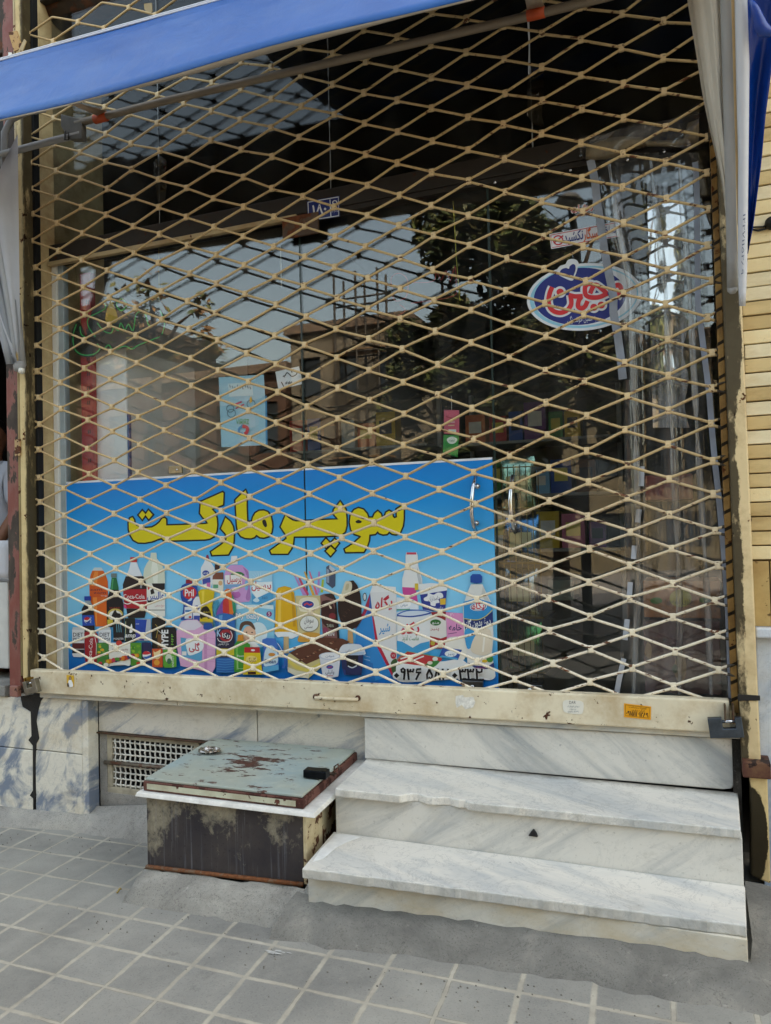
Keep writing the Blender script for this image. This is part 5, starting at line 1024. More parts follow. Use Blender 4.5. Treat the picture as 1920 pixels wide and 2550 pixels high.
a.ell(WH, 1348, 698, 98, 48, a0=-.08); a.ell(P_('#23407f'), 1348, 698, 90, 42, a0=-.08); a.ell(WH, 1348, 698, 80, 35, a0=-.08); a.text(P_('#c4293c'), 'پگاه', 1348, 722, 74, width=140, bold=.02, slope=-.08); a.text(WH, 'دوغ بدون گاز', 1345, 920, 80, width=290, bold=.02, slope=-.14); a.poly(P_('#3a96cf'), [(1195, 960), (1350, 985), (1330, 1060), (1300, 1130), (1220, 1180)], True); a.poly(P_('#d8cdb8'), [(1330, 1010), (1480, 960), (1500, 1200), (1400, 1260), (1260, 1200)], True); a.line(P_('#e8e4d8'), [(1420, 1020), (1400, 1220)], 20, True); a.poly(P_('#28356f'), [(1225, 1340), (1310, 1375), (1460, 1385), (1525, 1340), (1535, 1400), (1440, 1415), (1300, 1400)]); a.ell(P_('#3f7f34'), 1480, 1300, 40, 40); a.ell(P_('#cfae2c'), 1420, 1325, 32, 18); a.text(P_('#b03a5a'), 'محصول لبنی', 1370, 1405, 26, width=130)
a.n = 110
DG = {'9': [[(492, 1452), (462, 1450), (458, 1422), (480, 1408), (500, 1424), (498, 1470), (488, 1540)]], '6': [[(690, 1415), (640, 1418), (632, 1455), (690, 1458)], [(668, 1458), (628, 1540)]], '5': [[(782, 1418), (756, 1480), (758, 1528), (782, 1512), (808, 1530), (816, 1490), (782, 1418)]], '8': [[(872, 1412), (845, 1542)], [(876, 1412), (906, 1542)]], '2': [[(936, 1412), (944, 1542)], [(940, 1440), (966, 1455), (996, 1448), (998, 1414)]]}
def dg3(x): return [[(x, 1412), (x + 14, 1542)], [(x + 4, 1436), (x + 26, 1450), (x + 36, 1416)], [(x + 36, 1440), (x + 60, 1450), (x + 70, 1412)]]
ST_ = DG['9'] + dg3(532) + DG['6'] + DG['5'] + DG['8'] + DG['2'] + dg3(1132) + dg3(1224) + [[(x + 390, y) for x, y in q] for q in DG['2']]
for q in ST_: a.line(WH, q, 52)
for x in (405, 1075): a.ell(WH, x, 1490, 46, 46)
for q in ST_: a.line(INK, q, 23)
for x in (405, 1075): a.poly(INK, [(x - 32, 1490), (x, 1458), (x + 32, 1490), (x, 1522)])
a.build('dairy_print', sign)

# ================================================================== THINGS ON AND BEHIND THE GLASS
def flat(name, f, pts, y, m, th=.0012, parent=None, bevel=0):
    return MB().prism([onY(*f(p), y) for p in pts], (0, th, 0)).build(name, m, parent, bevel)
def art_thing(name, label, cat, loc, group=None): return thing(name, label, cat, loc, group)
def P2(h, r=.45): return plain(h, r, var=.04, vs=6)
# house number
t = thing('number_plate', 'small dark blue enamel house number plate on the dark beam', 'number plate', onY(*R1((1396, 905)), .082))
flat('plate', R1, [(1326, 870), (1466, 846), (1468, 935), (1330, 957)], .0815, P2('#1a2a6e', .3), .003, t)
a = Art(R1, .0812, .0003); W = P2('#d5dae2')
a.line(W, [(1331, 874), (1462, 851), (1464, 932), (1334, 953), (1331, 874)], 4); a.line(W, [(1426, 862), (1430, 935)], 4); a.text(W, '۱۸۰', 1380, 925, 44, width=62, slope=-.17, bold=.02); a.ell(W, 1447, 875, 11, 10); a.ell(P2('#1a2a6e'), 1447, 875, 7, 6); a.text(W, 'قاسم آباد', 1447, 915, 11, width=34, slope=-.17); a.line(W, [(1340, 944), (1375, 938)], 2)
a.build('lettering', t)
# no smoking sticker
t = thing('no_smoking_sticker', 'white strip sticker asking not to smoke, on the door glass above the oval sticker', 'sticker', onY(*R2((860, 1015)), .1185))
flat('label', R2, [(708, 1012), (1008, 955), (1013, 1022), (716, 1076)], .1175, P2('#d6d7dc'), .001, t)
a = Art(R2, .1172, .0002); RD, NV = P2('#b8323a'), P2('#27357d')
a.line(RD, [(714, 1016), (1004, 961), (1008, 1019), (720, 1070), (714, 1016)], 3); a.ell(RD, 746, 1038, 23, 22); a.ell(P2('#d6d7dc'), 746, 1038, 17, 16); a.line(RD, [(728, 1050), (768, 1018)], 6); a.line(INK, [(735, 1036), (760, 1042)], 5)
a.text(NV, 'نکشید', 812, 1040, 42, width=84, slope=-.19, bold=.02); a.text(P2('#cf5a1e'), 'سیگار', 888, 1028, 42, width=66, slope=-.19, bold=.02); a.text(NV, 'لطفا', 966, 1010, 38, width=62, slope=-.19, bold=.02)
a.build('lettering', t)
t = thing('word_sticker', 'tiny red lettered sticker on the door glass above the no smoking strip', 'sticker', onY(*R2((850, 905)), .1185))
a = Art(R2, .1175, .0003); a.text(P2('#d9d4d2'), 'دخانیات', 850, 915, 30, width=98, slope=-.1, bold=.09); a.text(RD, 'دخانیات', 850, 914, 30, width=92, slope=-.1, bold=.01); a.build('lettering', t)
# oval dairy sticker
t = thing('oval_sticker', 'oval navy sticker with red lettering and a little heart, on the door glass', 'sticker', onY(*cr(1240, 600, 4.165)((895, 580)), .1185))
cO = cr(1240, 600, 4.165); a = Art(cO, .1178, .0002)
def egg(m, k, dx=0, dy=0): a.ell(m, 897 + dx, 580 + dy, 598 - k, 348 - k * .8, 48, a0=-.10)
OW, OB, ON, OR = P2('#d9dde2'), P2('#8cc3da'), P2('#1f2a78'), P2('#cb2f34')
egg(OW, 0); a.poly(OW, [(608, 330), (640, 262), (700, 240), (722, 200), (770, 186), (815, 198), (838, 235), (835, 290), (815, 360), (780, 420), (700, 400)], True)
egg(OB, 34, -4, 0); egg(OW, 62, 10, -2); a.ell(ON, 850, 575, 478, 296, 48, a0=-.08)
a.poly(OW, [(612, 335), (640, 268), (705, 245), (728, 205), (775, 195), (812, 206), (828, 240), (822, 300), (800, 360), (770, 412), (690, 385)], True); a.poly(ON, [(645, 330), (660, 295), (705, 280), (735, 288), (745, 262), (775, 240), (800, 250), (806, 290), (790, 345), (765, 385), (700, 365)], True)
T = [[(562, 478), (535, 550), (525, 640), (560, 715), (640, 745), (715, 720), (760, 655), (752, 560)], [(735, 560), (800, 575), (880, 572)], [(868, 575), (838, 620), (832, 680), (870, 700), (905, 675), (930, 622)],
     [(985, 450), (930, 448), (902, 490), (912, 560), (965, 585), (1050, 582), (1135, 545)], [(955, 545), (990, 470), (1030, 460), (1130, 545)], [(1210, 470), (1250, 455), (1280, 490), (1265, 540), (1230, 590)]]
for q in T: a.line(OW, q, 92, True)
for c in ((645, 530), (995, 688), (1072, 664)): a.ell(OW, c[0], c[1], 62, 60)
for q in T: a.line(OR, q, 48, True)
for c in ((645, 530), (995, 688), (1072, 664)): a.ell(OR, c[0], c[1], 38, 36)
a.ell(OR, 1235, 492, 48, 46); a.ell(OW, 1238, 500, 14, 14); a.text(OW, 'به همین خوشمزگی', 870, 835, 60, width=300, slope=-.09)
a.build('lettering', t)
# paper notices inside the glass
t = thing('blue_poster', 'light blue paper poster with a red and blue swirl, taped inside the window', 'poster', onY(*R3((1050, 660)), .132))
flat('sheet', R3, [(945, 520), (1140, 508), (1156, 812), (957, 822)], .131, P2('#9cc8dc', .6), .001, t); a = Art(R3, .1306, .0002)
a.poly(P2('#c3dbe2'), [(985, 548), (1090, 540), (1094, 598), (990, 604)])
for k in range(9): a.line(P2('#7f97a4'), [(992 + 11 * k, 552 + (k % 3) * 4), (996 + 11 * k, 552 + (k % 3) * 4 + 12)], 5)
a.line(P2('#c24a6a'), [(1010, 640), (1045, 625)], 8); a.line(P2('#c24a6a'), [(1018, 655), (1055, 636)], 6)
for c in ((995, 655, 16), (1085, 635, 18), (1000, 675, 18)): a.line(P2('#4f6f7f'), [(c[0] + c[2] * math.cos(i / 10 * 6.28), c[1] + c[2] * math.sin(i / 10 * 6.28)) for i in range(11)], 3)
a.poly(P2('#c9a23a'), [(1078, 612), (1086, 600), (1090, 625), (1080, 632)]); a.text(P2('#3e9a4a'), 'VI\u042fI\u042fZ', 1048, 722, 22, width=56); a.line(P2('#4a8ab8'), [(1050, 728), (1034, 742), (1034, 760), (1050, 766)], 10, True); a.line(P2('#c23a44'), [(1048, 730), (1068, 738), (1066, 758), (1056, 764)], 14, True)
a.build('print', t); flat('blue_edge', R3, [(1146, 600), (1153, 600), (1156, 812), (1148, 812)], .1305, P2('#2f7fb0'), .0005, t)
t = thing('paper_note', 'small white handwritten note stuck at an angle beside the blue poster', 'note', onY(*R3((1248, 522)), .132))
flat('sheet', R3, [(1190, 496), (1292, 472), (1310, 548), (1203, 573)], .131, P2('#dfe2e6', .6), .001, t); a = Art(R3, .1306, .0002)
a.line(INK, [(1285, 492), (1280, 508), (1262, 516), (1250, 506), (1240, 500), (1232, 512), (1222, 516)], 4, True); a.line(INK, [(1258, 484), (1262, 500)], 4); a.line(INK, [(1230, 520), (1226, 512)], 3)
for x in (1235, 1246, 1256): a.line(INK, [(x, 543), (x + 5, 537), (x + 5, 548), (x, 549), (x, 543)], 3)
a.line(INK, [(1216, 540), (1226, 560)], 4); a.build('handwriting', t)
t = thing('packet_strip', 'pink and green packet strip hanging inside the glass left of the door', 'packet', onY(*R4((282, 760)), .15))
flat('pink_packet', R4, [(252, 660), (318, 662), (318, 766), (252, 764)], .15, P2('#c65a70', .35), .006, t, .002); flat('green_packet', R4, [(250, 768), (317, 770), (311, 866), (247, 846)], .15, P2('#2f8a3c', .35), .006, t, .002)
a = Art(R4, .1492, .0003); a.ell(P2('#dfe4da'), 287, 792, 20, 16); a.ell(P2('#dfe4da'), 275, 790, 10, 9); a.ell(P2('#dfe4da'), 300, 790, 10, 9); a.text(P2('#2f6a3c'), 'تخمه', 287, 797, 11, width=24); a.line(P2('#d9a8b0'), [(268, 715), (300, 713)], 6); a.line(P2('#d9c9a0'), [(270, 728), (298, 727)], 4); a.line(P2('#a03a4a'), [(262, 690), (300, 700)], 4); a.poly(P2('#d7ddd2'), [(272, 745), (305, 745), (305, 756), (272, 756)]); a.build('print', t)
b = MB(); b.tube([onY(*R4((286, 660)), .153), onY(*R4((285, 600)), .153)], .001, 5); b.build('string', WHITE, t)
# door handles and floor locks
def handle(label, pts, ends):
    t = thing('door_handle', label, 'handle', onY(*R6(pts[1]), .11), 'door handles')
    n = len(pts); b = MB(); b.tube([onY(*R6(p), .118 - .052 * math.sin(math.pi * (.12 + .76 * i / (n - 1)))) for i, p in enumerate(pts)], .0085, 10); b.build('grip', CHROME, t)
    for p in ends:
        c = onY(*R6(p), .112); b = MB(); b.lathe([(.0, -.012), (.009, -.011), (.010, .0), (.013, .001), (.013, .006), (0, .007)], c, 12, None, 'y'); b.build('mount', CHROME, t)
    return t
handle('curved steel door handle standing in front of the blue sign', [(390, 62), (378, 110), (372, 170), (372, 230), (380, 275), (390, 300)], [(396, 106), (392, 265)])
handle('curved steel door handle on the dark door glass right of the sign', [(550, 58), (542, 110), (539, 170), (543, 230), (552, 280), (562, 306)], [(556, 96), (556, 272)])
for nm, lb, q in (('floor_lock', 'grey steel floor lock below the telephone number of the sign', [(330, 944), (420, 948), (420, 1000), (330, 996)]), ('floor_lock', 'small steel floor lock at the foot of the dark door glass', [(570, 958), (676, 966), (676, 1012), (570, 1006)])):
    t = thing(nm, lb, 'lock', onY(*R6(q[3]), .10), 'floor locks'); flat('case', R6, q, .092, metal('lock_case', '#8f9294', .35), .02, t, .003); flat('cap', R6, [q[0], q[1], (q[1][0], q[1][1] - 7), (q[0][0], q[0][1] - 7)], .09, BLACK, .02, t, .001)
    c = onY(*R6(((q[0][0] + q[1][0]) / 2, (q[0][1] + q[2][1]) / 2)), .0915); MB().lathe([(0, -.002), (.008, -.002), (.008, .002), (0, .002)], c, 10, None, 'y').build('key_barrel', CHROME, t)
t = thing('glass_clamp', 'small brass coloured clamp on the glass above the sign', 'clamp', onY(*R3((758, 918)), .11)); flat('plate', R3, [(727, 904), (784, 900), (786, 934), (729, 938)], .108, metal('pale_brass', '#b7a988', .4), .012, t, .003)
MB().lathe([(0, -.002), (.006, -.002), (.006, .002), (0, .002)], onY(*R3((764, 920)), .107), 8, None, 'y').build('screw', CHROME, t)
# stickers on the gate bar
yb = -.0508
t = thing('phone_sticker', 'yellow orange sticker with a black telephone number at the right of the gate bar', 'sticker', onY(*R6((1090, 1080)), yb))
flat('label', R6, [(1031, 1044), (1148, 1058), (1146, 1115), (1031, 1103)], yb - .0012, P2('#d9960e', .45), .0012, t); a = Art(R6, yb - .0014, .0002)
a.line(INK, [(1037, 1050), (1142, 1063), (1140, 1108), (1037, 1097), (1037, 1050)], 1.6); a.text(INK, '۰۹۱۵۱۱۶۱۲۸۹', 1088, 1100, 20, width=96, slope=.11, bold=.03, align='fit'); a.text(INK, 'تعمیرات و ساخت', 1090, 1066, 9, width=76, slope=.11); a.text(INK, 'کرکره برقی', 1092, 1078, 8, width=56, slope=.11); a.build('lettering', t)
t = thing('round_sticker', 'worn white paper sticker in the middle right of the gate bar', 'sticker', onY(*R6((812, 1060)), yb))
MB().prism([onY(*R6(p), yb - .001) for p in smooth_loop([(770, 1034), (800, 1029), (848, 1036), (856, 1056), (852, 1084), (838, 1091), (800, 1088), (772, 1080), (766, 1056)])], (0, .001, 0)).build('label', P2('#d6d3c6', .6), t); a = Art(R6, yb - .0012, .0002)
a.text(P2('#4a4f55'), 'DAR', 808, 1046, 13, width=28); a.text(P2('#6a6f75'), 'دربهای اتوماتیک', 812, 1060, 7, width=52); a.text(P2('#6a6f75'), 'ضد سرقت', 810, 1071, 7, width=28); a.text(P2('#6a6f75'), '۰۵۱۳۸۴۳۹', 810, 1083, 7, width=48); a.build('lettering', t)
t = thing('photo_sticker', 'tiny yellow photo sticker of a man in white, left on the gate bar', 'sticker', onY(*R5((304, 946)), yb))
flat('label', R5, [(287, 921), (319, 924), (320, 972), (290, 972)], yb - .001, P2('#c9a022', .5), .001, t); a = Art(R5, yb - .0012, .0002)
a.ell(P2('#3a2c22'), 303, 935, 6, 8); a.ell(P2('#a8846a'), 303, 935, 4, 5); a.poly(P2('#dedede'), [(297, 945), (309, 945), (316, 970), (294, 971)], True); a.poly(P2('#4a3a20'), [(289, 958), (296, 955), (300, 972), (291, 972)]); a.build('portrait', t)
a = Art(R6, yb - .0002, .0002); sc = MB()
t = thing('glue_patch', 'whitish torn glue patch on the gate bar below the sign number', 'glue patch', onY(*R6((340, 1040)), yb)); MB().prism([onY(*R6(p), yb - .0006) for p in [(303, 1012), (334, 1008), (340, 1018), (380, 1016), (388, 1040), (378, 1062), (345, 1070), (330, 1050), (308, 1064), (302, 1040)]], (0, .0006, 0)).build('residue', plain('#d8d5cb', .7, var=.25, vs=60), t)

# ---------------------------------------------------------------- clear plastic curtain over the door
def m_film(name, rough=.03, refl=1.1, wav=.10, base=.05):
    t = NT(name); t.t.nodes.remove(t.b)
    lw = t.n('ShaderNodeLayerWeight'); lw.inputs[0].default_value = .5
    b = t.n('ShaderNodeBump'); b.inputs['Strength'].default_value = wav; b.inputs['Distance'].default_value = .02
    t.l(t.noise(t.coords((3, 1, .6)), 1.6, 2, .5, .4), b.inputs['Height']); t.l(b.outputs[0], lw.inputs['Normal'])
    f = t.math('ADD', .05 * refl, t.math('MULTIPLY', t.math('POWER', lw.outputs['Facing'], 3.0), .8))
    gl = t.n('ShaderNodeBsdfGlossy'); gl.inputs['Roughness'].default_value = rough; t.l(b.outputs[0], gl.inputs['Normal'])
    tr = t.n('ShaderNodeBsdfTransparent'); tr.inputs[0].default_value = (.90, .91, .91, 1)
    m = t.n('ShaderNodeMixShader'); t.l(f, m.inputs[0]); t.l(tr.outputs[0], m.inputs[1]); t.l(gl.outputs[0], m.inputs[2])
    df = t.n('ShaderNodeBsdfDiffuse'); df.inputs[0].default_value = (.62, .63, .64, 1)
    k = t.ramp(t.noise(t.coords((7, 1, .5)), 2.4, 8, .72), [(.45, base * .3), (.72, base * 3)])
    m2 = t.n('ShaderNodeMixShader'); t.l(k, m2.inputs[0]); t.l(m.outputs[0], m2.inputs[1]); t.l(df.outputs[0], m2.inputs[2]); t.l(m2.outputs[0], t.out.inputs[0]); return t.m
FILM = m_film('clear_film')
cur = thing('plastic_curtain', 'clear plastic strip curtain with taped edges hanging over the shop door', 'curtain', onY(*R4((1230, 500)), .07))
XL = [(330, 1468), (540, 1500), (700, 1540), (940, 1552), (1200, 1556), (1500, 1552), (1740, 1538)]
XR = [(330, 1735), (540, 1752), (700, 1762), (940, 1776), (1200, 1790), (1500, 1810), (1740, 1828)]
rows = []
for j in range(44):
    py = 380 + 1370 * j / 43; xa, xb = interp(XL, py), interp(XR, py); row = []
    for i in range(49):
        u = i / 48; s = .0035 * math.sin(u * 9 + .7 * math.sin(py / 300)) + .0006 * math.sin(u * 31 + py / 210) + .022 * math.exp(-((u - .14) / .05) ** 2) + .016 * math.exp(-((u - .55) / .06) ** 2)
        row.append(onY(xa + (xb - xa) * u, py, .064 - s * min(1, (py - 330) / 250)))
    rows.append(row)
MB().sheet(rows).build('film', FILM, cur)
b = MB()
for u0, amp in ((.13, .028), (.53, .02), (.80, .018)):                   # strips rolled into narrow folds
    pts = []
    for j in range(30):
        py = 400 + 1330 * j / 29; xa, xb = interp(XL, py), interp(XR, py); pts.append(onY(xa + (xb - xa) * (u0 + .012 * math.sin(py / 190)), py, .046))
    bb = MB(); bb.tube(pts, [.006 + .006 * (j % 7 > 1) for j in range(30)], 10, caps=False); bb.build('rolled_strip', m_film('rolled_film', .08, 1.6, .12, .12), cur)
def ribbon(name, L, wd, y, m, par, lift=0):
    rows = []
    for i, p in enumerate(L):
        q = onY(*p, y - .004 * (i % 2)); d = onY(*L[min(i + 1, len(L) - 1)], y) - onY(*L[max(i - 1, 0)], y); n = Vector((d.z, 0, -d.x)).normalized(); rows.append([q - n * wd / 2, q + n * wd / 2])
    return MB().sheet(rows, smooth=False).build(name, m, par, solid=.001)
rows = []
for j in range(30):
    py = 505 + 560 * j / 29
    rows.append([onY(1612 + 4 * j / 29 + (86 + 6 * math.sin(j * .9)) * i / 8 + 10 * j / 29, py, .052 - .0022 * math.sin(i / 8 * 3.1) - .0012 * math.sin(j * .6)) for i in range(9)])
MB().sheet(rows).build('sky_glint_strip', m_film('glossy_film', .03, 8.0, .06, .2), cur)  # extra strip added over the film to give the bright sky reflection
tp = [R2((885, 690)), R2((905, 780)), R2((915, 880)), R2((932, 980)), R2((945, 1080)), R2((965, 1180)), R4((985, 170)), R4((985, 240)), R4((1002, 330)), R4((1016, 430)), R4((1026, 528))]
ribbon('edge_tape', tp, .030, .050, GREYTAPE, cur)
tp2 = [R4((1050, 560)), R4((1060, 700)), R4((1085, 900)), R6((1105, 80)), R6((1096, 230)), R6((1076, 400)), R6((1055, 560)), R6((1045, 720)), R6((1032, 860)), R6((1012, 960)), R6((1000, 1020))]
for i, L in enumerate(([R4((1108, 905)), R4((1105, 990))], [R6((1096, 205)), R6((1090, 262))], [R6((1076, 362)), R6((1072, 420))], [R6((1058, 520)), R6((1052, 610))], [R6((1045, 680)), R6((1035, 770))], [R6((1030, 850)), R6((1010, 940)), R6((995, 1020))])): ribbon('edge_tape', L, .019, .050, plain('#a9adb4', .5, var=.1), cur)
ribbon('edge_tape', [R2((1338, 700)), R2((1345, 800)), R4((1350, 200)), R4((1365, 320)), R4((1385, 480)), R4((1400, 600)), R4((1412, 760)), R4((1425, 900)), R6((1440, 150)), R6((1465, 420)), R6((1480, 650)), R6((1490, 900)), R6((1495, 1020))], .020, .052, plain('#8f97a6', .5, var=.15), cur)
CLOTH = painted('dusty_cloth', '#8b7f66', '#5b4a33', .6, 9, .8, '#55493a', .5)
rows = []
for i in range(23):
    u = i / 22; px = 866 + (1352 - 866) * u; top = 632 - 62 * u - 22 * math.sin(u * 6) - (60 if u > .9 else 0); bot = 690 - 80 * u + 12 * math.sin(u * 9)
    if u < .06: bot = 690
    rows.append([onY(*R2((px, top + (bot - top) * v)), .060 - .022 * math.sin(v * 3) - .006 * math.sin(u * 20)) for v in (0, .25, .5, .75, 1)])
MB().sheet(rows).build('top_batten', CLOTH, cur, solid=.003)
rows = []
for i in range(23):
    u = i / 22; px = 840 + (1355 - 840) * u; top = 575 - 120 * u ** 2 + 14 * math.sin(u * 11); bot = 660 - 40 * u + 22 * math.sin(u * 7 + 1)
    rows.append([onY(*R2((px, top + (bot - top) * v)), .044 - .012 * math.sin(v * 5 + u * 13)) for v in (0, .25, .5, .75, 1)])
MB().sheet(rows).build('loose_film', m_film('crumpled_film', .08, 1.5, .7, .06), cur)
for p in ((1205, 655), (1046, 690), (800, 735), (473, 788)):
    MB().lathe([(0, -.003), (.006, -.002), (.006, .002), (0, .002)], onY(*R2(p), .055 if p[0] > 850 else .083), 10, None, 'y').build('screw_head', CHROME, cur if p[0] > 850 else shop)

# ---------------------------------------------------------------- rope-light signs
t = thing('rope_light_sign', 'dark hanging sign edged with unlit green rope light at the upper left of the window', 'sign', onY(*R3((500, 320)), .15))
flat('board', R3, smooth_loop([(330, 280), (352, 300), (372, 345), (395, 240), (455, 170), (520, 160), (600, 180), (700, 200), (716, 260), (700, 330), (600, 385), (480, 395), (438, 400), (410, 428), (350, 428), (315, 395), (308, 330)]), .146, plain('#161b19', .3), .006, t)
a = Art(R3, .1455, .0003); GN = P2('#41b862'); a.poly(P2('#b3982a'), [(478, 190), (500, 230), (508, 275), (470, 290), (455, 262)], True)
for q in ([(330, 290), (316, 340), (322, 395), (355, 422), (405, 420), (432, 395), (420, 375)], [(345, 300), (352, 335), (375, 350)], [(452, 200), (452, 225), (385, 262), (382, 300), (412, 345)], [(420, 285), (450, 320), (480, 328), (492, 305), (512, 318), (522, 285), (540, 315), (555, 290), (575, 318), (590, 245), (625, 240), (640, 290), (655, 300)], [(525, 178), (548, 205), (525, 232), (502, 205), (525, 178)], [(430, 385), (450, 395), (470, 380), (490, 400), (540, 385), (570, 398), (600, 380), (690, 345)], [(690, 230), (712, 280), (700, 335)]):
    a.line(GN, q, 4.6, True)
a.build('rope_light', t); b = MB(); b.tube([onY(*R3((688, 230)), .149), onY(*R3((686, -40)), .149)], .0015, 5); b.tube([onY(*R3((350, 300)), .149), onY(*R3((318, -40)), .149)], .0015, 5); b.build('hanging_cord', plain('#8a8347', .6), t)
t = thing('rope_light_sign', 'faint red rope light lettering hanging high inside, left of the door', 'sign', onY(*R4((160, 160)), .5))
a = Art(R4, .5, .0004); RR = P2('#9a3032')
for q in ([(30, 140), (25, 90), (60, 70), (95, 100), (90, 170), (45, 190), (28, 160)], [(105, 110), (205, 105), (220, 60), (240, 100), (262, 58), (280, 105), (300, 40), (305, 120), (290, 170), (110, 200)], [(60, 205), (85, 230), (40, 262)]): a.line(RR, q, 4, True)
a.build('rope_light', t)
for lb, pts in (('yellow cord hanging from the ceiling between the two glass doors', [R2((292, 870)), R2((300, 1000)), R2((306, 1120)), R4((322, 190))]), ('thin white string hanging inside the glass left of the upper joint', [R1((1212, 1060)), R3((1214, 40)), R3((1216, 130))])):
    b = MB(); b.tube([onY(*p, .17) for p in pts], .0022, 6); tag(b.build('hanging_cord', plain('#a9a43a' if 'yellow' in lb else '#c9c9bf', .6)), lb, 'cord')

# ---------------------------------------------------------------- inside the shop
b = MB(); b.box(-3.218, -3.20, .165, 2.2, .70, 2.85); b.build('inner_lining', plain('#d3dad9', .6, var=.06), shop)
t = thing('shelf_upright', 'red slotted steel upright standing inside the window on the left', 'upright', onY(*R3((375, 980)), .17))
x0, x1 = onY(*R3((350, 600)), .16).x, onY(*R3((398, 600)), .16).x
MB().box(x0, x1, .16, .195, .70, 2.84).build('post', painted('red_post', '#a3282c', '#6a1a1c', .66, 14, .4, '#7a2024'), t, .003)
b = MB(); z = .8
while z < 2.8: b.box((x0 + x1) / 2 + .006, (x0 + x1) / 2 + .011, .1590, .1605, z, z + .02); b.box((x0 + x1) / 2 + .018, (x0 + x1) / 2 + .023, .1590, .1605, z, z + .02); z += .075
b.build('slots', BLACK, t)
t = thing('drinks_fridge', 'tall white drinks fridge inside the window behind the red upright', 'fridge', (-2.9, .5, .70))
x0, x1 = onY(*R3((408, 700)), .20).x, onY(*R3((548, 700)), .20).x
MB().box(x0, x1, .20, .8, .70, onY(*R3((480, 396)), .2).z).build('cabinet', plain('#e6e9ea', .4, var=.05), t, .01); MB().box(x1 + .001, x1 + .012, .20, .22, .75, 2.1).build('blue_trim', plain('#23558f', .4), t, .002)
def shelf(label, x0, x1, y0, y1, zs, hc='#8d8d88'):
    t = thing('display_shelf', label, 'shelf', ((x0 + x1) / 2, (y0 + y1) / 2, .70)); m = plain(hc, .5)
    for z in zs: MB().box(x0, x1, y0, y1, z, z + .02).build('shelf_board', m, t, .002)
    MB().box(x0, x0 + .03, y1 - .03, y1, .70, zs[-1] + .4).build('upright', m, t, .002); MB().box(x1 - .03, x1, y1 - .03, y1, .70, zs[-1] + .4).build('upright', m, t, .002); MB().box(x0, x1, y1 + .001, y1 + .012, .72, zs[-1] + .38).build('back_panel', plain('#57544e', .7), t)
    return t
shelf('grey shelf unit of boxed goods inside the window on the left', -2.75, -1.65, 1.9, 2.25, [1.30, 1.66, 2.02]); shelf('grey shelf unit of red packets inside the window beside the door', -1.5, -.45, 2.1, 2.45, [1.30, 1.66, 2.02])
gc = (('red', '#a62b2b'), ('blue', '#2a4f9a'), ('yellow', '#c9a62a'), ('white', '#c9ccc8'), ('green', '#3a7a3a'), ('orange', '#c4622a'), ('purple', '#6a3a78'), ('pink', '#c46a86'), ('pale blue', '#7fb0cf'), ('brown', '#6a4630'))
rn = random.Random(4); names = ('left', 'right')
for s, (xa, xb, yy) in enumerate(((-2.70, -1.72, 1.94), (-1.45, -.52, 2.14))):
    for r_, zz in enumerate((1.322, 1.682, 2.042)):
        x = xa; k = 0
        order = rn.sample(range(10), 6)
        while k < 6 and x < xb - .08:
            wd, hh = rn.uniform(.09, .15), rn.uniform(.14, .27); cn, hx = gc[order[k]]
            o = MB().box(x, x + wd, yy, yy + .12, zz, zz + hh, plain(hx, .45, var=.1)); q = wd * .18
            o.box(x + q, x + wd - q, yy - .002, yy - .0005, zz + hh * .35, zz + hh * .75, plain(('#d8d6cc', '#d9c65a', '#2f2f3a')[k % 3], .5)); o = o.build('goods_box', None, None, .003)
            tag(o, '%s box of goods on the %s board of the %s shelf unit' % (cn, ('lowest', 'middle', 'top')[r_], ('left', 'door side')[s]), 'box', 'boxed goods on the shelves'); x += wd + rn.uniform(.005, .03); k += 1
t = thing('wire_rack', 'gold wire snack rack standing inside the door beside the sign', 'rack', onY(*R6((600, 900)), .55)); GOLD = metal('gold_wire', '#8a7434', .4)
p0, p1 = onY(*R6((500, 900)), .55), onY(*R6((690, 860)), .55); x0, x1 = p0.x, p1.x
b = MB(); k = 0
while x0 + k * .028 < x1: b.tube([(x0 + k * .028, .55, .72), (x0 + k * .028, .55, 1.75)], .0022, 5); k += 1
for z in (.8, 1.05, 1.3, 1.55, 1.74): b.tube([(x0, .548, z), (x1, .548, z)], .003, 5)
b.build('wire_front', GOLD, t); b = MB()
for z in (.8, 1.05, 1.3, 1.55): b.box(x0, x1, .555, .85, z - .008, z)
b.build('wire_shelf', GOLD, t)
def bag(label, c, wd, hh, hx):
    rows = []; rn_ = random.Random(int(c[0] * 999))
    for j in range(9):
        v = j / 8; puff = .035 * math.sin(math.pi * v) ** .7; row = []
        for i in range(13):
            an = 2 * math.pi * i / 12; row.append(Vector(c) + Vector((math.cos(an) * wd / 2 * (.92 + .08 * math.sin(math.pi * v)), math.sin(an) * (puff + .002) + rn_.uniform(-.004, .004), hh * v)))
        row[-1] = row[0]; rows.append(row)
    tt = thing('snack_bag', label, 'snack bag', c, 'snack bags on the rack'); MB().sheet(rows).build('foil_bag', metal('foil_' + hx[1:], hx, .22), tt); b_ = MB(); b_.box(c[0] - wd * .3, c[0] + wd * .3, c[1] - .041, c[1] - .038, c[2] + hh * .3, c[2] + hh * .62); b_.build('printed_patch', plain('#c9bf8a', .4), tt)
bag('silver green foil snack bag on the top of the gold rack', (x0 + .09, .62, 1.552), .17, .24, '#8fae9a'); bag('blue foil snack bag on the middle of the gold rack', (x0 + .10, .62, 1.302), .17, .22, '#4f7fae'); bag('silver foil snack bag low on the gold rack', (x0 + .09, .62, 1.052), .17, .22, '#a9b0b4'); bag('green foil snack bag on the lowest wire shelf of the gold rack', (x0 + .10, .62, .802), .17, .22, '#4f8a52')
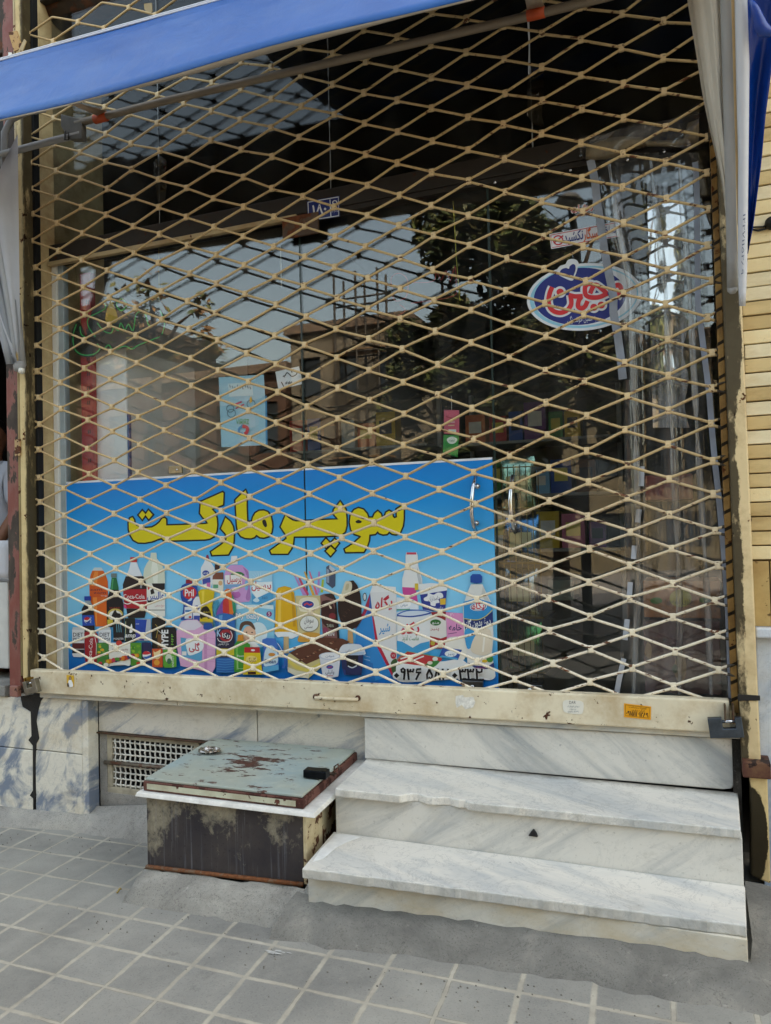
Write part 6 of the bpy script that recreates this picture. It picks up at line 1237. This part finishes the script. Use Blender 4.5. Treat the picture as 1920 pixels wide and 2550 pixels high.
def carton(name, label, q, y, hx, extra=None):
    p0, p1 = onY(*R6(q[0]), y), onY(*R6(q[1]), y); tt = thing(name, label, 'carton', ((p0.x + p1.x) / 2, y + .1, p1.z)); m = painted(name + hx[1:], hx, '#4a3a30', .62, 9, .6, '#6a5a4a', .55)
    MB().box(p0.x, p1.x, y, y + .25, p1.z, p0.z).build('carton_body', m, tt, .004)
    if extra: extra(tt, y - .001)
    return tt
def ex1(tt, y):
    a = Art(R6, y, .0004); a.ell(P2('#a89a2e'), 1275, 590, 48, 38); a.ell(P2('#4f7a3a'), 1170, 600, 26, 14); a.ell(P2('#4f7a3a'), 1380, 598, 24, 12); a.text(P2('#3a2a1c'), 'حاوی آلوئه ورا', 1270, 612, 20, width=120); a.build('print', tt)
carton('drink_carton', 'orange carton with a yellow fruit, upper of the two behind the curtain', ((1112, 515), (1450, 678)), .30, '#a8672c', ex1)
def ex2(tt, y):
    a = Art(R6, y, .0004); a.poly(P2('#a3805a'), [(1255, 850), (1290, 830), (1300, 900), (1280, 960), (1250, 920)], True); a.poly(P2('#a3805a'), [(1130, 780), (1150, 800), (1145, 850), (1120, 830)], True); a.ell(P2('#4f5a34'), 1250, 895, 12, 20); a.build('print', tt)
carton('drink_carton', 'dark maroon carton, lower of the two behind the curtain', ((1112, 684), (1455, 1010)), .30, '#5b3034', ex2)
carton('drink_carton', 'red carton low behind the curtain, above the orange one', ((1120, 60), (1330, 160)), .36, '#8a2f2a'); carton('drink_carton', 'greenish carton standing deep inside the door', ((700, 510), (815, 600)), .9, '#7d8a80')
MB().box(onY(*R6((1100, 500)), .36).x, onY(*R6((1460, 500)), .36).x, .359, .62, 1.205, 1.22).build('inner_shelf', DARK, shop)

# ================================================================== RIGHT: BRICK WALL
wall = thing('brick_wall', 'pale yellow long brick wall with deep joints at the right edge', 'wall', (.8, .05, .2))
t = NT('yellow_brick'); v = t.coords(); b0 = t.ramp(t.noise(t.coords((1, 1, 4)), 4, 6, .6), [(.3, C('#dcc694')), (.7, C('#e8d6aa'))]); b0 = t.mix(t.ramp(t.noise(v, 26, 6, .7), [(.5, 0), (.75, .45)]), b0, C('#e2d3ac')); b0 = t.mix(t.ramp(t.noise(v, 60, 4, .7), [(.66, 0), (.72, .6)]), b0, C('#7d6238'))
t.bump(t.noise(v, 110, 5, .7), .5, .003); BRICK = t.set(b0, .85, 0, .2)
BRICKS = [BRICK] + [painted('yellow_brick_%d' % k, h, '#7d6238', .70, 24, .85, d, .56, .4, (1, 1, 3)) for k, (h, d) in enumerate((('#d6bd88', '#a88f5c'), ('#e8dab6', '#c0ad80'), ('#cdb27c', '#9a7f4e')))]
MORT = plain('#7d6a4a', .9, var=.3, vs=30, bump=.5)
ZB = onY(*R6((1650, 425)), 0).z; ZL = onY(*R6((1650, 712)), 0).z
rn = random.Random(3); b = MB(); z = ZB
row = 0
while z < 4.6:
    x = .172 - rn.uniform(.0, .03)
    while x < 2.6:
        L = rn.uniform(.40, .43); xa = max(x, .172 + rn.uniform(-.004, .004)); dy = rn.uniform(-.003, .002)
        if x + L > .2: b.hexa([(xa, -.004 + dy, z + .0032), (x + L - .003, -.004 + dy + rn.uniform(-.001, .001), z + .0032), (x + L - .003, .06, z + .0032), (xa, .06, z + .0032), (xa, -.004 + dy, z + .0490), (x + L - .003, -.004 + dy, z + .0490), (x + L - .003, .06, z + .0490), (xa, .06, z + .0490)], rn.choice(BRICKS))
        x += L
    z += .0505; row += 1
b.build('brick_courses', None, wall, .0025)
MB().box(.170, 2.6, .012, .3, ZL + .0, 4.6).build('mortar', MORT, wall)
b = MB(); x = .176
while x < 2.6: b.box(x, x + .052, -.004, .011, ZL + .001, ZB - .004); x += .057
b.build('soldier_course', painted('tan_tile', '#c2a468', '#7a5c30', .62, 20, .5, '#8f6f3c', .55), wall, .002)
MB().box(.176, 2.6, -.045, .2, ZL - .035, ZL).build('marble_ledge', MARB_B, wall, .006)
MB().box(.178, .92, -.006, .2, .10, ZL - .036).build('marble_panel', MARB_B, wall, .003); MB().box(.924, 2.6, -.006, .2, .10, ZL - .036).build('marble_panel', MARB_B, wall, .003)
t = thing('wall_bell', 'small black round fitting with a cable on the brick wall', 'fitting', onY(*R2((1662, 965)), -.02))
c = onY(*R2((1668, 965)), -.012); MB().lathe([(0, -.028), (.016, -.024), (.022, -.008), (.022, .006), (0, .008)], c, 14, None, 'y').build('casing', BLACK, t)
b = MB(); b.tube([onY(*R2(p), -.012) for p in ((1668, 975), (1640, 990), (1610, 997), (1586, 992))], .0035, 6); b.tube([onY(*R2(p), -.010) for p in ((1660, 968), (1630, 980), (1588, 982))], .003, 6); b.build('cable', BLACK, t)
b = MB()
for p, k in ((R6((1566, 250)), .012),): c = onY(*p, -.012); b.lathe([(0, -.02), (k, -.016), (k * 1.1, .004), (0, .01)], c, 9, None, 'y')
tag(b.build('rusty_bolt', metal('bolt', '#5a4030', .6, '#3a2216', .4)), 'rusty bolt head sticking out beside the right guide post', 'bolt')

# ================================================================== LEFT: NEIGHBOUR
nb = thing('neighbour_shop', 'dim open neighbour shop with a white counter at the left edge', 'shop', (-4.6, 1.5, .1))
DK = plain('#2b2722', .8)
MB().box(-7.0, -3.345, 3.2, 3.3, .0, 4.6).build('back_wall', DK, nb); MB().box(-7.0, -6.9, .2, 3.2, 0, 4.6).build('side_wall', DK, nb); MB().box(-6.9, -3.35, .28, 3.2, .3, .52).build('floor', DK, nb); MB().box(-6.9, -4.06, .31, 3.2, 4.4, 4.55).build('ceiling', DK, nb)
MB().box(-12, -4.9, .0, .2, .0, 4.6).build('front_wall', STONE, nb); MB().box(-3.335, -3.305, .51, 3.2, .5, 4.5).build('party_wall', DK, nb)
MB().box(-4.88, -3.31, -.02, .3, .66, .715).build('stone_sill', m_concrete('sill_stone', '#8f8d87', '#aba79c', '#74726d'), nb, .004)
cn = thing('shop_counter', 'white counter front in the neighbour shop at the left edge', 'counter', (-3.9, .35, .715))
p0, p1 = onY(*R5((0, 520)), .12), onY(*R5((38, 895)), .12)
MB().box(-4.75, p1.x, .12, .70, p1.z, p0.z).build('front_panel', plain('#c6c7c2', .5, var=.1), cn, .006); MB().box(p1.x + .001, onY(*R5((47, 800)), .12).x, .13, .5, p1.z - .02, p0.z - .01).build('side_panel', plain('#7d807f', .6, var=.2, vs=40), cn, .003)
rows = []
for i in range(16):
    u = i / 15; rows.append([Vector((-4.6 + (onY(*R5((40, 400)), .1).x + 4.6) * u, .10 - .012 * math.sin(u * 26) * v, onY(*R5((20, 340)), .1).z * (1 - v) + (p0.z + .002) * v - .02 * math.sin(u * 5) * v)) for v in (0, .2, .5, .8, 1)])
tag(MB().sheet(rows).build('counter_cloth', fabric('white_cloth', '#c9ccd2', .7, .2, .5), None, solid=.002), 'white cloth draped over the counter at the left edge', 'cloth')
# the man at the counter, mostly out of the picture
hc = onY(-16, 1088, 1.0); man = thing('person', 'dark haired man in a pale shirt leaning by the neighbour counter at the left edge', 'person', (hc.x - .02, hc.y + .03, .52))
SKIN = plain('#8d624a', .55, var=.08); HAIR = plain('#14100e', .6, var=.3, vs=60); SHIRT = fabric('pale_shirt', '#b9bec9', .8, .2, .5); TROU = plain('#2a2c33', .8)
def skinned(name, V, E, Rr, m, par, lv=2):
    org = WL[par.name]; me = bpy.data.meshes.new(name); me.from_pydata([tuple(Vector(p) - org) for p in V], E, []); me.materials.append(m); o = bpy.data.objects.new(name, me); COL.objects.link(o); o.parent = par; WL[o.name] = org
    sk_ = o.modifiers.new('skin', 'SKIN'); sk_.use_smooth_shade = True
    for d, r_ in zip(me.skin_vertices[0].data, Rr): d.radius = r_ if isinstance(r_, tuple) else (r_, r_)
    me.skin_vertices[0].data[0].use_root = True
    s_ = o.modifiers.new('sub', 'SUBSURF'); s_.levels = s_.render_levels = lv; return o
H = hc; gzf = .525; F = Vector((.55, -.835, 0)).normalized(); S = Vector((-F.y, F.x, 0)); UPV = Vector((0, 0, 1))
sh = H.z - .25; hp = H.z - .80; ct = p0.z + .016                    # shoulder line, hips, counter top
def hb(f, s_, z): return H + F * f + S * s_ + UPV * z
V_, E_, R_ = [], [], []
def vtx(p, r, par=None):
    V_.append(tuple(p)); R_.append(r if isinstance(r, tuple) else (r, r))
    if par is not None: E_.append((par, len(V_) - 1))
    return len(V_) - 1
root = vtx((H.x, H.y + .02, hp), (.165, .115)); waist = vtx((H.x, H.y + .02, hp + .20), (.155, .105), root); chest = vtx((H.x, H.y + .02, sh - .08), (.185, .12), waist); nb_ = vtx((H.x, H.y + .02, sh + .03), (.062, .055), chest)
nk = vtx(hb(-.016, 0, -.150), .044, nb_); jaw = vtx(hb(.006, 0, -.085), (.070, .080), nk); mid = vtx(hb(.0, 0, .0), (.088, .108), jaw); top = vtx(hb(-.01, 0, .075), (.084, .10), mid); vtx(hb(-.01, 0, .112), (.05, .06), top)
arms = {}
for sg in (-1, 1):
    a0 = vtx((H.x + sg * .165, H.y + .02, sh - .01), .066, chest); a1 = vtx((H.x + sg * .245, H.y - .03, sh - .28), .05, a0); a2 = vtx((H.x + sg * .19, H.y - .25, ct + .075), .034, a1); a3 = vtx((H.x + sg * .18, H.y - .285, ct + .055), (.033, .024), a2); pm = vtx((H.x + sg * .175, H.y - .335, ct + .036), (.042, .018), a3)
    arms[sg] = (a0, a1, a2)
    for k, (dx, L) in enumerate(((-.030, .062), (-.010, .072), (.011, .067), (.030, .052))):
        q = Vector(V_[pm]); k1 = vtx(q + Vector((dx, -.030, .002)), .0105, pm); k2 = vtx(q + Vector((dx * 1.15, -.030 - L * .5, .004 - .003 * k % 2)), .0095, k1); vtx(q + Vector((dx * 1.2, -.030 - L, -.016)), .0082, k2)
    q = Vector(V_[a3]); t1 = vtx(q + Vector((-sg * .040, -.024, -.012)), .0125, a3); t2 = vtx(q + Vector((-sg * .058, -.058, -.018)), .0105, t1); vtx(q + Vector((-sg * .062, -.084, -.026)), .009, t2)
legs = {}
for sg in (-1, 1):
    l0 = vtx((H.x + sg * .095, H.y + .02, hp - .10), .088, root); l1 = vtx((H.x + sg * .10, H.y + .0, gzf + .47), .062, l0); l2 = vtx((H.x + sg * .10, H.y + .04, gzf + .09), .045, l1); vtx((H.x + sg * .11, H.y - .12, gzf + .035), (.042, .032), l2); legs[sg] = (l0, l1, l2)
skinned('body', V_, E_, R_, SKIN, man)
sv = [V_[root], V_[waist], V_[chest], (H.x, H.y + .02, sh + .03), (H.x, H.y + .02, hp - .06)]; sr = [(.195, .145), (.188, .138), (.22, .155), (.082, .072), (.19, .142)]; se = [(0, 1), (1, 2), (2, 3), (0, 4)]
for sg in (-1, 1):
    a, b_ = Vector(V_[arms[sg][0]]), Vector(V_[arms[sg][1]]); n0 = len(sv); sv += [tuple(a), tuple(a.lerp(b_, .55)), tuple(a.lerp(b_, .86))]; sr += [.102, .08, .074]; se += [(2, n0), (n0, n0 + 1), (n0 + 1, n0 + 2)]
skinned('shirt', sv, se, sr, SHIRT, man)
tv = [(H.x, H.y + .02, hp - .02)]; tr_ = [(.185, .135)]; te = []
for sg in (-1, 1):
    a, b_, c_ = [Vector(V_[q]) for q in legs[sg]]; n0 = len(tv); tv += [tuple(a), tuple(b_), tuple(c_)]; tr_ += [.112, .085, .07]; te += [(0, n0), (n0, n0 + 1), (n0 + 1, n0 + 2)]
skinned('trousers', tv, te, tr_, TROU, man)
rows = []
for j in range(11):
    row = []
    for i in range(29):
        an = 2 * math.pi * i / 28; front = max(0.0, math.cos(an)); side = abs(math.sin(an)); th = math.pi * (j / 10) * (.60 - .27 * front ** .8 - .03 * side); w_ = 1 + .03 * math.sin(an * 9 + j)
        row.append(hb(math.sin(th) * math.cos(an) * .100 * w_ - .012, math.sin(th) * math.sin(an) * .083 * w_, .022 + .108 * math.cos(th)))
    rows.append(row)
MB().sheet(rows).build('hair', HAIR, man, solid=.012)
EYW, IRIS, LIP = plain('#c9c2b8', .3, var=.03), plain('#1a120e', .2), plain('#6f3f36', .5)
for sg in (-1, 1):
    e = hb(.074, sg * .031, .006); MB().lathe([(0, -.007), (.010, -.004), (.0125, 0), (.010, .004), (0, .007)], e, 10, EYW).lathe([(0, -.004), (.005, -.002), (.005, .002), (0, .004)], e + F * .0095, 8, IRIS).build('eye', None, man)
    b = MB(); b.tube([hb(.079, sg * .014, .028), hb(.080, sg * .032, .034), hb(.070, sg * .050, .028)], .0042, 6); b.build('eyebrow', HAIR, man)
    b = MB(); b.tube([hb(-.008, sg * .074, .026), hb(-.022, sg * .083, .012), hb(-.018, sg * .080, -.014), hb(-.004, sg * .073, -.028)], [.007, .009, .009, .006], 7); b.build('ear', SKIN, man)
b = MB(); b.tube([hb(.080, 0, .012), hb(.094, 0, -.008), hb(.103, 0, -.026), hb(.090, 0, -.034)], [.007, .010, .014, .009], 8); b.build('nose', SKIN, man)
b = MB(); b.tube([hb(.076, -.024, -.060), hb(.087, -.008, -.057), hb(.087, .008, -.057), hb(.076, .024, -.060)], [.003, .006, .006, .003], 7); b.build('mouth', LIP, man)

# ================================================================== ROLLER BOX ABOVE THE GATE
RB = painted('roller_box', '#3f3020', '#5a351c', .5, 6, .7, '#1c1712', .5)
ro = thing('roller_box', 'brown dusty roller box above the gate at the upper left', 'roller box', (-3.2, .1, 4.05))
MB().box(-3.42, -3.13, -.03, .3, 3.98, 4.5).build('end_box', RB, ro, .006); b = MB(); b.tube([(-3.1, .18, 4.28), (.1, .18, 4.28)], .10, 16); b.build('roller', RB, ro)
flat('torn_strip', R1, [(36, 140), (72, 132), (98, 205), (60, 222)], -.06, cream('strip_paint', .5, .5, None, '#b98f4a', 12), .004, ro); flat('torn_strip', R1, [(76, 225), (104, 168), (114, 178), (96, 226)], -.064, cream('strip_paint2', .55, .5, None, '#b59c6c', 14), .004, ro); flat('white_clip', R1, [(36, 226), (50, 227), (50, 246), (35, 246)], -.066, WHITE, .004, ro)
flat('hanging_tab', R1, [(622, 16), (656, 12), (658, 48), (644, 62), (624, 40)], .02, cream('tab_paint', .66, .6, None, '#a8966c'), .003, ro)

# ================================================================== ACROSS THE STREET (seen mirrored in the glass)
def house(label, x0, x1, y, h, hx, cols, rows_, wincol='#2b343c', roof='#6a5a4a'):
    base = gz((x0 + x1) / 2) - .3; t = thing('town_building', label, 'building', ((x0 + x1) / 2, y - 4, base)); m = plain(hx, .85, var=.22, vs=.9, bump=.2, bs=12)
    b = MB(); b.box(x0, x1, y - 8, y - .3, base, base + h)
    cw = (x1 - x0) / cols; ch = (h - .6) / rows_
    for i in range(cols):
        b.box(x0 + i * cw, x0 + i * cw + cw * .22, y - .3, y, base, base + h); b.box(x0 + (i + 1) * cw - cw * .22, x0 + (i + 1) * cw, y - .3, y, base, base + h)
        for j in range(rows_): z = base + .3 + j * ch; b.box(x0 + i * cw + cw * .22, x0 + (i + 1) * cw - cw * .22, y - .3, y, z, z + ch * .34); b.box(x0 + i * cw + cw * .22, x0 + (i + 1) * cw - cw * .22, y - .3, y, z + ch * .82, z + ch)
        b.box(x0 + i * cw + cw * .22, x0 + (i + 1) * cw - cw * .22, y - .3, y, base, base + .3); b.box(x0 + i * cw + cw * .22, x0 + (i + 1) * cw - cw * .22, y - .3, y, base + h - .3, base + h)
    b.build('wall', m, t); MB().box(x0 - .15, x1 + .15, y - 8.1, y + .2, base + h, base + h + .28).build('parapet', plain(roof, .8), t)
    for i in range(cols):
        for j in range(rows_): z = base + .3 + j * ch; MB().box(x0 + i * cw + cw * .22, x0 + (i + 1) * cw - cw * .22, y - .28, y - .24, z + ch * .34, z + ch * .82).build('window', plain(wincol, .15), t)
    return t
house('brown brick low building across the street mirrored in the left glass', -21.2, -12.2, -19, 7.6, '#4f3a2c', 6, 2)
house('taller pale concrete building across the street mirrored in the middle glass', -12.0, -8.0, -19, 8.4, '#6d6555', 3, 3)
house('pale yellow building across the street behind the trees', -7.8, 3.0, -21, 7.0, '#625a46', 5, 3)
house('tall dark building along the street mirrored at the edge of the left glass', -46, -21.5, -21, 12.0, '#3d3731', 7, 4)
house('low sandstone building across the street right of the trees', 3.3, 16, -19, 6.5, '#7c6d52', 6, 2)
sc_ = thing('scaffold', 'steel scaffold standing before the pale concrete building across the street', 'scaffold', (-9.2, -18, .2)); b = MB()
for x in (-9.9, -9.2, -8.5):
    for y in (-18.6, -17.9): b.tube([(x, y, gz(x)), (x, y, 9.2)], .035, 6)
b.build('standards', metal('scaffold_tube', '#4a4640', .6), sc_); b = MB()
for z in (2, 3.6, 5.2, 6.8, 8.4):
    for y in (-18.6, -17.9): b.tube([(-10.2, y, z), (-8.2, y, z)], .03, 6)
b.build('ledgers', metal('scaffold_tube2', '#4a4640', .6), sc_)
for z in (3.65, 6.85): MB().box(-10.1, -8.3, -18.6, -17.9, z, z + .04).build('plank', plain('#7a6040', .8), sc_)
def tree(label, x, y, h, rx, rz, n, seed, cols, zc):
    rn = random.Random(seed); g0 = gz(x); t = thing('street_tree', label, 'tree', (x, y, g0)); b = MB(); cz = g0 + zc
    b.tube([(x, y, g0 - .1), (x + .03, y, g0 + .9), (x - .02, y + .03, g0 + 1.8), (x + .02, y, cz)], [.14, .11, .10, .07], 9)
    cl = []
    for k in range(26 if n > 1000 else 11):
        while True:
            p = Vector((rn.uniform(-1, 1), rn.uniform(-1, 1), rn.uniform(-1, 1)))
            if p.length < 1 and p.length > .35: break
        q = Vector((x + p.x * rx, y + p.y * rx, cz + p.z * rz)); cl.append((q, rn.uniform(.25, .5) * rx * .75)); b.tube([(x, y, cz - rz * .5), ((x + q.x) / 2, (y + q.y) / 2, (cz - rz * .3 + q.z) / 2 + .1), q], [.045, .03, .008], 5)
    b.build('trunk', plain('#4a3b2c', .9, var=.3), t)
    c = MB(); ms = [plain(k, .6, var=.2, vs=3) for k in cols]
    for k in range(n):
        q, r_ = cl[k % len(cl)]; d = Vector((rn.gauss(0, 1), rn.gauss(0, 1), rn.gauss(0, 1))).normalized() * r_ * rn.random() ** .5; p = q + d
        a = Vector((rn.gauss(0, 1), rn.gauss(0, 1), rn.gauss(0, .6))).normalized(); s_ = rn.uniform(.07, .14); bb = a.cross(Vector((rn.random(), rn.random(), 1))).normalized() * s_ * .42; a = a * s_
        c.add([p - a, p + bb - a * .1, p + a, p - bb - a * .1], [(0, 1, 2, 3)], ms[rn.randrange(len(ms))])
    c.build('crown', None, t); return t
GR = ('#3d4820', '#4f5826', '#2f3b1b', '#5f602c', '#565026')
tree('full street tree across the kerb mirrored in the door glass', -1.8, -7.8, 5, 1.75, 2.7, 24000, 1, GR, 4.3)
tree('second street tree at the kerb mirrored left of the door', -3.55, -8.6, 5, 1.3, 2.5, 14000, 2, GR, 4.1)
tree('small street tree at the kerb mirrored near the right post', .5, -7.2, 5, 1.3, 2.0, 12000, 3, GR, 3.3)
tree('thin reddish street tree mirrored in the left glass', -8.9, -8.2, 5, 1.1, 1.0, 420, 5, ('#7a5a34', '#6a6a38', '#8a6a3a', '#4f5a2c'), 5.3)
lp_ = thing('street_lamp', 'grey street lamp at the kerb mirrored in the door glass', 'street lamp', (-1.15, -5.6, gz(-1.1))); b = MB(); b.tube([(-1.15, -5.6, gz(-1.1)), (-1.15, -5.6, 4.6), (-1.15, -5.2, 4.9)], [.06, .045, .035], 10); b.build('pole', metal('lamp_pole', '#5f6264', .5), lp_); b = MB(); b.lathe([(0, .12), (.1, .08), (.16, 0), (.1, -.03), (0, -.04)], (-1.15, -5.1, 4.88), 14); b.build('lamp_head', plain('#9a9c9c', .4), lp_)
# a few fallen leaves and scraps on the pavement
def leaf(label, p, s, hx, ang):
    q = onZ(p[0], p[1], gz(onZ(p[0], p[1], .1).x) + .006); ca, sa = math.cos(ang), math.sin(ang)
    rows = [[q + Vector(((u * ca - v * sa) * s, (u * sa + v * ca) * s, .006 * math.sin(u * 3) + .003 * abs(v) * 9)) for v in (-wd, 0, wd)] for u, wd in ((-1, .02), (-.5, .28), (0, .36), (.5, .25), (1, .02))]
    tag(MB().sheet(rows).build('fallen_leaf', plain(hx, .7), None, solid=.0006), label, 'leaf', 'fallen leaves')
leaf('yellow leaf lying at the foot of the cement below the lower step', R7((1636, 1122)), .016, '#a8842f', .3); leaf('small dry leaf on the pavers in front of the metal hatch', R7((515, 902)), .012, '#a08a4a', 1.1); leaf('pale leaf on the cement by the foot of the vent', R7((455, 628)), .014, '#b39a52', .2); leaf('dry leaf scrap at the cement edge in front of the steps', R8((290, 1188)), .013, '#a5854a', .1)
b = MB(); q = onZ(*R8((1604, 898)), gz(.12) + .03); b.tube([q, q + Vector((-.035, -.01, -.005))], .003, 6); b.lathe([(0, -.004), (.006, -.003), (.006, .003), (0, .004)], q, 8, None, 'x'); tag(b.build('cigarette_butt', plain('#cfc7b5', .8)), 'crushed cigarette end on the ground beside the right post', 'cigarette end')

b = MB(); rnd = random.Random(8)
for k in range(9):
    q = onZ(*R7((1180 + rnd.uniform(-10, 80), 1160 + rnd.uniform(-4, 16))), gz(-1.35) + .003 + .0006 * k); L = rnd.uniform(.008, .03); wd = rnd.uniform(.0015, .004); b.add([q + Vector((-L, -wd, 0)), q + Vector((L * .3, -wd * 1.2, 0)), q + Vector((L, wd * .2, 0)), q + Vector((L * .2, wd, 0)), q + Vector((-L * .8, wd * .6, 0))], [(0, 1, 2, 3, 4)])
tag(b.build('paint_scuff', plain('#b4b4b0', .8, var=.2, vs=80)), 'small white paint scuff on a paver in front of the metal hatch and steps', 'paint mark')
